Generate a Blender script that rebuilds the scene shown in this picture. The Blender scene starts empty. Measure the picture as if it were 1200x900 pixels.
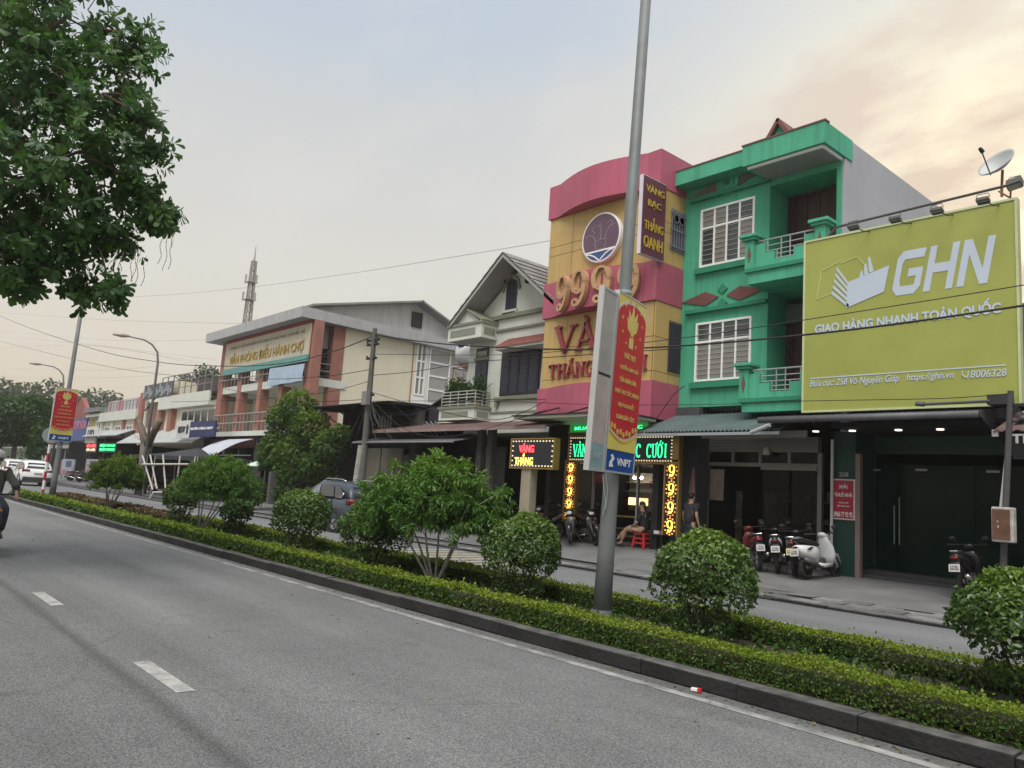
import bpy, math, random
import numpy as np
from mathutils import Vector, Matrix, noise as mnoise
random.seed(7); RNG = np.random.default_rng(7)
S = bpy.context.scene
COL = S.collection
R = math.radians

# ------------------------------------------------------------------ camera
CAM = Vector((0, 0, 1.55)); FPX = 910.6                       # focal length in photograph pixels (1200 wide)
YAW, PITCH, ROLL = R(48.92), R(8.07), R(3.915)
FW = Vector((-math.sin(YAW)*math.cos(PITCH), math.cos(YAW)*math.cos(PITCH), math.sin(PITCH)))
_r = Vector((math.cos(YAW), math.sin(YAW), 0)); _u = _r.cross(FW)
RT = _r*math.cos(ROLL) + _u*math.sin(ROLL); UP = _u*math.cos(ROLL) - _r*math.sin(ROLL)
cd = bpy.data.cameras.new('camera'); cam = bpy.data.objects.new('camera', cd); COL.objects.link(cam)
cd.sensor_width = 36; cd.lens = FPX/1200*36; cd.clip_end = 3000; cd.clip_start = .05
cam.matrix_world = Matrix((RT, UP, -FW)).transposed().to_4x4(); cam.location = CAM
S.camera = cam

def ray(px, py):
    return (RT*((px-600)/FPX) - UP*((py-450)/FPX) + FW).normalized()
def at(px, py, y=None, x=None, z=None, d=None):
    """where the line of sight through a photograph pixel meets a plane of the street"""
    r = ray(px, py)
    if y is not None: t = y/r.y
    elif x is not None: t = x/r.x
    elif z is not None: t = (z-CAM.z)/r.z
    else: t = d/(r.dot(FW))
    return CAM + r*t

# ------------------------------------------------------------------ sky and sun
SUN_EL, SUN_AZ = R(62), R(-34)     # soft sun added as fill behind the camera to brighten the facades
S.view_settings.view_transform = 'Standard'; S.view_settings.look = 'None'
S.view_settings.exposure = 1.34; S.view_settings.gamma = 1
w = bpy.data.worlds.new('World'); S.world = w; w.use_nodes = True
nt = w.node_tree; N = nt.nodes; L = nt.links
for n in list(N): N.remove(n)
def nd(tree, t, **k):
    n = tree.nodes.new(t)
    for a, b in k.items(): setattr(n, a, b)
    return n
out = nd(nt, 'ShaderNodeOutputWorld'); bg = nd(nt, 'ShaderNodeBackground'); bg.inputs[1].default_value = .085
sky = nd(nt, 'ShaderNodeTexSky', sky_type='NISHITA', sun_disc=False)
sky.sun_elevation = SUN_EL; sky.sun_rotation = R(180)+SUN_AZ; sky.air_density = 1.6; sky.dust_density = 4
tc = nd(nt, 'ShaderNodeTexCoord'); sep = nd(nt, 'ShaderNodeSeparateXYZ'); L.new(tc.outputs['Generated'], sep.inputs[0])
ramp = nd(nt, 'ShaderNodeValToRGB'); L.new(sep.outputs['Z'], ramp.inputs[0])
er = ramp.color_ramp.elements
er[0].position = 0; er[0].color = (.37, .306, .236, 1)
er[1].position = 1; er[1].color = (.30, .33, .36, 1)
for p, c in ((.10, (.374, .325, .262, 1)), (.26, (.360, .338, .296, 1)), (.42, (.318, .318, .306, 1)), (.54, (.262, .295, .335, 1)), (.7, (.27, .30, .342, 1))):
    e = er.new(p); e.color = c
sc = nd(nt, 'ShaderNodeVectorMath', operation='SCALE'); sc.inputs[3].default_value = 10
# glow of the low evening cloud bank, and broken cloud
GL = ray(1180, 262)
dt = nd(nt, 'ShaderNodeVectorMath', operation='DOT_PRODUCT'); L.new(tc.outputs['Generated'], dt.inputs[0]); dt.inputs[1].default_value = GL
pw = nd(nt, 'ShaderNodeMath', operation='POWER', use_clamp=True); L.new(dt.outputs['Value'], pw.inputs[0]); pw.inputs[1].default_value = 20
mz = nd(nt, 'ShaderNodeMath', operation='ADD'); L.new(sep.outputs['Z'], mz.inputs[0]); mz.inputs[1].default_value = .22
dv = nd(nt, 'ShaderNodeVectorMath', operation='DIVIDE'); L.new(tc.outputs['Generated'], dv.inputs[0])
cmb = nd(nt, 'ShaderNodeCombineXYZ')
for i in range(3): L.new(mz.outputs[0], cmb.inputs[i])
L.new(cmb.outputs[0], dv.inputs[1])
mp = nd(nt, 'ShaderNodeMapping'); L.new(dv.outputs[0], mp.inputs[0]); mp.inputs['Scale'].default_value = (1.5, 2.6, 1); mp.inputs['Rotation'].default_value = (0, 0, .7)
cn = nd(nt, 'ShaderNodeTexNoise'); L.new(mp.outputs[0], cn.inputs[0]); cn.inputs['Scale'].default_value = 1.9; cn.inputs['Detail'].default_value = 7; cn.inputs['Roughness'].default_value = .56
cr = nd(nt, 'ShaderNodeMapRange'); L.new(cn.outputs['Fac'], cr.inputs[0])
cr.inputs[1].default_value = .44; cr.inputs[2].default_value = .62; cr.inputs[3].default_value = 0; cr.inputs[4].default_value = 1
mixg = nd(nt, 'ShaderNodeMix', data_type='RGBA'); L.new(pw.outputs[0], mixg.inputs[0]); L.new(ramp.outputs[0], mixg.inputs[6])
mixg.inputs[7].default_value = (.62, .535, .36, 1)
cm = nd(nt, 'ShaderNodeMath', operation='MULTIPLY'); L.new(cr.outputs[0], cm.inputs[0]); cm2 = nd(nt, 'ShaderNodeMapRange'); L.new(pw.outputs[0], cm2.inputs[0]); cm2.inputs[2].default_value = .4; cm2.inputs[3].default_value = .36; cm2.inputs[4].default_value = 1.0; L.new(cm2.outputs[0], cm.inputs[1])
cw = nd(nt, 'ShaderNodeMix', data_type='RGBA'); L.new(pw.outputs[0], cw.inputs[0]); cw.inputs[6].default_value = (.375, .355, .325, 1); cw.inputs[7].default_value = (.43, .325, .225, 1)
mixc = nd(nt, 'ShaderNodeMix', data_type='RGBA'); L.new(cm.outputs[0], mixc.inputs[0]); L.new(mixg.outputs[2], mixc.inputs[6]); L.new(cw.outputs[2], mixc.inputs[7])
L.new(mixc.outputs[2], sc.inputs[0])
fin = nd(nt, 'ShaderNodeMix', data_type='RGBA'); fin.inputs[0].default_value = .86
L.new(sky.outputs[0], fin.inputs[6]); L.new(sc.outputs[0], fin.inputs[7])
L.new(fin.outputs[2], bg.inputs[0]); L.new(bg.outputs[0], out.inputs[0])
sl = bpy.data.lights.new('fill_sun', 'SUN'); fill_sun = bpy.data.objects.new('fill_sun', sl); COL.objects.link(fill_sun)
sl.energy = 1.5; sl.angle = R(45); sl.color = (1, .95, .87)
sd = Vector((math.sin(-SUN_AZ)*math.cos(SUN_EL), -math.cos(SUN_AZ)*math.cos(SUN_EL), math.sin(SUN_EL)))
fill_sun.rotation_euler = sd.to_track_quat('Z', 'Y').to_euler()

# ------------------------------------------------------------------ materials
MATS = {}
def mat(name, col=(.5, .5, .5), rough=.75, metal=0, var=.14, scale=1.6, bump=0, bscale=30, emit=0, ecol=None, streak=0, spec=.4, alpha=None):
    if name in MATS: return MATS[name]
    m = bpy.data.materials.new(name); m.use_nodes = True; t = m.node_tree; b = t.nodes['Principled BSDF']
    b.inputs['Roughness'].default_value = rough; b.inputs['Metallic'].default_value = metal
    b.inputs['Specular IOR Level'].default_value = spec
    c = t.nodes.new('ShaderNodeTexCoord')
    no = nd(t, 'ShaderNodeTexNoise'); no.inputs['Scale'].default_value = scale; no.inputs['Detail'].default_value = 6; no.inputs['Roughness'].default_value = .62
    t.links.new(c.outputs['Object'], no.inputs[0])
    mr = nd(t, 'ShaderNodeMapRange'); mr.inputs[1].default_value = .3; mr.inputs[2].default_value = .7
    mr.inputs[3].default_value = 1-var; mr.inputs[4].default_value = 1+var*.6; t.links.new(no.outputs['Fac'], mr.inputs[0])
    v = nd(t, 'ShaderNodeVectorMath', operation='SCALE'); v.inputs[0].default_value = col[:3]; t.links.new(mr.outputs[0], v.inputs[3])
    src = v.outputs[0]
    if streak:
        mp = nd(t, 'ShaderNodeMapping'); mp.inputs['Scale'].default_value = (5, 5, .35); t.links.new(c.outputs['Object'], mp.inputs[0])
        n2 = nd(t, 'ShaderNodeTexNoise'); n2.inputs['Scale'].default_value = 1.3; n2.inputs['Detail'].default_value = 5; t.links.new(mp.outputs[0], n2.inputs[0])
        m2 = nd(t, 'ShaderNodeMapRange'); m2.inputs[1].default_value = .5; m2.inputs[2].default_value = .75; m2.inputs[3].default_value = 1; m2.inputs[4].default_value = 1-streak
        t.links.new(n2.outputs['Fac'], m2.inputs[0])
        v2 = nd(t, 'ShaderNodeVectorMath', operation='SCALE'); t.links.new(src, v2.inputs[0]); t.links.new(m2.outputs[0], v2.inputs[3]); src = v2.outputs[0]
    t.links.new(src, b.inputs['Base Color'])
    if bump:
        n3 = nd(t, 'ShaderNodeTexNoise'); n3.inputs['Scale'].default_value = bscale; n3.inputs['Detail'].default_value = 4; t.links.new(c.outputs['Object'], n3.inputs[0])
        bp = nd(t, 'ShaderNodeBump'); bp.inputs['Strength'].default_value = bump; bp.inputs['Distance'].default_value = .02
        t.links.new(n3.outputs['Fac'], bp.inputs['Height']); t.links.new(bp.outputs[0], b.inputs['Normal'])
    if emit:
        b.inputs['Emission Color'].default_value = (*(ecol or col), 1); b.inputs['Emission Strength'].default_value = emit
    MATS[name] = m
    return m
def glass(name, col=(.02, .025, .03), rough=.06, alpha=1):
    if name in MATS: return MATS[name]
    m = mat(name, col, rough, 0, .1, 2, spec=.7)
    if alpha < 1:
        t = m.node_tree; b = t.nodes['Principled BSDF']; b.inputs['Alpha'].default_value = alpha
    return m
def leafmat(name, c1, c2, rough=.5, trans=.25, spec=.3):
    """two leaf greens mixed by each leaf's own random tint"""
    if name in MATS: return MATS[name]
    m = bpy.data.materials.new(name); m.use_nodes = True; t = m.node_tree; b = t.nodes['Principled BSDF']; o = t.nodes['Material Output']
    b.inputs['Roughness'].default_value = rough; b.inputs['Specular IOR Level'].default_value = spec
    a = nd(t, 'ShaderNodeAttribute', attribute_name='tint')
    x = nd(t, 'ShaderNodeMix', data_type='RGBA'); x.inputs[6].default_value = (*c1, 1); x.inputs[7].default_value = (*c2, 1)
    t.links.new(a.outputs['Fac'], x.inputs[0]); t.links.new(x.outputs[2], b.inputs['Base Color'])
    tr = nd(t, 'ShaderNodeBsdfTranslucent'); ms = nd(t, 'ShaderNodeMixShader'); ms.inputs[0].default_value = trans
    sc = nd(t, 'ShaderNodeVectorMath', operation='MULTIPLY'); t.links.new(x.outputs[2], sc.inputs[0]); sc.inputs[1].default_value = (1.25, 1.35, .7)
    t.links.new(sc.outputs[0], tr.inputs[0]); t.links.new(b.outputs[0], ms.inputs[1]); t.links.new(tr.outputs[0], ms.inputs[2]); t.links.new(ms.outputs[0], o.inputs[0])
    MATS[name] = m
    return m

# ------------------------------------------------------------------ geometry helpers
ORG = {}
def V3(*a): return Vector(a)
class MB:
    """collects shapes, then links them as ONE mesh object"""
    def __init__(s): s.v = []; s.f = []
    def add(s, vs, fs):
        n = len(s.v); s.v += [tuple(v) for v in vs]; s.f += [tuple(i+n for i in f) for f in fs]; return s
    def box(s, x0, x1, y0, y1, z0, z1):
        x0, x1 = min(x0, x1), max(x0, x1); y0, y1 = min(y0, y1), max(y0, y1); z0, z1 = min(z0, z1), max(z0, z1)
        return s.add([(x, y, z) for z in (z0, z1) for y in (y0, y1) for x in (x0, x1)],
                     [(0, 2, 3, 1), (4, 5, 7, 6), (0, 1, 5, 4), (2, 6, 7, 3), (0, 4, 6, 2), (1, 3, 7, 5)])
    def obox(s, c, a, b, d):
        """box from a centre and three half-axis vectors"""
        c, a, b, d = map(Vector, (c, a, b, d))
        if a.cross(b).dot(d) < 0: a = -a
        return s.add([c+a*i+b*j+d*k for k in (-1, 1) for j in (-1, 1) for i in (-1, 1)],
                     [(0, 2, 3, 1), (4, 5, 7, 6), (0, 1, 5, 4), (2, 6, 7, 3), (0, 4, 6, 2), (1, 3, 7, 5)])
    def bar(s, p, q, w=.04, h=None, up=(0, 0, 1)):
        p, q = Vector(p), Vector(q); d = q-p; u = Vector(up)
        if abs(d.normalized().dot(u)) > .98: u = Vector((0, 1, 0))
        r = d.cross(u).normalized(); u = r.cross(d).normalized()
        return s.obox((p+q)/2, r*(w/2), d/2, u*((h or w)/2))
    def tube(s, pts, rad, n=8, cap=True):
        pts = [Vector(p) for p in pts]; k = len(pts)
        if not hasattr(rad, '__len__'): rad = [rad]*k
        vs = []; ref = None
        for i, p in enumerate(pts):
            t = (pts[min(i+1, k-1)]-pts[max(i-1, 0)]).normalized()
            if ref is None: ref = t.orthogonal().normalized()
            ref = (ref-t*ref.dot(t)); ref = ref.normalized() if ref.length > 1e-6 else t.orthogonal().normalized()
            b = t.cross(ref)
            vs += [p+(ref*math.cos(2*math.pi*j/n)+b*math.sin(2*math.pi*j/n))*rad[i] for j in range(n)]
        fs = [(i*n+j, i*n+(j+1) % n, (i+1)*n+(j+1) % n, (i+1)*n+j) for i in range(k-1) for j in range(n)]
        if cap: fs += [tuple(range(n))[::-1], tuple((k-1)*n+j for j in range(n))]
        return s.add(vs, fs)
    def prism(s, pts, vec):
        pts = [Vector(p) for p in pts]; vec = Vector(vec); n = len(pts)
        nrm = Vector((0, 0, 0))
        for i in range(n): nrm += pts[i].cross(pts[(i+1) % n])
        if nrm.dot(vec) > 0: pts = pts[::-1]
        return s.add(pts+[p+vec for p in pts], [tuple(range(n)), tuple(range(2*n-1, n-1, -1))]+[(i, i+n, (i+1) % n+n, (i+1) % n) for i in range(n)])
    def lathe(s, c, prof, n=16, ax=(0, 0, 1)):
        """profile of (radius, height) turned about an axis through c"""
        c = Vector(c); a = Vector(ax).normalized(); u = a.orthogonal().normalized(); v = a.cross(u)
        vs = [c+a*h+(u*math.cos(2*math.pi*j/n)+v*math.sin(2*math.pi*j/n))*r for r, h in prof for j in range(n)]
        k = len(prof)
        fs = [(i*n+j, i*n+(j+1) % n, (i+1)*n+(j+1) % n, (i+1)*n+j) for i in range(k-1) for j in range(n)]
        fs += [tuple(range(n))[::-1], tuple((k-1)*n+j for j in range(n))]
        return s.add(vs, fs)
    def ell(s, c, r, n=14, m=8, fn=None):
        c = Vector(c); vs = []; 
        for i in range(m+1):
            th = math.pi*i/m
            for j in range(n):
                ph = 2*math.pi*j/n; d = Vector((math.sin(th)*math.cos(ph), math.sin(th)*math.sin(ph), math.cos(th)))
                k = fn(d) if fn else 1
                vs.append(c+Vector((d.x*r[0], d.y*r[1], d.z*r[2]))*k)
        return s.add(vs, [(i*n+j, (i+1)*n+j, (i+1)*n+(j+1) % n, i*n+(j+1) % n) for i in range(m) for j in range(n)])
    def loft(s, secs, n=12, e=2.4):
        """sections (centre, side half-vector, up half-vector) joined as a rounded body"""
        vs = []
        for c, a, b in secs:
            c, a, b = Vector(c), Vector(a), Vector(b)
            for j in range(n):
                t = 2*math.pi*j/n; cx, sx = math.cos(t), math.sin(t)
                vs.append(c+a*(math.copysign(abs(cx)**(2/e), cx))+b*(math.copysign(abs(sx)**(2/e), sx)))
        k = len(secs)
        fs = [(i*n+j, i*n+(j+1) % n, (i+1)*n+(j+1) % n, (i+1)*n+j) for i in range(k-1) for j in range(n)]
        fs += [tuple(range(n))[::-1], tuple((k-1)*n+j for j in range(n))]
        return s.add(vs, fs)
    def quad(s, a, b, c, d): return s.add([a, b, c, d], [(0, 1, 2, 3)])
    def build(s, name, m, parent=None, smooth=False, bevel=0, label=None, kind=None, local=False, sub=0):
        me = bpy.data.meshes.new(name)
        o0 = Vector((0, 0, 0))
        if parent is not None and not local: o0 = ORG.get(parent.name, o0)
        me.from_pydata([tuple(Vector(v)-o0) for v in s.v], [], s.f); me.materials.append(m)
        if smooth: me.polygons.foreach_set('use_smooth', [True]*len(me.polygons))
        me.update()
        o = bpy.data.objects.new(name, me); COL.objects.link(o)
        if parent is not None: o.parent = parent; ORG[o.name] = o0
        if bevel:
            b = o.modifiers.new('bevel', 'BEVEL'); b.width = bevel; b.segments = 2; b.limit_method = 'ANGLE'
        if sub:
            b = o.modifiers.new('sub', 'SUBSURF'); b.levels = sub; b.render_levels = sub
        if label: o['label'] = label
        if kind: o['kind'] = kind
        return o
def tag(o, label, cat, group=None):
    o['label'] = label; o['category'] = cat
    if group: o['group'] = group
    return o
def thing(name, label, cat, loc=(0, 0, 0), rz=0, group=None, local=False):
    o = bpy.data.objects.new(name, None); COL.objects.link(o); o.empty_display_size = .2
    o.location = loc; o.rotation_euler = (0, 0, rz)
    ORG[o.name] = Vector((0, 0, 0)) if local else Vector(loc)
    return tag(o, label, cat, group)
def copy_tree(o, loc, rz, label, scale=None):
    def cp(a, par):
        c = a.copy(); COL.objects.link(c)
        if par is not None: c.parent = par
        for k in list(a.children): cp(k, c)
        return c
    r = cp(o, None); r.location = loc; r.rotation_euler = (0, 0, rz); r['label'] = label
    if scale: r.scale = (scale,)*3
    return r
def copy_part(o, parent, loc):
    c = o.copy(); COL.objects.link(c); c.parent = parent; c.location = loc; return c
def boxpart(parent, name, m, *b, bevel=0, label=None):
    return MB().box(*b).build(name, m, parent, bevel=bevel, label=label)

# ---- lettering
def text_mesh(body, bold=0, extrude=0):
    c = bpy.data.curves.new('lettering', 'FONT'); c.body = body; c.offset = bold; c.extrude = extrude; c.resolution_u = 3
    o = bpy.data.objects.new('lettering', c); m = o.to_mesh()
    vs = np.empty(len(m.vertices)*3); m.vertices.foreach_get('co', vs); vs = vs.reshape(-1, 3); fs = [tuple(p.vertices) for p in m.polygons]
    o.to_mesh_clear(); bpy.data.objects.remove(o); bpy.data.curves.remove(c)
    return vs, fs
def text(body, m, parent, c, r, u, w, h, depth=.02, bold=.02, shear=0, name='lettering', label=None, local=False, lift=.004):
    """writing fitted into w x h, centred on c, reading along r with u up; its face stands proud along r x u"""
    vs, fs = text_mesh(body, bold, .5)
    lo, hi = vs.min(0), vs.max(0); c, r, u = Vector(c), Vector(r).normalized(), Vector(u).normalized(); n = r.cross(u)
    b = MB(); pts = []
    for x, y, z in vs:
        X = (x-(lo[0]+hi[0])/2)/(hi[0]-lo[0])*w; Y = (y-(lo[1]+hi[1])/2)/(hi[1]-lo[1])*h
        pts.append(c+r*(X+shear*Y)+u*Y+n*(lift+(z+.5)*depth))
    b.add(pts, fs)
    return b.build(name, m, parent, label=label, local=local)
# slab-serif capitals drawn from strokes: (kind, data); thick / thin stroke widths
def _arc(cx, cy, rx, ry, a0, a1, n=14): return [(cx+rx*math.cos(R(a0+(a1-a0)*i/n)), cy+ry*math.sin(R(a0+(a1-a0)*i/n))) for i in range(n+1)]
T, t_ = .2, .085
GLY = {
 'V': ([([(.05, 1), (.5, 0)], T), ([(.95, 1), (.5, 0)], t_)], [(.07, 1), (.93, 1)]),
 'A': ([([(.06, 0), (.46, 1)], t_), ([(.46, 1), (.92, 0)], T), ([(.2, .33), (.76, .33)], t_)], [(.08, 0), (.9, 0)]),
 'N': ([([(.14, 0), (.14, 1)], t_), ([(.14, 1), (.86, 0)], T), ([(.86, 0), (.86, 1)], t_)], [(.14, 0), (.86, 1), (.08, 1)]),
 'T': ([([(.5, 0), (.5, 1)], T), ([(.04, .96), (.96, .96)], t_), ([(.06, .76), (.06, .98)], t_), ([(.94, .76), (.94, .98)], t_)], [(.5, 0)]),
 'H': ([([(.17, 0), (.17, 1)], T), ([(.83, 0), (.83, 1)], T), ([(.17, .5), (.83, .5)], t_)], [(.17, 0), (.83, 0), (.17, 1), (.83, 1)]),
 'I': ([([(.5, 0), (.5, 1)], T)], [(.5, 0), (.5, 1)]),
 'O': ([(_arc(.5, .5, .42, .5, 0, 360, 24), 'ring')], []),
 'G': ([(_arc(.52, .5, .42, .5, 50, 330, 20), 'ring'), ([(.86, .08), (.86, .42)], T*.9), ([(.62, .42), (1, .42)], t_)], []),
 'C': ([(_arc(.52, .5, .42, .5, 45, 315, 20), 'ring'), ([(.86, .72), (.86, .95)], t_)], []),
 'R': ([([(.17, 0), (.17, 1)], T), (_arc(.42, .74, .36, .25, -90, 90, 10), t_*1.5), ([(.17, .49), (.45, .49)], t_), ([(.17, .98), (.45, .98)], t_), ([(.45, .48), (.92, 0)], T)], [(.17, 0), (.17, 1), (.92, 0)]),
 'S': ([(_arc(.5, .74, .34, .25, 20, 270, 12)+_arc(.5, .25, .36, .25, 90, -160, 12), t_*1.8)], []),
 'U': ([([(.17, 1), (.17, .3)], T), (_arc(.5, .3, .33, .3, 180, 360, 10), t_*1.5), ([(.83, .3), (.83, 1)], t_)], [(.17, 1), (.83, 1)]),
 '9': ([(_arc(.5, .68, .36, .32, 0, 360, 22), 'ring'), (_arc(.36, .55, .5, .53, 10, -80, 10), T*.9), (_arc(.34, .1, .13, .09, 0, 360, 10), t_*1.3)], []),
}
def serif(b, chs, c, r, u, w, h, depth, n_lift=.004):
    """one glyph (with optional marks, e.g. 'A`') centred on c"""
    ch, marks = chs[0], chs[1:]; c, r, u = Vector(c), Vector(r).normalized(), Vector(u).normalized(); n = r.cross(u)
    def P(x, y): return c+r*((x-.5)*w)+u*((y-.5)*h)+n*n_lift
    def stroke(pts, wd):
        for i in range(len(pts)-1):
            (x0, y0), (x1, y1) = pts[i], pts[i+1]
            if wd == 'ring': ww = T if abs(y1-y0)*h > abs(x1-x0)*w*.9 else t_*1.2
            else: ww = wd
            dx, dy = (x1-x0)*w, (y1-y0)*h; l = math.hypot(dx, dy) or 1e-6; k = ww*w/2*.95
            ox, oy = -dy/l*k, dx/l*k
            A, B = P(x0, y0), P(x1, y1); o = r*ox+u*oy; e = (B-A).normalized()*k*.25
            b.prism([A-o-e, B-o+e, B+o+e, A+o-e], n*depth*(1+.01*(i % 3)))
    st, se = GLY[ch]
    for pts, wd in st: stroke(pts, wd)
    for x, y in se:
        A = P(x-.2, y-(y-.5)*.06); B = P(x+.2, y-(y-.5)*.06)
        b.prism([A-u*h*.035, B-u*h*.035, B+u*h*.035, A+u*h*.035], n*depth*.97)
    top = 1.07
    for mk in marks:
        if mk == '`': stroke([(.38, top+.17), (.56, top)], .13)
        if mk == "'": stroke([(.48, top+.02), (.66, top+.19)], .13)
        if mk == '(':
            stroke(_arc(.46, top+.16, .2, .13, 200, 340, 6), .07); top += .1
        if mk == '+': stroke([(.83, 1), (1.02, 1.02), (1.05, 1.14)], .1)
    return b
def word(glyphs, m, parent, c, r, u, gw, gh, gap, depth, name='letter'):
    """each letter its own part; c is the middle of the word"""
    c, r = Vector(c), Vector(r).normalized(); k = len(glyphs); tot = k*gw+(k-1)*gap
    for i, g in enumerate(glyphs):
        if g == ' ': continue
        b = MB(); serif(b, g, c+r*(-tot/2+gw/2+i*(gw+gap)), r, u, gw, gh, depth); b.build(name, m, parent)

# ---- foliage
def leaf_object(name, m, parent, P, D, Nn, size, width=.42, fold=.12, tint=None, kind='stuff', bend=.15, obov=False):
    """n small folded leaves: base points P, pointing along D with faces turned to Nn"""
    n = len(P); org = np.array(ORG.get(parent.name, (0, 0, 0))) if parent is not None else np.zeros(3)
    D = D/np.maximum(np.linalg.norm(D, axis=1, keepdims=True), 1e-6)
    Sd = np.cross(D, Nn); Sd /= np.maximum(np.linalg.norm(Sd, axis=1, keepdims=True), 1e-6); Nn = np.cross(Sd, D)
    s = np.asarray(size).reshape(-1, 1)*np.ones((n, 1)); w_ = s*width/2
    a = P; mid = P+D*s*.52; tip = P+D*s-Nn*s*bend
    l = mid-Sd*w_+Nn*w_*fold*2; r = mid+Sd*w_+Nn*w_*fold*2
    if obov:                                   # paddle shaped leaf with a round end
        m1 = P+D*s*.42; m2 = P+D*s*.80-Nn*s*bend*.6
        vv = [a, m1+Sd*w_*.62+Nn*w_*fold, m2+Sd*w_+Nn*w_*fold, P+D*s*.97+Sd*w_*.45-Nn*s*bend, P+D*s*.97-Sd*w_*.45-Nn*s*bend, m2-Sd*w_+Nn*w_*fold, m1-Sd*w_*.62+Nn*w_*fold]
        idx = [0, 1, 6, 1, 2, 5, 1, 5, 6, 2, 3, 4, 2, 4, 5]
    else: vv = [a, r, tip, l]; idx = [0, 1, 2, 0, 2, 3]
    nv, nt3 = len(vv), len(idx)//3
    v = np.stack(vv, 1).reshape(-1, 3)-org
    me = bpy.data.meshes.new(name); me.vertices.add(nv*n); me.vertices.foreach_set('co', v.astype(np.float32).ravel())
    tri = (np.arange(n)[:, None]*nv+np.array(idx)).ravel()
    me.loops.add(len(tri)); me.loops.foreach_set('vertex_index', tri.astype(np.int32))
    me.polygons.add(nt3*n); me.polygons.foreach_set('loop_start', (np.arange(nt3*n)*3).astype(np.int32)); me.polygons.foreach_set('loop_total', np.full(nt3*n, 3, np.int32))
    tv = RNG.random(n) if tint is None else np.clip(tint, 0, 1)
    at_ = me.attributes.new('tint', 'FLOAT', 'FACE'); at_.data.foreach_set('value', np.repeat(tv, nt3).astype(np.float32))
    me.update(calc_edges=True); me.materials.append(m)
    o = bpy.data.objects.new(name, me); COL.objects.link(o)
    if parent is not None: o.parent = parent; ORG[o.name] = Vector(org)
    if kind: o['kind'] = kind
    return o
def rdir(n):
    v = RNG.normal(size=(n, 3)); return v/np.linalg.norm(v, axis=1, keepdims=True)
def lump(p, f=1.0, seed=0):
    return np.array([mnoise.noise(Vector(q)*f+Vector((seed*7.3, seed*3.1, 0))) for q in p])

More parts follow.
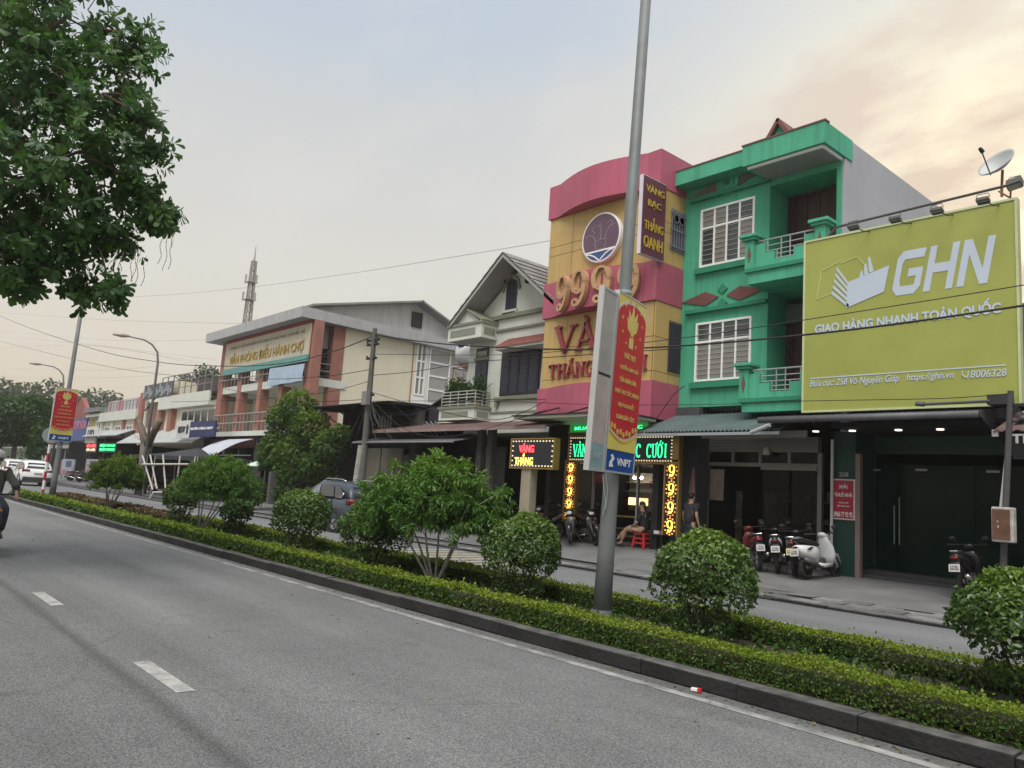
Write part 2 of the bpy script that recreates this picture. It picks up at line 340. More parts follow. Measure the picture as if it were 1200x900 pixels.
# ------------------------------------------------------------------ ground, roads, median
def asphalt(name, base, speck=.35, bands=()):
    m = bpy.data.materials.new(name); m.use_nodes = True; t = m.node_tree; b = t.nodes['Principled BSDF']
    b.inputs['Roughness'].default_value = .82; b.inputs['Specular IOR Level'].default_value = .3
    c = nd(t, 'ShaderNodeTexCoord')
    def noise(scale, det, vec=None, rough=.6):
        n = nd(t, 'ShaderNodeTexNoise'); n.inputs['Scale'].default_value = scale; n.inputs['Detail'].default_value = det; n.inputs['Roughness'].default_value = rough
        t.links.new(vec or c.outputs['Object'], n.inputs[0]); return n.outputs['Fac']
    def rng(s, a, b_, lo, hi):
        r = nd(t, 'ShaderNodeMapRange'); t.links.new(s, r.inputs[0]); r.inputs[1].default_value = a; r.inputs[2].default_value = b_; r.inputs[3].default_value = lo; r.inputs[4].default_value = hi; return r.outputs[0]
    def mul(a, b_):
        k = nd(t, 'ShaderNodeMath', operation='MULTIPLY'); t.links.new(a, k.inputs[0]); t.links.new(b_, k.inputs[1]); return k.outputs[0]
    mp = nd(t, 'ShaderNodeMapping'); mp.inputs['Scale'].default_value = (.06, .9, 1); t.links.new(c.outputs['Object'], mp.inputs[0])
    f = mul(rng(noise(75, 3, rough=.75), .36, .66, 1-speck, 1+speck), rng(noise(.55, 6), .3, .7, .86, 1.1))
    f = mul(f, rng(noise(1.0, 5, mp.outputs[0]), .34, .68, .82, 1.12))
    vo = nd(t, 'ShaderNodeTexVoronoi'); vo.inputs['Scale'].default_value = 120; t.links.new(c.outputs['Object'], vo.inputs[0])
    f = mul(f, rng(vo.outputs['Distance'], 0, .75, 1.12, .82))
    v3 = nd(t, 'ShaderNodeTexVoronoi'); v3.inputs['Scale'].default_value = 85; t.links.new(c.outputs['Object'], v3.inputs[0]); s3 = nd(t, 'ShaderNodeSeparateXYZ'); t.links.new(v3.outputs['Color'], s3.inputs[0]); f = mul(f, rng(s3.outputs['X'], 0, 1, 1-speck*.62, 1+speck*.85))
    # thin wandering cracks
    n2 = nd(t, 'ShaderNodeTexNoise'); n2.inputs['Scale'].default_value = 1.1; n2.inputs['Detail'].default_value = 4; t.links.new(c.outputs['Object'], n2.inputs[0])
    ad = nd(t, 'ShaderNodeVectorMath', operation='MULTIPLY_ADD'); t.links.new(n2.outputs['Color'], ad.inputs[0]); ad.inputs[1].default_value = (1.3, 1.3, 0); t.links.new(c.outputs['Object'], ad.inputs[2])
    vc = nd(t, 'ShaderNodeTexVoronoi', feature='DISTANCE_TO_EDGE'); vc.inputs['Scale'].default_value = .23; t.links.new(ad.outputs[0], vc.inputs[0])
    f = mul(f, rng(vc.outputs['Distance'], .001, .008, .86, 1))
    # worn wheel tracks, an open seam beside the dashes, dust gathered along the kerb
    sp = nd(t, 'ShaderNodeSeparateXYZ'); t.links.new(c.outputs['Object'], sp.inputs[0])
    wob = nd(t, 'ShaderNodeMath', operation='MULTIPLY_ADD'); t.links.new(noise(.9, 4, mp.outputs[0]), wob.inputs[0]); wob.inputs[1].default_value = .5; t.links.new(sp.outputs['Y'], wob.inputs[2])
    def band(y0, half, lo):
        d = nd(t, 'ShaderNodeMath', operation='SUBTRACT'); t.links.new(wob.outputs[0], d.inputs[0]); d.inputs[1].default_value = y0+.25
        a_ = nd(t, 'ShaderNodeMath', operation='ABSOLUTE'); t.links.new(d.outputs[0], a_.inputs[0]); return rng(a_.outputs[0], 0, half, lo, 1)
    for y0, half, lo in bands: f = mul(f, band(y0, half, lo))
    pt = nd(t, 'ShaderNodeMapping'); pt.inputs['Scale'].default_value = (.16, .5, 1); t.links.new(c.outputs['Object'], pt.inputs[0])
    f = mul(f, rng(noise(1, 2, pt.outputs[0]), .52, .57, 1, .93)); f = mul(f, rng(noise(2.2, 5), .60, .72, 1, .80))
    v = nd(t, 'ShaderNodeVectorMath', operation='SCALE'); v.inputs[0].default_value = base; t.links.new(f, v.inputs[3]); t.links.new(v.outputs[0], b.inputs['Base Color'])
    bp = nd(t, 'ShaderNodeBump'); bp.inputs['Strength'].default_value = .55; bp.inputs['Distance'].default_value = .012
    t.links.new(noise(95, 3), bp.inputs['Height']); t.links.new(bp.outputs[0], b.inputs['Normal'])
    MATS[name] = m; return m
A_NEAR = asphalt('asphalt near', (.152, .157, .157), .44, ((1.92, .10, .62), (3.1, .55, 1.12), (4.75, .55, 1.10), (3.9, .35, .92), (5.85, .16, .80)))
A_FAR = asphalt('asphalt far', (.170, .175, .184), .24, ((9.4, .5, 1.08), (11.8, .5, 1.07), (12.95, .3, .85)))
CONC = mat('apron concrete', (.135, .137, .142), .85, var=.3, scale=.8, bump=.3, bscale=18)
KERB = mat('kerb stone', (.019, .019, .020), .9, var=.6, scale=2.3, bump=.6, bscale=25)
def pale_tops(m, col):                                   # upward faces paler: dust, plus the light on the tops painted in
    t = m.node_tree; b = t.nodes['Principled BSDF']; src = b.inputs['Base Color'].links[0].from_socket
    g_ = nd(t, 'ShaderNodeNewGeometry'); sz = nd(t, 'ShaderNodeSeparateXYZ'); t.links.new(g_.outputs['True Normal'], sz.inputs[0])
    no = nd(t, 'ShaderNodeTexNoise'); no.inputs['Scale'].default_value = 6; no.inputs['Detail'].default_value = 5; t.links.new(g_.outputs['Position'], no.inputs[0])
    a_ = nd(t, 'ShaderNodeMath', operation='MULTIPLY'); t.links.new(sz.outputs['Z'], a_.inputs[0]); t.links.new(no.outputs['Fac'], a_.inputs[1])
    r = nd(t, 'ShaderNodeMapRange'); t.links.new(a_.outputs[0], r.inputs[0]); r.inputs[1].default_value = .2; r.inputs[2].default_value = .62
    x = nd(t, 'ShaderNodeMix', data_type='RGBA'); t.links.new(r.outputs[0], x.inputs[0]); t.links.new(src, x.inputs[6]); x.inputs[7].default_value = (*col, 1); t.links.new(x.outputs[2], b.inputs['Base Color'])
pale_tops(KERB, (.10, .10, .097))
SOIL = mat('soil', (.045, .036, .024), .95, var=.4, scale=4, bump=.6, bscale=20)
PAINT = mat('road paint', (.32, .322, .312), .8, var=.42, scale=6.5, bump=.3)
EDGE = mat('worn edge paint', (.25, .25, .242), .85, var=.6, scale=4)
def struct(o): o['kind'] = 'structure'; return o
g = MB(); g.quad((-515, -35, -.06), (85, -35, -.06), (85, 205, -.06), (-515, 205, -.06))
struct(g.build('ground', mat('ground earth', (.12, .12, .10), .95, var=.3, scale=.1)))
g = MB(); g.quad((-420, -3.2, 0), (60, -3.2, 0), (60, 5.9, 0), (-420, 5.9, 0)); NEAR = struct(g.build('near_road', A_NEAR))
g = MB(); g.quad((-420, 5.9, 0), (-39.6, 5.9, 0), (-39.6, 8.7, 0), (-420, 8.7, 0))
g.quad((-420, 8.7, 0), (60, 8.7, 0), (60, 13.0, 0), (-420, 13.0, 0)); FARR = struct(g.build('far_road', A_FAR))
def sheet(b, x0, x1, y0, y1, z): b.quad((x0, y0, z), (x1, y0, z), (x1, y1, z), (x0, y1, z))
g = MB(); sheet(g, -39, 30, 5.58, 5.69, .004); g.build('edge_line', EDGE, NEAR)
for i in range(-24, 4):
    g = MB(); x = -6.86+4.05*i; sheet(g, x, x+1.05, 2.12, 2.255, .004); g.build('lane_dash', PAINT, NEAR)
for i in range(-22, 3):
    g = MB(); x = -10.25+3.95*i; sheet(g, x, x+.95, 10.52, 10.63, .004); g.build('lane_dash', PAINT, FARR)
RUM = mat('rumble paint', (.31, .29, .22), .8, var=.35, scale=5)
for i in range(7):
    g = MB(); x = -16.6+i*.55; g.box(x, x+.24, 8.85, 12.7, .001, .012); g.build('rumble_strip', RUM, FARR)
# pavement on the shop side: kerb stones, a strip of broken paving, concrete apron
def sstep(a, b, x): t = min(1, max(0, (x-a)/(b-a))); return t*t*(3-2*t)
def GZ(x, y):
    """height of the sloping concrete apron before the shops"""
    top = .21+.17*sstep(-12.2, -13.2, x)*(1-sstep(-19, -21, x))
    return .052+(top-.052)*min(1, max(0, (y-14.35)/3.4))
g = MB(); xs_ = [-300, -60, -40, -30]+[-26+.5*i for i in range(60)]+[8, 40]; ys_ = [14.35, 15, 15.6, 16.2, 16.8, 17.3, 17.75, 40]
g.add([(x, y, GZ(x, y)) for x in xs_ for y in ys_], [(i*8+j, (i+1)*8+j, (i+1)*8+j+1, i*8+j+1) for i in range(len(xs_)-1) for j in range(7)])
PAVE = struct(g.build('pavement', CONC))
g = MB(); sheet(g, -300, 40, 13.12, 14.35, .02); g.build('paving_bed', mat('paving bed', (.06, .06, .06), .95), PAVE)
PVM = [mat('paving stone %d' % i, c, .9, var=.35, scale=5, bump=.4, bscale=30) for i, c in enumerate(((.15, .15, .15), (.11, .112, .115), (.19, .19, .185)))]
meshes = []
for k in range(3):
    b = MB(); b.box(-.245, .245, -.195, .195, -.03, 0); meshes.append(b.build('paving_stone', PVM[k], PAVE, bevel=.012))
for i in range(68):
    for j in range(3):
        x = -30+.5*i+(.25 if j % 2 else 0); y = 13.34+.41*j
        if x < -12 and j != 0: continue
        if random.random() < .05: continue
        o = copy_part(meshes[random.choice((0, 0, 1, 1, 2))], PAVE, (x, y, .052+random.uniform(-.012, .012)))
        o.rotation_euler = (random.uniform(-.03, .03), random.uniform(-.03, .03), random.uniform(-.03, .03))
for k in range(3): bpy.data.objects.remove(meshes[k])
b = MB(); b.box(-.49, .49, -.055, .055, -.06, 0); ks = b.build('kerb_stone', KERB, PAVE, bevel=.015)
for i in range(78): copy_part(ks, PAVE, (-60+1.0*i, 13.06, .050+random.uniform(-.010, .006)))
bpy.data.objects.remove(ks)
# median: kerb stones on both edges, rounded end, soil
MX0, MX1 = -39.0, 6
g = MB(); g.box(MX0+.3, MX1, 6.06, 8.5, .0, .125); MED = struct(g.build('median', SOIL))
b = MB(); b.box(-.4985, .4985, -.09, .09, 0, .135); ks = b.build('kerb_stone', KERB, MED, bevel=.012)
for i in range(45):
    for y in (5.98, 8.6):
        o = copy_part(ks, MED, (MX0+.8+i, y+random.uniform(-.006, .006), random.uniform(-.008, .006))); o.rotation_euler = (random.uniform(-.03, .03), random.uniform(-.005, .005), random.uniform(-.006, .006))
for k in range(7):
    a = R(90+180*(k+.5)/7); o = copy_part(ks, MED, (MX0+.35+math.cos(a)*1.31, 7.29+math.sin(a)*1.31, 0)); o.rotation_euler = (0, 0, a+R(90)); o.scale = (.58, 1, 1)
bpy.data.objects.remove(ks)

# ------------------------------------------------------------------ median planting
LG = leafmat('hedge leaves', (.030, .074, .013), (.185, .25, .020), .5, .3)
LB = leafmat('ball leaves', (.027, .074, .017), (.15, .235, .035), .34, .25, .55)
LN = leafmat('narrow leaves', (.033, .098, .022), (.145, .26, .038), .45, .3, .4)
LT = leafmat('big tree leaves', (.034, .092, .032), (.09, .185, .036), .42, .42, .4)
LY = leafmat('yellow green leaves', (.022, .062, .016), (.14, .215, .024), .5, .35)
LD = leafmat('dark leaves', (.016, .045, .012), (.05, .11, .02), .5, .3)
LR = leafmat('russet leaves', (.07, .045, .025), (.13, .09, .035), .6, .2)
LF = leafmat('far leaves', (.024, .052, .026), (.055, .095, .034), .6, .25)
BARK = mat('bark', (.13, .10, .075), .95, var=.4, scale=6, bump=.8, bscale=25)
BARKP = mat('pale bark', (.30, .28, .25), .9, var=.45, scale=7, bump=.5, bscale=25)
TWIG = mat('twigs', (.05, .042, .03), .9, var=.3)
def hedge(y0, y1, x0, x1, ztop, label, group, seed, fresh=.5, lm=None):
    root = thing('hedge', label, 'hedge', ((x0+x1)/2, (y0+y1)/2, .125), group=group)
    xs = np.arange(x0, x1, .25); 
    b = MB(); ss = []
    for i, x in enumerate(xs):
        q = mnoise.noise(Vector((x*.8, seed, 0)))*.03; ss.append(((x, (y0+y1)/2, (.125+ztop)/2-.02), (0, (y1-y0)/2-.045+q*.4, 0), (0, 0, (ztop-.125)/2-.03+q)))
    b.loft(ss, 10, 4).build('twig_core', TWIG, root)
    out = []
    for xa in np.arange(x0, x1, 1.0):
        dist = math.hypot(xa, y0)+.5; sz = min(.12, max(.028, dist*.0036)); area = (y1-y0)+2*(ztop-.125)
        n = int(area*1.0/(sz*sz*.21)*(1.2+.35*math.sin(xa*1.9+seed))); n = min(n, 4200)
        x = xa+RNG.random(n); s = RNG.random(n)*area; h = ztop-.125
        top = s < (y1-y0); front = (s >= (y1-y0)) & (s < (y1-y0)+h)
        y = np.where(top, y0+s, np.where(front, y0, y1)); z = np.where(top, ztop, np.where(front, .125+(s-(y1-y0)), .125+(s-(y1-y0)-h)))
        wob = np.array([mnoise.noise(Vector((a*1.7, bb*2.5, c*2.5+seed))) for a, bb, c in zip(x, y, z)])
        z = z+np.where(top, wob*.055+RNG.normal(size=n)*.012+(RNG.random(n) < .03)*RNG.random(n)*.07, 0); y = y+np.where(top, 0, np.where(front, -1, 1)*(wob*.035+RNG.normal(size=n)*.012))
        nrm = np.stack([np.zeros(n), np.where(top, 0, np.where(front, -1., 1.)), np.where(top, 1., .25)], 1)
        nn = nrm+rdir(n)*.75; dd = rdir(n)+nrm*.55+np.array([0, 0, .25])
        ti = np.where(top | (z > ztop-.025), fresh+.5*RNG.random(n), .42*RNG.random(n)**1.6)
        out.append((np.stack([x, y, z], 1)-dd/np.linalg.norm(dd, axis=1, keepdims=True)*sz*.5, dd, nn, sz*(.7+.6*RNG.random(n)), ti))
    P, D, Q, Z, I = [np.concatenate([o[k] for o in out]) for k in range(5)]
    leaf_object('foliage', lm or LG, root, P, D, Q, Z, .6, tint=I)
    return root
hedge(6.14, 6.46, -38.0, 1.5, .345, 'clipped green hedge along the near kerb of the median', 'clipped hedges of the median', 1)
hedge(7.98, 8.26, -22.5, 1.5, .335, 'clipped green hedge along the far kerb of the median behind the round bushes', 'clipped hedges of the median', 5)
hedge(7.5, 8.3, -37.6, -23.0, .30, 'low russet hedge bed by the red and white post on the median', 'clipped hedges of the median', 9, .2, LR)

n = 5200; x = RNG.random(n)*44-38; y = 6.5+RNG.random(n)*1.9; P = np.stack([x, y, np.full(n, .125)], 1); D = rdir(n)+np.array([0, 0, .9])
gc = leaf_object('ground_cover', LD, None, P, D, rdir(n)+np.array([0, 0, .5]), (.05+.07*RNG.random(n))*(1+np.hypot(x, y)*.03), .45); tag(gc, 'dark low weeds covering the soil between the two hedges', 'ground cover')
n = 420; x = -np.abs(RNG.normal(size=n))*9+1; y = np.where(RNG.random(n) < .8, 5.86-np.abs(RNG.normal(size=n))*.10, 2+RNG.random(n)*3.6); P = np.stack([x, y, np.full(n, .006)], 1); D = rdir(n)*np.array([1, 1, .1])
fl_ = leaf_object('fallen_leaves', leafmat('dry leaves', (.10, .075, .04), (.16, .14, .05), .8, .1), None, P, D, rdir(n)*.3+np.array([0, 0, 1.]), .018+.03*RNG.random(n), .5); tag(fl_, 'dry fallen leaves scattered along the foot of the kerb', 'leaf litter')

def ball_bush(px, py, wpx, hpx, y, label, seed, lm=LB, name='round_bush', group='round clipped bushes on the median', stems=True, flat=.85, leaf=.05):
    c = at(px, py, y=y); dep = (c-CAM).dot(FW); rx = wpx*dep/FPX/2*.94; rz = hpx*dep/FPX/2*.95
    root = thing(name, label, 'bush', (c.x, y, .125), group=group)
    sz = max(leaf, dep*.0042)
    n = int(4*math.pi*rx*rz/(sz*sz*.23)*1.9); n = min(n, 9000)
    d = rdir(n); d[:, 2] = np.where(d[:, 2] < -.55-.25*RNG.random(n), -d[:, 2], d[:, 2]); l = lump(d, 1.5, seed)*1.2+lump(d, 4.0, seed+3)*.5
    keep = (d[:, 2] > -.2) | (RNG.random(n) < .45); d = d[keep]; l = l[keep]; n = len(d)
    k = 1+l*.19-RNG.random(n)**3*.25+(RNG.random(n) < .03)*RNG.random(n)*.13
    p = np.array(c)+d*k[:, None]*np.array([rx, rx, rz])
    nn = d*.9+rdir(n)*.7+np.array([0, 0, .35]); dd = rdir(n)+d*.45+np.array([0, 0, -.15])
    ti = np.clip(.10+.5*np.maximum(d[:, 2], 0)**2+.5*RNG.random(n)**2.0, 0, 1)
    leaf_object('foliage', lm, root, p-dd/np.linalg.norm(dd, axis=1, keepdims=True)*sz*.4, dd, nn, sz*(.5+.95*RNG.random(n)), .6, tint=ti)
    dl = 26; dd2 = rdir(dl); dd2[:, 2] = np.abs(dd2[:, 2])*.9-.25; leaf_object('dead_leaves', LR, root, np.array(c)+dd2*np.array([rx, rx, rz])*.98, rdir(dl), dd2+rdir(dl)*.3, sz*(.6+.6*RNG.random(dl)), .5)
    b = MB(); b.ell(c+Vector((0, 0, rz*.15)), (rx*.70, rx*.70, rz*.60), 14, 8, lambda q: 1+.15*mnoise.noise(q*2+Vector((seed, 0, 0)))); b.build('inner_twigs', TWIG, root, smooth=True)
    if stems:
        for i in range(6):
            a = i*1.05+seed; b = MB(); q = Vector((math.cos(a), math.sin(a), 0))
            b.tube([Vector((c.x, y, .1))+q*.04, Vector((c.x, y, .3))+q*.12*rx/.6, c+q*rx*.5+Vector((0, 0, -rz*.3))], [.02, .016, .008], 6); b.build('stem', TWIG, root)
        m2 = int(n*.10); d2 = rdir(m2); p2 = np.array([c.x, y, max(.3, c.z-rz*1.02)])+d2*np.array([rx*.62, rx*.62, rz*.35])
        leaf_object('low_sprays', lm, root, p2, rdir(m2)+np.array([0, 0, -.2]), rdir(m2)+np.array([0, 0, .6]), sz*(.6+.6*RNG.random(m2)), .6, tint=.4*RNG.random(m2))
    return root
BY = 7.35
ball_bush(824, 676, 122, 106, BY, 'round clipped bush just right of the near lamp pole', 1)
ball_bush(612, 645, 94, 86, BY, 'round clipped bush just left of the near lamp pole', 2)
ball_bush(440, 618, 84, 76, BY-.1, 'round clipped bush under the broad feathery shrub', 3)
ball_bush(353, 604, 67, 60, BY, 'small round clipped bush in front of the grey car', 4)
ball_bush(1206, 728, 158, 116, BY+.1, 'tall round bush at the right edge of the picture by the meter box', 5)
ball_bush(213, 582, 40, 46, BY, 'rounded bush left of the twiggy shrub beside the wooden frame', 6)
ball_bush(277, 600, 38, 30, BY-.1, 'small sparse greyish bush right of the twiggy shrub', 7, LD, leaf=.06)

def shrub_tree(px, py, wpx, hpx, y, basepx, label, seed, n_stem=5, lm=LN, leaf=.11, flatb=.5, name='shrub', bark=BARKP, width=.27, dens=1.0):
    c = at(px, py, y=y); dep = (c-CAM).dot(FW); rx = wpx*dep/FPX/2; rz = hpx*dep/FPX/2
    bx = at(basepx, py, y=y).x
    root = thing(name, label, 'shrub', (bx, y, .125))
    sz = max(leaf, dep*.0045)
    # twig ends inside the crown carry tufts of drooping leaves
    nt_ = int(520*dens); dirs = rdir(nt_); dirs[:, 2] = np.abs(dirs[:, 2])*1.0-.35*(RNG.random(nt_) < .5)
    rr = RNG.random(nt_)**.45; l = lump(dirs, 1.9, seed)
    tips = np.array(c)+np.array([0, 0, -.2*rz])+dirs*(rr*(1+.14*l))[:, None]*np.array([rx, rx*.75, rz*1.2])
    per = 40; P = np.repeat(tips, per, 0); n = len(P)
    D = rdir(n)*.9+np.repeat(dirs, per, 0)*.5+np.array([0, 0, -.25]); Q = rdir(n)*.6+np.array([0, 0, 1.])
    P = P+rdir(n)*sz*.55
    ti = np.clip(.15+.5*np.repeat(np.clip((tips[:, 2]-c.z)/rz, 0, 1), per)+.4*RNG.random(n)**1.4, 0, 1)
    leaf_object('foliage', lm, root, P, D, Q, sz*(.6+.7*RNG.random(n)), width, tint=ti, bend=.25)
    for i in range(n_stem):
        a = 2*math.pi*i/n_stem+seed; q = Vector((math.cos(a), math.sin(a)*.7, 0)); b = MB()
        e = c+Vector((q.x*rx*.6, q.y*rx*.5, -rz*.05)); s0 = Vector((bx, y, .1))+q*.05; m1 = s0.lerp(e, .45)+Vector((random.uniform(-.05, .05), random.uniform(-.05, .05), 0))
        b.tube([s0, m1, e], [.024, .017, .007], 7)
        for k in range(3):
            e2 = e+Vector((random.uniform(-.5, .5)*rx, random.uniform(-.4, .4)*rx, random.uniform(.1, .6)*rz)); b.tube([m1.lerp(e, .3+.3*k), e2], [.008, .003], 5)
        b.build('stem', bark, root)
    return root
shrub_tree(507, 590, 218, 112, 7.3, 516, 'broad feathery shrub with pale bare stems between the round bushes', 1, 6)
shrub_tree(257, 566, 118, 66, 7.3, 240, 'twiggy green shrub beside the small sparse bush on the median', 2, 5, leaf=.1, dens=.9)
shrub_tree(138, 557, 78, 46, 7.3, 132, 'light green open shrub near the far end of the median', 3, 6, LY, leaf=.1, dens=.8)

# ------------------------------------------------------------------ the big tree overhead at the left
def big_tree():
    tx, ty = -12.6, -3.9
    root = thing('overhanging_tree', 'large dark leafy tree overhanging the road at the top left with hanging strings of buds', 'tree', (tx, ty, 0))
    lobes = []
    for px, py, d, r in ((20, 60, 11.5, 1.5), (95, 30, 11.8, 1.1), (120, 110, 11.4, .95), (60, 190, 11.2, 1.35), (140, 203, 11.3, .66), (174, 234, 11.5, .38), (82, 258, 11.4, .86), (20, 285, 11.0, .82),
                         (130, 272, 11.6, .40), (130, 338, 11.3, .26), (28, 328, 11.0, .26), (160, 55, 11.9, .27), (95, 335, 11.3, .25), (-80, 150, 11.0, 2.2), (-120, 0, 12.5, 2.6), (20, -120, 12.5, 2.0), (-80, 255, 10.6, 1.3), (176, 165, 11.7, .33), (190, 262, 11.6, .22), (58, 308, 11.2, .44), (150, 120, 11.8, .3)):
        lobes.append((at(px, py, d=d), r))
    P, D, Q, Sz, I = [], [], [], [], []; tips = []
    for c, r in lobes:
        nt_ = int(64*r**1.8)+12
        for k in range(nt_):
            v = Vector(rdir(1)[0]); rad = r*(random.random()**.42)*(1+.35*mnoise.noise(v*1.6+c)); tp = c+Vector((v.x, v.y, v.z*.92))*rad; tips.append((tp, c))
            ax = (v*.6+Vector((random.uniform(-.5, .5), random.uniform(-.5, .5), -.15))).normalized(); m = random.randint(15, 22)
            lv = random.random()**2*.6
            for j in range(m):
                a = 2.4*j+random.random(); o = ax.orthogonal(); o2 = ax.cross(o)
                dr = (o*math.cos(a)+o2*math.sin(a)).normalized()*1.0+ax*random.uniform(.1, .9)+Vector((0, 0, -.42))
                P.append(tp+ax*random.uniform(-.10, .14)); D.append(dr); Q.append(ax*.8+Vector((0, 0, .5))+Vector(rdir(1)[0])*.35); Sz.append(random.uniform(.10, .19)); I.append(lv+random.random()*.35)
    P, D, Q, Sz, I = map(np.array, (P, D, Q, Sz, I))
    # the 300 leaves that show largest are objects of their own; the rest of the crown is one part
    rel = P-np.array(CAM); dep = rel@np.array(FW); px_ = 600+FPX*(rel@np.array(RT))/dep; py_ = 450-FPX*(rel@np.array(UP))/dep
    score = np.where((px_ > 0) & (py_ > 0) & (dep > 1), Sz/np.maximum(dep, 1), 0); pick = np.argsort(-score)[:300]; keep = np.ones(len(P), bool); keep[pick] = False
    leaf_object('crown', LT, root, P[keep], D[keep], Q[keep], Sz[keep], .40, tint=I[keep], bend=.10, obov=True)
    var = []
    for tv in (.15, .45, .8):
        o = leaf_object('leaf', LT, None, np.zeros((1, 3)), np.array([[1., 0, 0]]), np.array([[0, 0, 1.]]), np.array([1.]), .40, tint=np.array([tv]), bend=.10, obov=True, kind=None); var.append(o)
    for k in pick:
        c_ = var[min(2, int(I[k]*3))].copy(); COL.objects.link(c_); c_.parent = root
        x_ = Vector(D[k]).normalized(); y_ = Vector(Q[k]).cross(x_).normalized(); z_ = x_.cross(y_)
        M_ = Matrix((x_, y_, z_)).transposed().to_4x4()@Matrix.Scale(float(Sz[k]), 4); M_.translation = Vector(P[k])-Vector(root.location); c_.matrix_local = M_
    for o in var: bpy.data.objects.remove(o)
    b = MB(); b.tube([(tx, ty, -.1), (tx+.1, ty+.05, 1.2), (tx, ty+.25, 2.6), (tx+.1, ty+.6, 4.2)], [.34, .27, .24, .20], 14); b.build('trunk', BARK, root, smooth=True)
    fork = Vector((tx+.1, ty+.6, 4.2))
    for c, r in lobes:
        big = [(q_, r_) for q_, r_ in lobes if r_ > r*1.15 and (q_-c).length > .05]
        if r > 1.9 or not big: st_, w0 = fork, .12
        else: st_, r_ = min(big, key=lambda z: (z[0]-c).length/(z[1]**.5)); w0 = .018+.022*r
        b = MB(); mid = st_.lerp(c, .5)+Vector((random.uniform(-.2, .2), random.uniform(-.2, .2), .3*r)); b.tube([st_, mid, c], [w0, w0*.7, w0*.3], 7); b.build('limb', BARK, root, smooth=True)
    b = MB()
    for i, (tp, c) in enumerate(tips):
        if i % 2 == 0: s0_ = c.lerp(tp, .55)+Vector(rdir(1)[0])*.12; b.tube([s0_, (s0_+tp)/2+Vector((0, 0, .04)), tp], [.012, .008, .004], 4, False)
    b.build('twigs', BARK, root, kind='stuff')
    SM = mat('bud strings', (.16, .15, .10), .8)
    for px, py, ln in ((137, 296, 26), (143, 300, 22), (157, 300, 30), (160, 305, 26), (164, 300, 32), (171, 306, 30), (190, 286, 24), (197, 284, 34), (202, 288, 28), (139, 40, 16), (144, 300, 18), (205, 268, 22)):
        p = at(px, py-6, d=11.4); q = at(px, py+ln, d=11.4); h = p.z-q.z; b = MB()
        pts = [p+Vector((.015*math.sin(k*1.3+px), .015*math.cos(k+px), -h*k/7)) for k in range(8)]
        b.tube(pts, .004, 4); 
        for q_ in pts[1:]: b.ell(q_, (.008, .008, .012), 5, 3)
        b.build('bud_string', SM, root)
big_tree()

# ------------------------------------------------------------------ buildings: materials
GREEN = mat('green paint', (.070, .375, .235), .8, var=.16, scale=.8, streak=.26, bump=.15, bscale=9)
GREEND = mat('green trim paint', (.022, .22, .125), .7, var=.12)
MAROON = mat('maroon trim', (.16, .062, .062), .7)
GREYW = mat('grey render', (.37, .385, .42), .9, var=.14, scale=.5, streak=.07)
WHITEF = mat('white frame', (.78, .79, .80), .5, var=.05)
PANE = glass('window pane', (.05, .055, .062), .12)
PANE2 = glass('curtained pane', (.21, .20, .185), .22)
PANE3 = glass('red curtain pane', (.22, .05, .06), .25)
WOOD = mat('dark red wood', (.065, .028, .026), .45, var=.3, scale=3)
STEEL = mat('railing steel', (.36, .38, .39), .45, .3)
PINK = mat('pink cladding', (.40, .092, .150), .5, var=.12, scale=.8, streak=.16)
YEL = mat('yellow cladding', (.48, .335, .13), .5, var=.12, scale=.7, streak=.16)
JOINT = mat('dark joint', (.10, .075, .035), .8)
LETR = mat('maroon letters', (.26, .045, .055), .45, var=.1)
GOLD = mat('gold letters', (.47, .285, .155), .5, var=.12)
GOLDY = mat('yellow gold letters', (.50, .36, .04), .4, var=.12)
CREAM = mat('cream paint', (.68, .635, .50), .85, var=.10, scale=.4, streak=.03)
OFFW = mat('off white render', (.58, .60, .555), .85, var=.10, scale=.6, streak=.10)
TRIMG = mat('grey green trim', (.20, .215, .16), .85, var=.2)
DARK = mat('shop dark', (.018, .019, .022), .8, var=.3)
DKGREEN = mat('dark green wall', (.006, .040, .033), .6, var=.2)
SHUT = mat('blue black shutter', (.028, .03, .05), .5, var=.25, scale=4)
SLATE = mat('grey roof sheet', (.20, .20, .205), .7, var=.25, streak=.2)
BRICKR = mat('brick red pillar', (.32, .145, .115), .8, var=.2, streak=.15)
CONCW = mat('weathered concrete', (.42, .425, .42), .9, var=.2, scale=.7, streak=.3, bump=.2)
REDT = mat('red tiles', (.20, .065, .055), .8, var=.35, scale=6)
AWN = mat('dark corrugated sheet', (.045, .047, .055), .6, var=.3)
AWNG = mat('grey green corrugated sheet', (.085, .12, .125), .55, var=.25)
BLACKM = mat('black metal', (.02, .02, .022), .5)
FLOORS = mat('shop floor', (.10, .10, .10), .5)
SKEW = None
def xz(px, py, y):
    p = at(px, py, y=y); return p.x, p.z
def rect(a, b, y):
    x0, z0 = xz(*a, y); x1, z1 = xz(*b, y)
    return min(x0, x1), max(x0, x1), min(z0, z1), max(z0, z1)
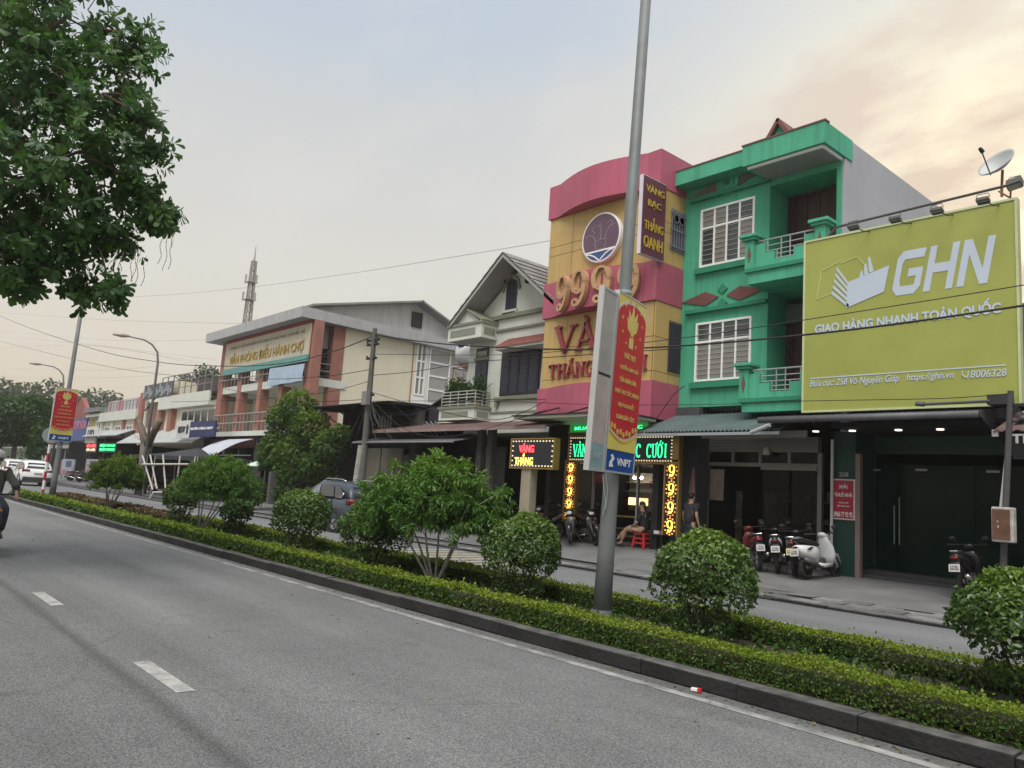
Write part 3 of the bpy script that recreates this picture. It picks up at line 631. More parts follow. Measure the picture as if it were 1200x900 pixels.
def window(parent, x0, x1, z0, z1, y, cols, splits=(0, 1), fm=WHITEF, panes=(PANE,), fw=.06, bars=0, barm=WHITEF, name='window', proud=.05, vbars=0):
    """framed window facing the street: frame, panes, and a bar grille as sub-parts; y is the wall face"""
    b = MB(); W_, H_ = x1-x0, z1-z0
    b.box(x0-fw, x1+fw, y-proud, y+.08, z1, z1+fw); b.box(x0-fw, x1+fw, y-proud, y+.08, z0-fw, z0); b.box(x0-fw, x0, y-proud, y+.08, z0, z1); b.box(x1, x1+fw, y-proud, y+.08, z0, z1)
    for i in range(1, cols): xx = x0+W_*i/cols; b.box(xx-fw*.45, xx+fw*.45, y-proud*.8, y+.06, z0, z1)
    for s in splits[1:-1]: zz = z0+H_*s; b.box(x0, x1, y-proud*.7, y+.05, zz-fw*.5, zz+fw*.5)
    f = b.build(name, fm, parent)
    for i in range(cols):
        for j in range(len(splits)-1):
            q = MB(); q.box(x0+W_*i/cols+fw*.4, x0+W_*(i+1)/cols-fw*.4, y-.012, y+.02, z0+H_*splits[j]+fw*.4, z0+H_*splits[j+1]-fw*.4); q.build('pane', panes[(i*7+j*3) % len(panes)], f)
    if bars or vbars:
        q = MB()
        for k in range(1, bars): zz = z0+H_*k/bars; q.box(x0, x1, y-.03, y-.018, zz-.006, zz+.006)
        for k in range(1, vbars): xx = x0+W_*k/vbars; q.box(xx-.006, xx+.006, y-.032, y-.02, z0, z1)
        q.build('security_grille', barm, f)
    return f
def corrugated(b, a0, a1, c0, c1, n, amp=.02, th=.012):
    """ribbed sheet between edge a0-a1 (wall) and edge c0-c1 (front)"""
    a0, a1, c0, c1 = map(Vector, (a0, a1, c0, c1)); k = n*4; vs = []
    for i in range(k+1):
        t = i/k; z = amp*(0, 1, 1, 0)[i % 4]
        p, q = a0.lerp(a1, t), c0.lerp(c1, t); vs += [p+V3(0, 0, z), q+V3(0, 0, z), q+V3(0, 0, z-th), p+V3(0, 0, z-th)]
    fs = [(i*4+j, i*4+(j+1) % 4, i*4+4+(j+1) % 4, i*4+4+j) for i in range(k) for j in range(4)]
    return b.add(vs, fs+[(0, 1, 2, 3), (k*4+3, k*4+2, k*4+1, k*4)])
def shell(parent, x0, x1, y0, y1, z0, z1, m, t=.2, name='wall'):
    """ground floor shop room open to the street: two side walls, back, ceiling, floor"""
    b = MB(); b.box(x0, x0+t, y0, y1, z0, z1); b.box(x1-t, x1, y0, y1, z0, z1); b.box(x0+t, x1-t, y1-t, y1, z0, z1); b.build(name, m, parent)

# ------------------------------------------------------------------ the green house
def green_house():
    y = 18.0; x0, x1 = -13.45, -8.62; ZB = at(800, 478, y=y).z; ZT = at(815, 205, y=y).z+.35
    root = thing('green_house', 'three storey green house with two balconies between the gold shop and the lime billboard', 'house', ((x0+x1)/2, y, .09))
    xb = at(901, 300, y=y).x; xr = at(980, 260, y=y).x; yr = 19.0
    zt2w = at(925, 154.5, y=16.9).z; ZT = min(ZT, zt2w-.06)
    # storey levels
    xb2 = xb; zf3 = at(940, 300, y=17.15).z-.15; zf2 = at(900, 462, y=17.15).z
    b = MB(); b.box(x0, xb, y, 31, ZB, ZT); b.box(xr, x1-.06, y, 31, ZB, ZT); b.box(xb, xr, yr, 31, ZB, ZT); b.box(xb, xr, y+.02, yr, zf3-.35, zf3-.12); b.box(xb, xr, y+.02, yr, zf2-.30, zf2-.1); b.box(xb, xr, y+.01, yr, ZT-.7, ZT-.01)
    b.build('wall', GREEN, root)
    boxpart(root, 'side_wall', GREYW, x1-.06, x1, y+.36, 31.01, ZB-1, zt2w)
    boxpart(root, 'side_wall', GREYW, x1-.06, x1, y+.002, y+.358, ZB-1, zt2w-.56)
    # roof slab with deep eaves: left part and a further projecting right part
    zt1 = at(842, 186, y=17.45).z; zb1 = zt1-.42
    e0 = MB(); e0.box(x0-.1, xb+.05, 17.45, 31, zb1, zt1); e0.build('roof', GREEN, root)
    zt2 = at(925, 154.5, y=16.9).z; zb2 = zt2-.55
    e1 = MB(); e1.box(xb-.18, x1+.03, 16.9, 18.35, zb2, zt2); r2 = e1.build('roof', GREEN, root)
    q = MB(); q.box(xb-.05, x1-.1, 17.05, 18.0, zb2-.045, zb2-.004); q.build('soffit', mat('grey soffit', (.30, .29, .28), .8), r2)
    q = MB(); q.box(xb-.08, x1-.07, 16.99, 17.05, zb2-.07, zb2-.004); q.box(x1-.1, x1-.05, 17.05, 18, zb2-.07, zb2-.004); q.build('soffit_trim', WHITEF, r2)
    q = MB(); q.box(x0-.12, xb-.2, 17.43, 17.6, zt1, zt1+.035); q.box(xb-.2, x1+.05, 16.88, 17.1, zt2, zt2+.04); q.build('roof_edge', MAROON, root)
    # small pediment over the eaves
    a, bb, c = at(897, 163, y=17.5), at(912, 144, y=17.5), at(929, 152, y=17.5)
    hx = (c.x-a.x)/2*1.15; cx = bb.x; zb = zt2-.05; pk = bb.z+.1
    q = MB(); q.prism([(cx-hx, 17.6, zb), (cx+hx, 17.6, zb), (cx, 17.6, pk-.1)], (0, 1.2, 0)); pd = q.build('pediment', GREEN, root)
    q = MB(); q.bar((cx-hx-.1, 18.2, zb), (cx+.02, 18.2, pk), 1.5, .09); q.bar((cx+hx+.1, 18.2, zb), (cx-.02, 18.2, pk), 1.5, .09); q.build('pediment_roof', MAROON, pd)
    # windows
    for (tl, br, sl) in (((822.5, 249), (884, 303), ((820, 318), (886, 306))), ((816.5, 381.5), (880, 441), ((812, 455), (881, 447)))):
        xa, xb_, za, zb_ = rect(tl, br, y); zc = (at(tl[0], tl[1], y=y).z); 
        z1 = at((tl[0]+br[0])/2, (tl[1]+(231 if tl[1] < 300 else 371))/2, y=y).z; z0 = at((tl[0]+br[0])/2, (br[1]+(312 if tl[1] < 300 else 449))/2, y=y).z
        window(root, xa+.06, xb_-.06, z0+.05, z1-.03, y, 4, (0, .68, 1), panes=(PANE, PANE2, PANE, PANE2, PANE2, PANE) if tl[1] < 300 else (PANE2, PANE, PANE2, PANE, PANE, PANE3, PANE2), bars=11, vbars=0, barm=mat('bar grey', (.42, .43, .44), .5))
        q = MB(); q.box(xa-.12, xb_+.12, y-.12, y, z0-.2, z0-.04); q.build('window_sill', GREEND, root)
        q = MB(); zl = z1+.32; q.box(xa-.35, xb_+.45, y-.13, y, zl, zl+.11); q.build('ledge', GREEND, root)
    # ornament of the upper floor: round medallion between two long points
    c = at(853.5, 214, y=y-.02)
    q = MB(); q.prism([(c.x-1.35, y-.004, c.z-.17), (c.x-.2, y-.004, c.z-.2), (c.x-.2, y-.004, c.z+.22)], (0, -.03, 0)); q.prism([(c.x+1.35, y-.004, c.z+.13), (c.x+.2, y-.004, c.z+.2), (c.x+.2, y-.004, c.z-.2)], (0, -.03, 0)); q.build('ornament', mat('brown panel', (.15, .13, .12), .8), root)
    q = MB(); q.lathe((c.x, y-.01, c.z), [(.36, 0), (.36, .07), (.30, .08), (.29, .05), (.21, .05), (.20, .08), (.12, .08), (.11, .05)], 24, (0, -1, 0)); q.build('medallion', GREEN, root)
    q = MB()
    for a in range(4): q.obox((c.x+.05*math.cos(R(45+90*a)), y-.05, c.z+.05*math.sin(R(45+90*a))), (.03, 0, .03), (.03, 0, -.03), (0, .012, 0))
    q.build('medallion_flower', GREEND, root)
    c = at(847, 347, y=y)
    for sx in (-1, 1):
        q = MB(); q.prism([(c.x+sx*.12, y-.004, c.z), (c.x+sx*.55, y-.004, c.z+.2), (c.x+sx*1.35, y-.004, c.z), (c.x+sx*.55, y-.004, c.z-.2)], (0, -.03, 0)); q.build('ornament', MAROON, root)
        q = MB(); q.prism([(c.x, y-.004, c.z+sx*.06), (c.x+.16, y-.004, c.z+sx*.2), (c.x, y-.004, c.z+sx*.36), (c.x-.16, y-.004, c.z+sx*.2)], (0, -.035, 0)); q.build('ornament', GREEND, root)
    # doors in the recess
    for zf, top in ((zf3, at(950, 206, y=yr).z), (zf2, at(920, 358, y=yr).z)):
        xa = at(920, 250, y=yr).x; xb_ = min(xr-.1, at(977, 250, y=yr).x); mx = (xa+xb_)/2
        q = MB(); q.box(xa-.1, xa, yr-.08, yr-.002, zf-.1, top+.1); q.box(xb_, xb_+.1, yr-.08, yr-.002, zf-.1, top+.1); q.box(xa, xb_, yr-.08, yr-.002, top, top+.1); q.box(xa, xb_, yr-.07, yr-.002, top-.58, top-.5); dr = q.build('door', WOOD, root)
        for i in range(4):
            w_ = (xb_-xa)/4; q = MB(); q.box(xa+w_*i+.012, xa+w_*(i+1)-.012, yr-.06, yr-.004, zf-.1, top-.59); q.box(xa+w_*i+.1, xa+w_*(i+1)-.1, yr-.072, yr-.05, zf+.2, zf+.8); q.box(xa+w_*i+.1, xa+w_*(i+1)-.1, yr-.072, yr-.05, zf+1.0, top-.75); q.build('door_leaf', WOOD, dr)
        for i in range(2):
            w_ = (xb_-xa)/2; q = MB(); q.box(xa+w_*i+.05, xa+w_*(i+1)-.05, yr-.04, yr-.004, top-.48, top-.03); q.build('pane', glass('transom glass', (.16, .17, .19), .12), dr)
    # balconies
    for k, (pl, pr, ptop, pled, pbot) in enumerate((((875, 290), (966, 272), 288, (908, 312), (908, 328)), ((868, 440), (962, 430), 441, (903, 468), (903, 482)))):
        yb = 17.15; xa = at(*pl, y=yb).x; xc = at(*pr, y=yb).x; zl = at(*pled, y=yb).z; zb_ = at(*pbot, y=yb).z; zt = zl+.75
        bl = MB(); bl.box(xa+.05, xc, yb, y-.002, zb_, zl-.05); bl.box(xa+.07, xc-.02, yb+.02, yb+.16, zl+.05, zl+.2)
        w_ = xc-xa
        for s in (0, 1):
            xs0 = xa+.2 if s == 0 else xc-.2
            sg = 1 if s == 0 else -1
            bl.box(xs0, xs0+sg*w_*.15, yb+.02, yb+.16, zl+.2, zt-.08); bl.box(xs0+sg*w_*.15, xs0+sg*w_*.28, yb+.02, yb+.16, zl+.2, zl+.42)
        bl.box(xa+.02, xa+.14, yb+.16, y-.002, zl+.05, zt-.1)
        B = bl.build('balcony', GREEN, root)
        q = MB(); q.box(xa-.02, xc+.03, yb-.06, y-.002, zl-.05, zl+.05); q.build('balcony_ledge', GREEND, B)
        for xx in (xa+.1, xc-.1):
            q = MB(); q.box(xx-.13, xx+.13, yb-.03, yb+.23, zl+.05, zt+.05); q.box(xx-.2, xx+.2, yb-.1, yb+.3, zt+.05, zt+.12); q.box(xx-.25, xx+.25, yb-.15, yb+.35, zt+.12, zt+.2); q.build('balcony_pillar', GREEN, B, bevel=.01)
            q = MB(); cz = (zl+zt)/2+.05
            for dx, dz in ((.045, .0), (0, .22)):
                q.prism([(xx-.05, yb-.031, cz), (xx, yb-.031, cz-.22), (xx+.05, yb-.031, cz), (xx, yb-.031, cz+.22)], (0, -.012-.004*(dz > 0), 0))
            q.build('star_ornament', MAROON, B)
        q = MB(); ztr = zt+.02
        q.tube([(xa+.25, yb+.09, ztr), (xc-.25, yb+.09, ztr)], .022, 6)
        x_l, x_r = xa+.2+w_*.15, xc-.2-w_*.15
        for zz in (ztr-.16, ztr-.30): q.tube([(x_l, yb+.09, zz), (x_r, yb+.09, zz)], .014, 5)
        x_l2, x_r2 = xa+.2+w_*.28, xc-.2-w_*.28
        for zz in (ztr-.42, zl+.24): q.tube([(x_l2, yb+.09, zz), (x_r2, yb+.09, zz)], .014, 5)
        for xx in (x_l+.03, x_l2+.03, (x_l+x_r)/2-.12, (x_l+x_r)/2+.12, x_r2-.03, x_r-.03): q.tube([(xx, yb+.09, ztr if xx not in (x_l2+.03, x_r2-.03) else ztr-.3), (xx, yb+.09, ztr-.3 if xx in (x_l+.03, x_r-.03) else zl+.22)], .016, 5)
        q.build('railing', STEEL, B)
    # ground floor: shop room behind glass
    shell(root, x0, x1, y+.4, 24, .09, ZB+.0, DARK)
    boxpart(root, 'ceiling', FLOORS, x0+.2, x1-.2, y+.45, 24, ZB-.06, ZB); boxpart(root, 'shop_floor', FLOORS, x0+.2, x1-.2, 18.4, 23.8, .09, .25)
    xs0, xs1 = at(828, 600, y=18.6).x, at(962, 600, y=18.6).x
    zh = at(895, 526, y=18.5).z; zh2 = at(895, 518, y=18.5).z
    q = MB(); z0_, z1_ = at(895, 530, y=18.5).z, at(895, 513, y=18.5).z; q.box(xs0-.1, xs1, 18.42, 18.6, z0_, z1_)
    for k in range(5): q.box(xs0-.1, xs1, 18.405, 18.42, z0_+.02+k*(z1_-z0_)/5, z0_+.005+(k+.8)*(z1_-z0_)/5)
    q.build('roller_shutter_box', mat('shutter box', (.20, .20, .185), .6), root)
    fr = mat('shop frame', (.22, .22, .21), .5); q = MB(); zt = at(895, 545, y=18.6).z
    q.box(xs0-.09, xs0+.06, 18.5, 18.62, .09, z0_-.002); q.box(xs1-.05, xs1+.06, 18.5, 18.62, .09, z0_-.002)
    q.box(xs0+.06, xs1-.05, 18.52, 18.62, zt-.05, zt+.05)
    for k in (.25, .5, .75): xx = xs0+(xs1-xs0)*k; q.box(xx-.04, xx+.04, 18.52, 18.62, zt+.05, z0_)
    q.box(xs0+.06+(xs1-xs0)*.5, xs1-.05, 18.46, 18.52, zt-.13, zt-.02)
    f = q.build('shop_front', fr, root)
    gl = mat('dark shop glass', (.010, .011, .012), .08, spec=.12, var=.1); gl.node_tree.nodes['Principled BSDF'].inputs['Alpha'].default_value = .55
    for k in range(4): q = MB(); q.box(xs0+.06+(xs1-xs0)*k/4, xs0-.03+(xs1-xs0)*(k+1)/4, 18.58, 18.60, zt+.055, z0_-.01); q.build('pane', gl, f)
    for k in (2, 3): q = MB(); q.box(xs0+.06+(xs1-xs0)*k/4, xs0-.03+(xs1-xs0)*(k+1)/4, 18.58, 18.60, .12, zt-.06); q.build('pane', gl, f)
    q = MB(); p = at(840, 568, y=18.48); q.box(p.x-.22, p.x+.22, 18.47, 18.49, p.z-.42, p.z+.42); q.box(p.x-.05, p.x+.18, 18.46, 18.47, p.z+.1, p.z+.3); q.build('notice', mat('notice paper', (.34, .27, .24), .8, var=.3, scale=8), root)
    q = MB(); p = at(898, 529, y=18.35); q.lathe(p, [(.05, .1), (.09, 0), (.1, -.08), (.03, -.1)], 10); q.build('shop_lamp', mat('lamp white', (.6, .6, .58), .5), root)
    # shelving inside, seen as faint uprights
    q = MB()
    for xx in (-12.2, -11.0, -10.2, -9.6):
        q.box(xx-.02, xx+.02, 21, 21.04, .12, 2.2)
    for zz in (.7, 1.3, 1.9): q.box(-12.2, -9.6, 20.95, 21.3, zz, zz+.03)
    q.build('shelf', mat('shelf metal', (.16, .16, .16), .4), root)
    q = MB()
    for k in range(26):
        xx = -12.15+2.5*((k*.377) % 1); zz = (.73, 1.33, 1.93)[k % 3]; w_ = .08+.10*((k*.61) % 1); q.box(xx, xx+w_, 20.98, 21.2, zz+.005, zz+.1+.2*((k*.43) % 1))
    for px in (866, 900, 906): p = at(px, 578, y=20.4); q.box(p.x-.10, p.x+.10, 20.4, 20.44, .6, 2.1)  # pale upright strips put in for the reflections on the shop glass
    q.build('stock_and_reflections', mat('mixed stock', (.20, .19, .17), .8, var=.9, scale=2.5), root, kind='stuff')
    # blue-black side strip next to the gold shop
    boxpart(root, 'ground_pier', mat('dark pier', (.06, .065, .075), .8), x0-.0, at(822, 600, y=18).x-.1, 17.9, 18.4, .09, ZB)
    return root
green_house()
q = MB(); yaw_ = 16.3
a0, a1 = at(735, 492, y=17.9), at(896, 480, y=17.9); c0, c1 = at(733, 508, y=yaw_), at(893, 503, y=yaw_)
AW = thing('awning', 'grey green corrugated awning over the glass shop front of the green house', 'awning', (-11.2, 17, 3.6))
z_b = (a0.z+a1.z)/2; z_f = (c0.z+c1.z)/2
corrugated(q, (-13.55, 17.98, z_b), (-9.3, 17.98, z_b), (-13.55, yaw_, z_f), (-9.3, yaw_, z_f), 36, .03); q.build('sheet', AWNG, AW)
q = MB(); q.box(-13.55, -9.3, yaw_+.0, yaw_+.05, z_f-.1, z_f-.03); q.build('front_beam', mat('light beam', (.30, .33, .35), .6), AW)
for xx in (-13.2, -11.4, -9.6):
    q = MB(); q.bar((xx, 17.97, z_b-.08), (xx, yaw_+.06, z_f-.07), .05, .05); q.build('rafter', BLACKM, AW)
q = MB(); q.tube([at(880, 507, y=16.1), at(902, 498, y=16.1)], .05, 8); q.build('rain_pipe', mat('pipe grey', (.35, .37, .4), .5), AW)
q = MB(); za = at(890, 510, y=17.2).z; q.box(at(822, 510, y=17.2).x, at(945, 510, y=17.2).x, 17.2, 17.26, za-.06, za+.1); q.build('fascia_board', mat('pale board', (.30, .29, .27), .7), AW)

# ------------------------------------------------------------------ the gold shop
def gold_shop():
    y = 16.87; x0, x1 = -17.9, -13.45
    root = thing('gold_shop_building', 'pink and yellow clad gold shop building with big numerals on its bowed bands', 'shop building', ((x0+x1)/2, y, .09))
    zb = at(762, 490, y=y).z; zt = at(777, 176, y=y).z
    b = MB(); b.box(x0, x1, y, 30, zb+.1, zt-.6); b.build('wall', JOINT, root)
    bands = []
    for zlo, zhi in ((at(779, 218, y=y).z, zt), (at(769, 352, y=y).z, at(770, 306, y=y).z), (zb, at(764, 446, y=y).z)):
        n = 10; pts = [(x0-.06, 30.02), (x0-.06, y-.12), (x0+.42, y-.12)]
        for i in range(1, n): t = i/n; pts.append((x0+.42+(x1-.42-x0-.42)*t, y-.12-.42*math.sin(math.pi*t)))
        pts += [(x1-.42, y-.12), (x1+.06, y-.12), (x1+.06, 30.02)]
        q = MB(); q.prism([(px, py, zlo) for px, py in pts], (0, 0, zhi-zlo)); bands.append((zlo, zhi)); q.build('band', PINK, root, smooth=False)
    # yellow cladding panels, front and side, with dark joints between
    for zlo, zhi, rows in ((bands[1][1], bands[0][0], 3), (bands[2][1], bands[1][0], 3)):
        cuts = [0, .42, .56, 1] if zhi > 9 else [0, .12, .55, 1]
        for r_ in range(3):
            za, zc = zlo+(zhi-zlo)*cuts[r_], zlo+(zhi-zlo)*cuts[r_+1]
            xs = [x0, x0+1.05, x0+2.4, x0+3.5, x1-.02]
            for i in range(4): boxpart(root, 'cladding_panel', YEL, xs[i]+.008, xs[i+1]-.008, y-.05, y-.001, za+.008, zc-.008)
            for a_, b_ in ((y-.05, y+.62), (y+.62, 18.0)): boxpart(root, 'cladding_panel', YEL, x1-.005, x1+.035, a_+.008, b_-.008, za+.008, zc-.008)
    # bronze numerals, capitals
    nz = (bands[1][0]+bands[1][1])/2; xa, xb = at(656, 350, y=y-.3).x, at(749, 318, y=y-.3).x; gw = (xb-xa-.3)/4
    for i in range(4):
        t = (xa+gw/2+i*(gw+.1)-x0-.42)/(x1-x0-.84); yy = y-.12-.42*math.sin(math.pi*min(max(t, 0), 1)); xc = xa+gw/2+i*(gw+.1)
        sl = math.atan(.42*math.pi/(x1-x0-.84)*math.cos(math.pi*t)); r_ = V3(math.cos(sl), -math.sin(sl), 0)
        q = MB(); serif(q, '9', (xc, yy-.02, nz), r_, (0, 0, 1), gw*1.02, (bands[1][1]-bands[1][0])*.93, .16); q.build('numeral', GOLD, root)
        q = MB(); pc = Vector((xc, yy-.03, nz)); h_ = (bands[1][1]-bands[1][0])*.93
        q.prism([pc+r_*(.40*gw*math.cos(R(a)))+V3(0, 0, .18*h_+.315*h_*math.sin(R(a))) for a in range(0, 360, 20)], (0, -.06, 0)); q.build('numeral_face', GOLD, root)
        q = MB(); q.prism([pc+r_*(-.05*gw)+V3(0, -.06, .02*h_), pc+r_*(.06*gw)+V3(0, -.06, .02*h_), pc+r_*(.06*gw)+V3(0, -.06, .34*h_), pc+r_*(-.05*gw)+V3(0, -.06, .34*h_)], (0, -.004, 0)); q.build('numeral_counter', LETR, root)
    c0, c1 = at(655, 398, y=y), at(757, 381, y=y); h = abs(at(664, 383, y=y).z-at(664, 413, y=y).z); wd = c1.x-c0.x
    word(['V', 'A`', 'N', 'G'], LETR, root, ((c0.x+c1.x)/2, y-.055, (at(664, 398, y=y).z)), (1, 0, 0), (0, 0, 1), wd*.225, h, wd*.033, .10)
    c0, c1 = at(646, 436, y=y), at(760, 425, y=y); h = abs(at(653, 428, y=y).z-at(653, 443, y=y).z); wd = c1.x-c0.x
    word(['T', 'H', "A('", 'N', 'G', ' ', 'O', 'A', 'N', 'H'], LETR, root, ((c0.x+c1.x)/2, y-.055, at(653, 435.5, y=y).z), (1, 0, 0), (0, 0, 1), wd*.088, h, wd*.0135, .08)
    # round emblem: basket of flowers over a blue bowl
    c = at(706.5, 279, y=y-.1); rr = 30*(c-CAM).dot(FW)/FPX; cy = y-.052
    q = MB(); q.lathe((c.x, cy, c.z), [(rr, 0), (rr, .14), (rr*.94, .15), (rr*.93, .13)], 40, (0, -1, 0)); em = q.build('round_emblem', WHITEF, root)
    q = MB(); q.lathe((c.x, cy-.135, c.z), [(rr*.93, 0), (rr*.93, .008)], 40, (0, -1, 0)); q.build('emblem_disc', mat('purple disc', (.13, .075, .115), .4), em)
    q = MB(); pts = [(c.x+rr*.93*math.cos(R(a)), cy-.145, c.z+rr*.93*math.sin(R(a))) for a in range(-143, -36, 6)]; q.prism(pts, (0, -.004, 0)); q.build('emblem_bowl', mat('emblem blue', (.04, .085, .24), .4), em)
    def line(b, pts, w_, yy):
        for i in range(len(pts)-1):
            p, s = Vector((c.x+pts[i][0]*rr, yy, c.z+pts[i][1]*rr)), Vector((c.x+pts[i+1][0]*rr, yy, c.z+pts[i+1][1]*rr)); b.bar(p, s, .01, w_, up=(0, -1, 0)) if False else b.obox((p+s)/2, (s-p)/2, Vector((0, .004, 0)), (s-p).normalized().cross(Vector((0, 1, 0)))*w_/2)
    q = MB(); line(q, [(-.76, -.54), (.76, -.54)], .05, cy-.152); line(q, [(-.72+.7*t, -.6-.34*t*t) for t in (0, .3, .6, .9, 1.0)], .04, cy-.153); line(q, [(.68-.66*t, -.58-.34*t*t) for t in (0, .3, .6, .9, 1.0)], .04, cy-.153); q.build('emblem_arcs', WHITEF, em)
    q = MB(); yy = cy-.15
    line(q, [(-.22, -.48), (-.3, -.1), (.3, -.1), (.22, -.48), (-.22, -.48)], .012, yy); line(q, [(-.25, -.1), (-.4, .1), (-.62, .2), (-.78, .12)], .014, yy); line(q, [(.2, -.1), (.3, .15), (.45, .35), (.72, .42)], .014, yy); line(q, [(0, -.1), (.02, .25), (-.08, .5), (.02, .62)], .014, yy); line(q, [(-.3, .2), (-.5, .42), (-.2, .5), (.1, .46)], .012, yy); line(q, [(.3, .5), (.48, .6), (.6, .5), (.5, .38)], .012, yy)
    q.build('emblem_flowers', mat('grey line', (.38, .35, .38), .5), em)
    # side windows with bars
    for a, b_ in (((786, 246), (803, 300)), ((783, 378), (794, 438))):
        ya, yb = at(*a, x=x1).y, at(*b_, x=x1).y; za, zc = at(*b_, x=x1).z, at(*a, x=x1).z; yb = min(yb, 17.95)
        q = MB(); q.box(x1+.036, x1+.05, ya, yb, za, zc); wn = q.build('side_window', mat('dark opening', (.025, .028, .045), .5), root)
        q = MB()
        for k in range(6): yy = ya+(yb-ya)*k/5; q.box(x1+.05, x1+.09, yy-.013, yy+.013, za-.02, zc+.05)
        if a[1] < 300:
            for zz in (za+.1, (za+zc)/2, zc-.1): q.box(x1+.09, x1+.105, ya-.12, yb+.02, zz-.02, zz+.02)
            zz = (za+zc)/2+.35
            for sg in (-1, 1): q.lathe((x1+.095, (ya+yb)/2+sg*.13, zz), [(.14, 0), (.14, .012), (.11, .012), (.11, 0)], 12, (1, 0, 0))
        q.build('window_bars', mat('bar metal', (.16, .17, .21), .5) if a[1] < 300 else mat('dark bar metal', (.04, .042, .055), .5), wn)
    # ground floor shop
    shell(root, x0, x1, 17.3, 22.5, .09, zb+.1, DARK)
    q = MB(); q.box(x0+.2, x1-.2, 17.3, 22.3, .09, .13); q.build('shop_floor', FLOORS, root)
    q = MB(); q.box(x0, x1, y, 22.5, zb-.02, zb+.1); q.build('ceiling', DARK, root)
    xa, xb = at(672, 560, y=17.6).x, at(776, 560, y=17.6).x
    q = MB(); al = mat('aluminium', (.42, .42, .40), .35, .6)
    ztp = at(740, 545, y=17.6).z
    for xx in (xa, xa+.85, at(747, 580, y=17.6).x, xb-.05): q.box(xx-.03, xx+.03, 17.57, 17.65, .13, ztp)
    q.box(xa, xb, 17.57, 17.65, ztp, ztp+.12); fr = q.build('shop_front', al, root)
    gl = glass('clear shop glass', (.05, .05, .05), .03, .16)
    q = MB(); q.box(xa+.03, xa+.82, 17.6, 17.61, .15, ztp); q.build('pane', gl, fr); q = MB(); q.box(at(747, 580, y=17.6).x+.03, xb-.08, 17.6, 17.61, .15, ztp); q.build('pane', gl, fr)
    q = MB(); p = at(702, 562, y=17.58); q.box(p.x-.3, p.x+.3, 17.585, 17.598, p.z-.09, p.z+.2); q.build('red_sticker', mat('faded red print', (.28, .07, .08), .6, var=.5, scale=9), fr)
    # inside: counter, lit showcase, shelves, two small spotlights
    cz = at(745, 606, y=19).z; xl, xr_ = at(716, 600, y=19.0).x, at(785, 600, y=19.0).x
    q = MB(); q.box(xl-.2, xr_-.1, 18.8, 19.4, .13, cz-.35); q.build('counter', WOOD, root)
    q = MB(); q.box(xl-.2, xr_-.1, 18.76, 19.44, cz-.03, cz+.01); q.box(xl-.2, xr_-.1, 18.78, 18.84, .5, .56); q.box(xl-.2, xr_-.1, 18.78, 18.84, cz-.4, cz-.35); q.build('counter_edge', mat('gold strip', (.5, .36, .16), .35, .5), root)
    warm = mat('lit showcase', (1, .72, .42), emit=.9, ecol=(1, .62, .30))
    a, b_ = at(737, 585, y=19.4), at(757, 592, y=19.4); q = MB(); q.box(a.x, b_.x, 19.38, 19.5, min(a.z, b_.z)-.02, max(a.z, b_.z)+.06); q.build('lit_showcase', warm, root)
    a, b_ = at(769, 588, y=19.4), at(779, 593, y=19.4); q = MB(); q.box(a.x, b_.x, 19.38, 19.5, min(a.z, b_.z)-.02, max(a.z, b_.z)+.06); q.build('lit_showcase', warm, root)
    back = mat('back wall paper', (.34, .32, .29), .8, var=.3, scale=3)
    q = MB(); q.box(at(738, 560, y=21).x, at(785, 560, y=21).x, 21, 21.1, 1.3, 3.2); q.build('back_panel', back, root)
    q = MB(); zz0 = at(755, 570, y=20.9).z
    for k in range(4): q.box(at(738, 570, y=20.9).x, at(776, 570, y=20.9).x, 20.7, 21, zz0-.5+k*.3, zz0-.47+k*.3)
    q.build('shelf', mat('shelf metal', (.16, .16, .16), .4), root)
    q = MB(); a = at(770, 568, y=20.98); q.box(a.x-.3, a.x+.4, 20.97, 20.995, a.z-.12, a.z+.12); q.build('red_banner', mat('dull red banner', (.16, .05, .055), .7, var=.4, scale=10), root)
    sp = mat('spot bulb', (1, .9, .7), emit=28, ecol=(1, .85, .6))
    for px in (743.5, 752):
        q = MB(); q.ell(at(px, 560, y=20.5), (.05, .05, .05), 8, 6); q.build('spot_lamp', sp, root)
    return root
gold_shop()
# perpendicular sign on the corner
def corner_sign():
    x1 = -13.3; ya = at(752, 250, x=x1).y; yb = at(779, 262, x=x1).y; zt = at(753, 203, x=x1).z; zb = at(749, 296, x=x1).z
    s = thing('projecting_sign', 'tall purple projecting sign with yellow capitals on the corner of the gold shop', 'sign', (x1-.05, (ya+yb)/2, zb))
    boxpart(s, 'sign_box', mat('sign edge white', (.62, .60, .66), .5), x1-.12, x1, ya, yb, zb, zt)
    boxpart(s, 'sign_face', mat('purple sign face', (.115, .035, .055), .4), x1, x1+.012, ya+.02, yb, zb+.02, zt-.02)
    yc = (ya+yb)/2+.01; H = zt-zb; W_ = yb-ya
    for t, f, hh in (('VÀNG', .855, .12), ('BẠC', .66, .12), ('THẮNG', .41, .19), ('OANH', .17, .16)):
        text(t, GOLDY, s, (x1+.012, yc, zb+H*f), (0, 1, 0), (0, 0, 1), W_*(.80 if t != 'BẠC' else .56), H*hh*.92, .02, .006)
    for zz in (zb+.3, zt-.3): boxpart(s, 'bracket', BLACKM, x1-.3, x1-.12, yb-.12, yb-.06, zz, zz+.05)
corner_sign()
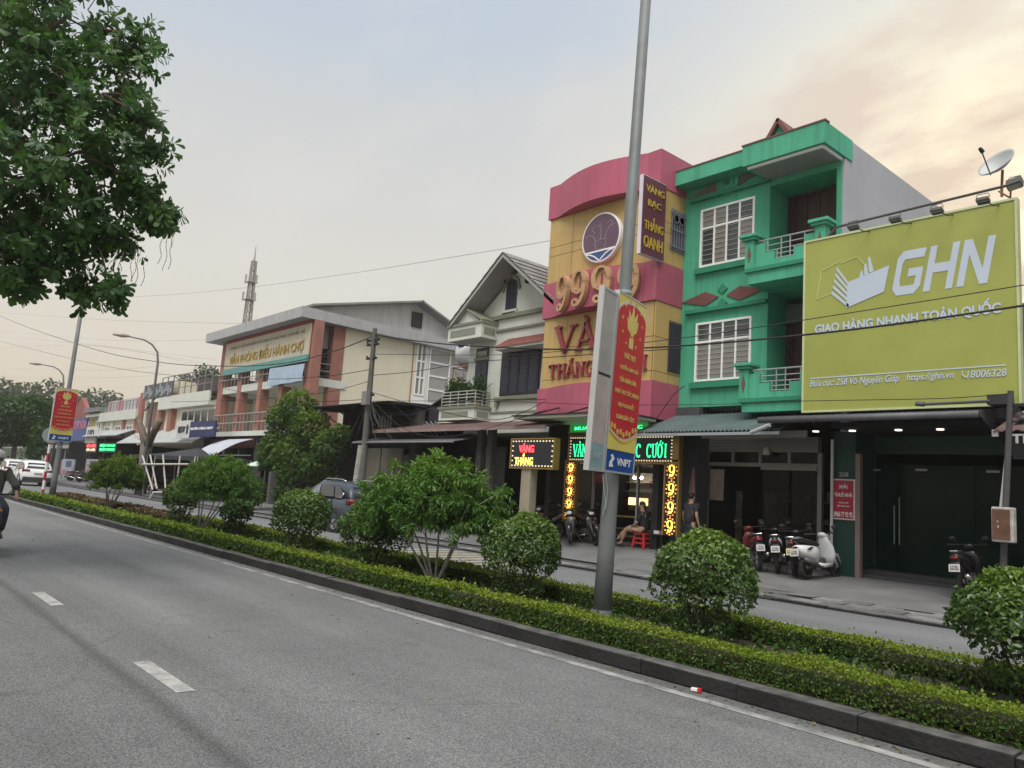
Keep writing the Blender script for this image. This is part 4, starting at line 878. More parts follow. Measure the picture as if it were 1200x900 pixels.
# canopy, LED signs
CN = thing('canopy', 'thin flat cream canopy over the gold shop entrance', 'canopy', (-16.2, 15.6, 3.7))
zc = at(660, 487, y=15.2).z; xl, xr_ = at(602, 488, y=15.2).x, at(722, 480, y=15.2).x
boxpart(CN, 'slab', mat('cream canopy', (.50, .49, .43), .8), xl, xr_, 15.2, 16.86, zc-.04, zc+.03)
boxpart(CN, 'cover_sheet', BLACKM, xl-.05, xr_+.05, 15.15, 16.85, zc+.034, zc+.07)
for xx in (xl+.6, (xl+xr_)/2, xr_-.6):
    q = MB(); q.bar((xx, 15.3, zc+.06), (xx, 16.85, zc+.55), .04, .04); q.build('tie_rod', BLACKM, CN)
LEDG = mat('green led', (.05, .9, .3), emit=1.0, ecol=(.03, .85, .30)); LEDR = mat('red led', (1, .05, .05), emit=1.6, ecol=(1, .04, .05)); LEDY = mat('yellow led', (1, .8, .1), emit=.95, ecol=(1, .72, .12)); LEDW = mat('white led', (1, .9, .7), emit=.22, ecol=(1, .82, .5))
BOARD = mat('led board', (.012, .014, .02), .35); GOLDF = mat('gold frame', (.26, .17, .05), .4, .4)
def led_rim(root, x0, x1, z0, z1, y, m, step=.09):
    q = MB(); n = int((x1-x0)/step)
    for i in range(n+1):
        x = x0+(x1-x0)*i/n
        for z in (z0, z1): q.obox((x, y, z), (.018, 0, 0), (0, .012, 0), (0, 0, .018))
    n = int((z1-z0)/step)
    for i in range(1, n):
        z = z0+(z1-z0)*i/n
        for x in (x0, x1): q.obox((x, y, z), (.018, 0, 0), (0, .012, 0), (0, 0, .018))
    q.build('bulb_border', m, root, kind='stuff')
def led_signs():
    y = 16.95
    xa, xb = at(668, 523, y=y).x, at(789, 523, y=y).x; zt = at(728, 511, y=y).z; zb = at(728, 541, y=y).z
    s = thing('led_sign', 'wide black sign with green led capitals above the gold shop door', 'led sign', ((xa+xb)/2, y, zb))
    boxpart(s, 'board', BOARD, xa, xb, y, y+.15, zb, zt); led_rim(s, xa+.04, xb-.04, zb+.04, zt-.04, y-.012, LEDW)
    b = MB(); b.box(xa-.06, xa, y-.02, y+.16, zb-.05, zt+.05); b.box(xb, xb+.2, y-.02, y+.16, zb-.05, zt+.05); b.box(xa, xb, y-.02, y+.16, zt, zt+.05); b.box(xa, xb, y-.02, y+.16, zb-.05, zb); b.build('frame', GOLDF, s)
    gl = ['V', 'A`', 'N', 'G', ' ', 'T', 'R', 'A', 'N', 'G', ' ', 'S', "U+'", 'C', ' ', 'C', 'U+', "O+'", 'I']
    n = len(gl); W_ = xb-xa-.3; gw = W_/(n*1.12); word(gl, LEDG, s, ((xa+xb)/2, y-.002, (zb+zt)/2-.05), (1, 0, 0), (0, 0, 1), gw, (zt-zb)*.5, gw*.12, .012)
    xa2, xb2 = at(668, 502, y=y).x, at(760, 502, y=y).x; z0 = at(690, 506.5, y=y).z; z1 = at(690, 497, y=y).z
    s2 = thing('led_sign', 'narrow green lit strip sign just under the cream canopy', 'led sign', ((xa2+xb2)/2, y, z0))
    boxpart(s2, 'board', mat('green lit board', (.03, .22, .05), emit=.12, ecol=(.05, .5, .08)), xa2, xb2, y, y+.12, z0, z1)
    b = MB(); b.box(xa2-.05, xa2, y-.02, y+.13, z0, z1); b.box(xb2, xb2+.05, y-.02, y+.13, z0, z1); b.box(xa2-.05, xb2+.05, y-.02, y+.13, z0-.05, z0); b.build('frame', GOLDF, s2)
    text('MUA BÁN VÀNG BẠC', LEDG, s2, ((xa2+xb2)/2, y-.002, (z0+z1)/2), (1, 0, 0), (0, 0, 1), (xb2-xa2)*.86, (z1-z0)*.62, .01, .02)
    for px, lab, n in ((668, 'left upright led column of glowing yellow nines at the gold shop door', 5), (786, 'right upright led column of glowing yellow nines at the gold shop door', 4)):
        xc = at(px if px > 700 else 667, 590, y=y).x; zt = at(px, 541, y=y).z; zb = at(px, 628 if px > 700 else 612, y=y).z
        w_ = .2
        s = thing('led_column', lab, 'led sign', (xc, y, zb), group='led number columns of the gold shop')
        b = MB(); b.box(xc-w_-.05, xc-w_, y-.02, y+.12, zb, zt); b.box(xc+w_, xc+w_+.05, y-.02, y+.12, zb, zt); b.box(xc-w_-.05, xc+w_+.05, y-.02, y+.12, zt, zt+.05); b.build('frame', GOLDF, s)
        boxpart(s, 'board', BOARD, xc-w_, xc+w_, y, y+.1, zb, zt)
        h = (zt-zb)/n
        for i in range(n):
            b = MB(); serif(b, '9', (xc, y-.003, zt-h*(i+.5)), (1, 0, 0), (0, 0, 1), .21, h*.62, .012); b.build('numeral', LEDY, s)
            b = MB()
            for a in range(0, 360, 30):
                b.obox((xc+.165*math.cos(R(a)), y-.004, zt-h*(i+.5)+h*.44*math.sin(R(a))), (.02, 0, 0), (0, .006, 0), (0, 0, .02))
            b.build('bulb_ring', mat('amber led', (1, .5, .08), emit=.4, ecol=(1, .42, .06)) if i % 2 else mat('orange led', (1, .35, .08), emit=.3, ecol=(1, .3, .06)), s, kind='stuff')
    # two-line moving sign on a beige post
    y = 15.3; xa, xb = at(600, 530, y=y).x, at(649, 530, y=y).x; zt = at(625, 515, y=y).z; zb = at(625, 548, y=y).z
    s = thing('led_sign', 'small black led board with red and yellow words on a beige post', 'led sign', ((xa+xb)/2, y, .09))
    boxpart(s, 'board', BOARD, xa, xb, y, y+.2, zb, zt); b = MB(); b.box(xa-.05, xa, y-.03, y+.2, zb-.04, zt+.04); b.box(xb, xb+.04, y-.03, y+.2, zb-.04, zt+.04); b.box(xa, xb, y-.03, y+.2, zt, zt+.04); b.box(xa, xb, y-.03, y+.2, zb-.04, zb); b.build('frame', GOLDF, s)
    led_rim(s, xa+.05, xb-.05, zb+.05, zt-.05, y-.012, LEDW, .12)
    W_, H = xb-xa, zt-zb
    text('VÀNG', LEDR, s, (xa+W_*.36, y-.002, zb+H*.70), (1, 0, 0), (0, 0, 1), W_*.36, H*.33, .012, .02)
    text('THẮNG', LEDY, s, (xa+W_*.31, y-.002, zb+H*.30), (1, 0, 0), (0, 0, 1), W_*.44, H*.42, .012, .02)
    xp = at(617, 580, y=y+.1).x; boxpart(s, 'post', mat('beige post', (.30, .265, .20), .8, streak=.2), xp-.2, xp+.2, y+.02, y+.3, .09, zb-.002, bevel=.01)
led_signs()

# ------------------------------------------------------------------ the shop under the lime billboard
LIME = mat('lime print', (.325, .355, .085), .36, var=.14, scale=.5, bump=.35, bscale=1.3)
LIMEW = mat('pale print', (.48, .55, .66), .5, var=.04)
def parcel_shop():
    x0, x1 = -8.62, -4.55; y = 18.6
    root = thing('shop_building', 'dark green fronted shop building beneath the lime billboard', 'shop building', ((x0+x1)/2, y, .09))
    zc = at(1050, 505, y=18).z
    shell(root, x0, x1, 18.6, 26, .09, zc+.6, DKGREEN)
    boxpart(root, 'upper_wall', GREYW, x0+.01, x1-.01, 18.2, 26.01, zc+.6, 6.2)
    boxpart(root, 'ceiling', mat('dark ceiling', (.014, .016, .018), .8), x0+.2, x1-.2, 17.0, 26, zc, zc+.1)
    lm = mat('downlight', (1, .98, .92), emit=.7, ecol=(1, .96, .88))
    for px, py in ((983, 511), (1027, 511), (1074, 509), (1124, 509)):
        p = at(px, py, z=zc-.01); yy = min(max(p.y, 17.1), 19); p = Vector((at(px, py, y=yy).x, yy, 0)); q = MB(); q.lathe((p.x, 17.7, zc-.03), [(.075, 0), (.075, .028)], 14); q.build('downlight', lm, root)
    # front: dark green panels, glass door with long handles
    yw = 19.2; xa = at(1008, 600, y=yw).x; zt = at(1010, 532, y=yw).z
    boxpart(root, 'front_panel', mat('dark green panel', (.004, .050, .032), .45), xa, at(1026, 600, y=yw).x, yw, yw+.06, .3, zt)
    boxpart(root, 'fascia', mat('dark green panel'), xa, x1-.2, yw+.0, yw+.05, zt+.003, zt+.75)
    gd = mat('green black glass', (.002, .019, .013), .18, spec=.10, var=.1)
    xs = [at(1027, 600, y=yw).x, at(1052, 600, y=yw).x, (at(1052, 600, y=yw).x+x1)/2, x1-.2]
    for i in range(3):
        dr = boxpart(root, 'glass_door', gd, xs[i]+.01, xs[i+1]-.01, yw+.01, yw+.03, .3, zt-.25)
        if i == 0: q = MB(); p = at(1049, 610, y=yw); q.tube([(p.x, yw-.05, 1.0), (p.x, yw-.05, 1.9)], .015, 6); q.build('door_handle', STEEL, dr)
        if i == 1: q = MB(); p = at(1055, 610, y=yw); q.tube([(p.x, yw-.05, 1.0), (p.x, yw-.05, 2.1)], .015, 6); q.build('door_handle', STEEL, dr)
        q = MB(); p = at((1026, 1080, 1164)[i], (551, 551, 553)[i], y=yw); q.box(p.x-.13, p.x+.13, yw-.03, yw, p.z-.02, p.z+.03); q.build('door_closer', STEEL, root)
    q = MB(); q.box(x0+.2, x1-.2, 18.3, yw+.5, .085, .29); q.box(x0+.2, x1-.2, 18.65, yw+.5, .29, .38); q.build('door_step', mat('dark step', (.05, .052, .055), .7), root)
    boxpart(root, 'pillar', mat('dull pink post', (.22, .16, .15), .7), at(1003, 600, y=18).x, at(1008.5, 600, y=18).x, 17.96, 18.1, .09, at(1005, 532, y=18).z)
    boxpart(root, 'side_panel', DKGREEN, at(977, 600, y=18).x, at(1003, 600, y=18).x-.01, 17.98, 18.38, .09, zc-.005)
    q = MB(); p = at(975, 560, y=17.9); q.tube([(p.x, 17.9, .09), (p.x, 17.9, at(976, 515, y=17.9).z)], .035, 7); q.build('drain_pipe', mat('white pipe', (.5, .5, .5), .5), root)
    text('258', mat('pale digits', (.3, .32, .32), .6), root, at(989, 556, y=17.975), (1, 0, 0), (0, 0, 1), .22, .10, .01)
parcel_shop()
def rent_sign():
    y = 17.94; x0, x1, z0, z1 = rect((976, 562), (1001.5, 609), y); z1 = at(989, 561.5, y=y).z; z0 = at(988.5, 609, y=y).z
    s = thing('notice_board', 'crimson house for rent board with a white rim on the shop corner', 'sign', ((x0+x1)/2, y, z0))
    boxpart(s, 'rim', mat('sign rim', (.62, .60, .60), .6), x0, x1, y, y+.03, z0, z1); boxpart(s, 'face', mat('crimson face', (.34, .012, .045), .5), x0+.03, x1-.03, y-.008, y, z0+.03, z1-.03)
    wm = mat('white print', (.72, .66, .68), .6); W_, H, cx = x1-x0, z1-z0, (x0+x1)/2
    for t, f, w_, h in (('MỜI', .82, .36, .13), ('THUÊ NHÀ', .62, .80, .12), ('CHÍNH CHỦ', .42, .44, .045), ('MIỄN TRUNG GIAN', .34, .56, .045), ('0960 77 92 92', .13, .84, .13)):
        text(t, wm, s, (cx, y-.008, z0+H*f), (1, 0, 0), (0, 0, 1), W_*w_, H*h, .006, .03)
rent_sign()
def billboard():
    y = 16.75; x0, x1 = at(944.6, 285, y=y).x, at(1189, 236, y=y).x; zt = at(1060, 261, y=y).z; zb = at(1050, 477.5, y=y).z
    s = thing('billboard', 'huge lime green delivery firm billboard with white lettering over the dark shop', 'billboard', ((x0+x1)/2, y, zb))
    W_, H = x1-x0, zt-zb
    boxpart(s, 'print_face', LIME, x0, x1, y, y+.02, zb, zt)
    q = MB(); f = .045; q.box(x0-f, x0, y-.02, y+.15, zb-f, zt+f); q.box(x1, x1+f, y-.02, y+.15, zb-f, zt+f); q.box(x0, x1, y-.02, y+.15, zt, zt+f); q.box(x0, x1, y-.02, y+.15, zb-f, zb); q.build('edge_frame', mat('pale lime frame', (.50, .55, .32), .5), s)
    boxpart(s, 'back_sheet', GREYW, x0+.02, x1-.02, y+.03, y+.06, zb+.02, zt-.02)
    q = MB()
    for k in range(5): xx = x0+.2+(W_-.4)*k/4; q.box(xx-.03, xx+.03, y+.07, y+.13, zb-.3, zt-.05)
    for k in range(4): zz = zb+.2+(H-.4)*k/3; q.box(x0+.1, x1-.1, y+.13, y+.18, zz-.03, zz+.03)
    q.build('support_frame', BLACKM, s)
    r, u = (1, 0, 0), (0, 0, 1)
    def P(px, py): return at(px, py, y=y)
    # big slanted capitals
    a, b_ = P(1047, 320), P(1170, 302); c = (a+b_)/2; h = (at(1110, 285, y=y).z-at(1110, 339, y=y).z)*.98
    def slant(poly, x_0, w_, zc, hh):
        return [Vector((x_0+px*w_+(py-.5)*hh*.18, y-.004, zc+(py-.5)*hh)) for px, py in poly]
    gx0 = P(1049, 322).x; gx1 = P(1169, 303).x; tot = gx1-gx0-.1; gw = tot/3.28
    z_ = at(1108, 312, y=y).z; hh = h
    G = [[(.18, 1), (1, 1), (.97, .8), (.28, .8)], [(.18, 1), (.28, .8), (.22, .7), (0, .85)], [(0, .85), (.22, .7), (.22, .3), (0, .15)], [(0, .15), (.22, .3), (.28, .2), (.18, 0)], [(.18, 0), (.28, .2), (.75, .2), (.82, 0)], [(.82, 0), (.75, .2), (.78, .3), (1, .15)], [(1, .15), (.78, .3), (.78, .58), (1, .58)], [(.48, .58), (.78, .58), (.78, .4), (.48, .4)]]
    Hh = [[(0, 0), (0, 1), (.24, 1), (.24, 0)], [(.76, 0), (.76, 1), (1, 1), (1, 0)], [(.24, .4), (.24, .6), (.76, .6), (.76, .4)]]
    Nn = [[(0, 0), (0, 1), (.24, 1), (.24, 0)], [(.76, 0), (.76, 1), (1, 1), (1, 0)], [(.0, 1), (.26, 1), (1, 0), (.74, 0)]]
    for i, gl in enumerate((G, Hh, Nn)):
        q = MB()
        for k, poly in enumerate(gl): q.prism(slant(poly, gx0+i*gw*1.14, gw, z_, hh), (0, -.003-.0006*(k % 3), 0))
        q.build('letter', LIMEW, s)
    # parcel emblem with speed lines
    def flat(b, pts, d=.008): b.prism([P(*p)+V3(0, -.004, 0) for p in pts], (0, -d, 0))
    q = MB(); flat(q, [(993.5, 331), (1042.5, 311), (1036, 342), (992, 361)])
    q.build('parcel_emblem', LIMEW, s)
    q = MB()
    for k in range(5):
        t = k/4; a0 = (981+(-6)*t, 315+28*t-2); b0 = (998-1*t-2, 333+24*t); flat(q, [(a0[0], a0[1]), (b0[0], b0[1]), (b0[0]-.4, b0[1]+3.6), (a0[0]-.6, a0[1]+3.6)], .006+.0005*k)
    for k in range(4):
        a0 = (1004.5+4.2*k, 306-1+(-1)*k+[22, 14, 7, 0][k]); flat(q, [a0, (a0[0]+2.5, a0[1]-1), (1004+6*k+2, 327-3.0*k), (1001+6*k, 328.5-3.0*k)], .006+.0005*k)
    q.build('speed_lines', LIMEW, s)
    q = MB()
    for p_, s_ in (((963, 318), (985, 306)), ((963, 318), (957, 351)), ((957, 351), (974, 344)), ((984, 309), (1005, 301)), ((1005, 301), (1022, 320))):
        A, B = P(*p_)+V3(0, -.006, 0), P(*s_)+V3(0, -.006, 0); q.obox((A+B)/2, (B-A)/2, (0, .003, 0), (B-A).normalized().cross(V3(0, 1, 0))*.009)
    q.build('outline', mat('pale lime line', (.5, .58, .25), .5), s)
    c = (P(956, 385)+P(1172, 361))/2; text('GIAO HÀNG NHANH TOÀN QUỐC', LIMEW, s, (c.x, y-.002, c.z+.03), r, u, P(1173, 361).x-P(955, 386).x, .36, .008, .035)
    a, b_ = P(950, 443.8), P(1179, 427.6); boxpart(s, 'rule', LIMEW, a.x, b_.x, y-.008, y-.001, (a.z+b_.z)/2-.012, (a.z+b_.z)/2+.012)
    zz = (P(950, 450).z+P(1179, 437).z)/2
    for t, pa, pb, hh in (('Bưu cục: 258 Võ Nguyên Giáp', 950, 1054, .20), ('https://ghn.vn', 1063, 1118, .18), ('18006328', 1134, 1180, .15)):
        xa, xb = P(pa, 445).x, P(pb, 440).x; text(t, LIMEW, s, ((xa+xb)/2, y-.002, zz), r, u, xb-xa, hh, .007, .012, shear=.15)
    q = MB(); p = P(1130, 441); q.tube([(p.x-.03, y-.008, zz+.07), (p.x-.035, y-.008, zz), (p.x+.03, y-.008, zz-.06)], .012, 5); q.build('phone_mark', LIMEW, s)
    return x0, x1, zb, zt, y
BX0, BX1, BZB, BZT, BYY = billboard()
# floodlights on arms above the billboard
def flood(px, py, label):
    p = at(px, py, y=BYY-.55); s = thing('floodlight', label, 'floodlight', (p.x, BYY, BZT), group='floodlights along the top of the billboard')
    q = MB(); q.tube([(p.x+.12, BYY+.06, BZT-.02), (p.x+.08, BYY-.2, p.z-.02), (p.x, BYY-.5, p.z+.02)], .012, 5); q.build('arm', BLACKM, s)
    q = MB(); q.obox((p.x, BYY-.55, p.z), (.11, 0, 0), (0, .07, -.025), (0, .01, .03)); q.build('housing', mat('lamp housing', (.07, .07, .07), .5), s)
    q = MB(); q.obox((p.x, BYY-.528, p.z-.036), (.095, 0, 0), (0, .06, -.02), (0, .002, .004)); q.build('lens', glass('lamp glass', (.3, .3, .28), .2), s)
    q = MB(); q.tube([(p.x-.12, BYY-.55, p.z+.05), (p.x-.1, BYY-.56, p.z+.13), (p.x+.1, BYY-.56, p.z+.13), (p.x+.12, BYY-.55, p.z+.05)], .008, 5); q.build('yoke', BLACKM, s)
for (px, py), l in zip(((1000, 266), (1049, 257), (1098, 247), (1152, 235)), ('floodlight on an arm nearest the green balcony', 'floodlight second from the green balcony above the billboard', 'floodlight at the foot of the grey wall line above the billboard', 'floodlight just below the satellite dish')): flood(px, py, l)
p0, p1 = at(975, 270, y=16.9), at(1186, 216, y=16.9)
pp = thing('steel_pipe', 'long dark steel pipe slanting from the green balcony over the billboard', 'pipe', p0)
q = MB(); q.tube([at(968, 283, y=17.0), at(974, 273, y=16.9), at(981, 266, y=16.9), p1], .03, 8); q.build('pipe_run', mat('dark pipe', (.07, .065, .065), .5), pp)
q = MB(); q.tube([p1+V3(-.02, .0, -.02), at(1184, 233, y=16.95)], .02, 6); q.tube([at(1170, 224, y=16.9), at(1184, 232, y=16.92)], .018, 6); q.build('brace', mat('rusty steel', (.26, .11, .07), .8, var=.3), pp)
fl = at(1189, 215, y=16.8); s = thing('floodlight', 'floodlight on the end of the dark pipe beside the satellite dish', 'floodlight', fl, group='floodlights along the top of the billboard')
q = MB(); q.obox(fl, (.13, 0, .02), (0, .1, -.03), (0, .02, .06)); q.build('housing', mat('lamp housing', (.07, .07, .07)), s); q = MB(); q.tube([fl+V3(-.15, 0, .04), fl+V3(-.08, 0, .14), fl+V3(.1, 0, .14), fl+V3(.13, 0, .05)], .008, 5); q.build('yoke', BLACKM, s); q = MB(); q.obox(fl+V3(0, .015, -.065), (.11, 0, .017), (0, .08, -.024), (0, .002, .005)); q.build('lens', glass('lamp glass'), s)
def dish():
    c = at(1173, 197, y=17.6); base = at(1174, 224, y=17.6)
    s = thing('satellite_dish', 'grey satellite dish on a rusty stand above the billboard corner', 'satellite dish', base)
    ax = (V3(-.28, -.76, .585)).normalized()
    o = ax.orthogonal()
    R_ = .37; prof = [(R_*t, .10*t*t*1.6) for t in (0.02, .25, .5, .75, .9, 1)]
    q = MB(); q.lathe(c, prof+[(R_, .185), (R_*.9, .15), (.02, .02)], 30, ax); q.build('reflector', mat('dish grey', (.42, .435, .45), .5), s, smooth=True)
    q = MB(); q.tube([base+V3(0, 0, -.12), base+V3(0, 0, .05), c-ax*.06], .028, 7); q.build('mast', mat('rusty steel', (.26, .11, .07)), s)
    dn = V3(0, 0, -1); dn = (dn-ax*dn.dot(ax)).normalized(); q = MB(); f = c+ax*.62+dn*.12; q.tube([c+dn*R_*.98+ax*.12, f], .014, 6); q.build('feed_arm', BLACKM, s); q = MB(); q.lathe(f, [(.03, -.06), (.045, 0), (.045, .06)], 8, -ax); q.build('receiver', BLACKM, s)
dish()
def front_awning():
    y0, y1 = 17.95, 16.2; x0, x1 = at(889, 490, y=y1).x, at(1147, 478, y=y1).x; zf = at(1000, 489.5, y=y1).z; zb = zf+.2
    s = thing('awning', 'dark corrugated awning with a rolled front edge under the lime billboard', 'awning', ((x0+x1)/2, y1, zf))
    q = MB(); corrugated(q, (x0, y0, zb+.1), (x1, y0, zb+.1), (x0, y1, zf+.05), (x1, y1, zf+.05), 40, .03); q.build('sheet', AWN, s)
    q = MB(); q.tube([(x0, y1, zf), (x1, y1, zf)], .075, 10); q.build('rolled_gutter', mat('dull grey gutter', (.10, .10, .115), .5, var=.3), s, smooth=True)
    q = MB(); q.prism([(x1+.02, y1, zf-.05), (x1+.02, y1, zf+.08), (x1+.02, 17.9, zb+.15), (x1+.02, 17.9, zf-.6)], (.02, 0, 0)); q.build('end_panel', mat('dark board', (.05, .052, .058), .6), s)
    for k in range(6):
        xx = x0+.1+(x1-x0-.2)*k/5; q = MB(); q.bar((xx, y0, zb+.02), (xx, y1+.05, zf), .05, .06); q.build('rafter', BLACKM, s)
    q = MB(); p = at(1077, 474, y=16.3); q.tube([p+V3(-.06, 0, .02), p+V3(.1, 0, 0)], .05, 8); q.tube([p, at(1160, 470, y=16.3)], .03, 6); q.build('roof_pipe', mat('pipe dark', (.08, .085, .09), .5), s)
    p = at(1174, 470, y=16.4); q = MB(); q.box(p.x-.22, p.x+.12, 16.3, 16.7, p.z-.07, p.z+.12); q.build('junction_box', mat('black box', (.03, .03, .035), .5), s)
front_awning()

# ------------------------------------------------------------------ building at the right edge
def corner_shop():
    x0, x1 = -4.45, 1.2; y = 17.0
    s = thing('neighbour_building', 'dark purple clad building at the right edge with a rusty corrugated eave', 'shop building', ((x0+x1)/2, y, .09))
    zt = at(1195, 236, y=y).z
    boxpart(s, 'wall', mat('dark purple cladding', (.055, .045, .060), .5, var=.2), x0, x1, 17.3, 26, .09, zt+.1)
    boxpart(s, 'edge_strip', mat('pale strip', (.55, .53, .52), .5), x0-.0, x0+.07, 17.22, 17.298, at(1192, 470, y=17.25).z, zt)
    for k in range(3): boxpart(s, 'clad_panel', mat('dark purple cladding'), x0+.1+k*1.75, x0+1.8+k*1.75, 17.25, 17.298, 4.3, zt-.1)
    zf = at(1185, 505, y=15.9).z
    q = MB(); xa = at(1163, 503, y=15.9).x; corrugated(q, (xa, 17.28, zf+.5), (x1, 17.28, zf+.5), (xa, 15.9, zf), (x1, 15.9, zf), 36, .025); q.build('eave_sheet', mat('rusty corrugated sheet', (.14, .085, .085), .7, var=.35), s)
    boxpart(s, 'sign_board', mat('black fascia', (.012, .013, .015), .5), xa+.3, x1, 15.95, 16.0, zf-.5, zf-.06)
    p = at(1189, 511, y=15.95); text('THỜI TRANG', mat('white letters', (.75, .76, .78), .5), s, (p.x+.78, 15.945, p.z-.02), (1, 0, 0), (0, 0, 1), 1.65, .23, .02, .03)
    boxpart(s, 'white_tab', mat('off white tab', (.42, .43, .42), .6), at(1162.5, 510, y=15.94).x, at(1170, 510, y=15.94).x, 15.93, 15.98, at(1166, 511.5, y=15.94).z, at(1166, 503.5, y=15.94).z)
    q = MB(); q.tube([at(1172, 600, y=15.9), at(1181, 516, y=15.9)], .025, 6); q.build('leaning_pipe', mat('white pipe'), s)
    gd = mat('green black glass')
    for k in range(3): boxpart(s, 'glass_door', gd, x0+.15+k*1.8, x0+1.85+k*1.8, 17.27, 17.298, .1, 2.9)
corner_shop()
def meter_pole():
    y = 15.6; xt, xb = at(1184.5, 458, y=y), at(1177, 672, y=y)
    s = thing('utility_pole', 'short dark utility pole with a wired top at the right edge', 'utility pole', (xb.x, y, .09))
    q = MB(); q.tube([(xb.x-.05, y, .0), (xb.x, y, 1.2), xt], [.06, .055, .05], 10); q.build('pole', mat('dark concrete', (.075, .075, .08), .85, var=.3), s)
    q = MB()
    for zz in (xt.z-.25, xt.z-.55): q.box(xt.x-.06, xt.x+.45, y-.03, y+.03, zz-.02, zz+.02)
    q.build('bracket', BLACKM, s)
    for dx in (.18, .34): 
        q = MB(); q.lathe((xt.x+dx, y, xt.z-.53), [(.03, 0), (.055, .03), (.03, .08), (.05, .12), (.02, .16)], 8); q.build('insulator', mat('porcelain', (.4, .4, .42), .3), s)
    q = MB()
    for k in range(6):
        a = k*1.1; q.tube([xt+V3(.0, 0, -.2-.04*k), xt+V3(.25+.05*math.sin(a), -.08, -.45-.03*k), xt+V3(.05, -.07, -.62), xt+V3(.5+.1*k, .0, -.5)], .009, 5)
    q.build('wire_tangle', BLACKM, s)
    p = at(1176.5, 615, y=y-.16); b = thing('meter_box', 'rust brown meter box with peeling white edges on the pole', 'meter box', p)
    W_, H = .17, .30
    q = MB(); q.box(p.x-W_, p.x+W_, y-.25, y-.07, p.z-H, p.z+H); q.build('case', mat('peeling white', (.40, .38, .36), .8, var=.4, scale=9), b, bevel=.02)
    q = MB(); q.box(p.x-W_+.02, p.x+W_-.05, y-.265, y-.25, p.z-H+.05, p.z+H-.04); q.build('rusty_door', mat('rust brown', (.13, .065, .042), .85, var=.4, scale=7), b)
    q = MB(); q.ell((p.x-.06, y-.266, p.z-.04), (.012, .004, .03), 6, 4); q.ell((p.x-.065, y-.266, p.z+.05), (.012, .004, .02), 6, 4); q.build('seal', mat('pale seal', (.35, .32, .3), .7), b)
meter_pole()

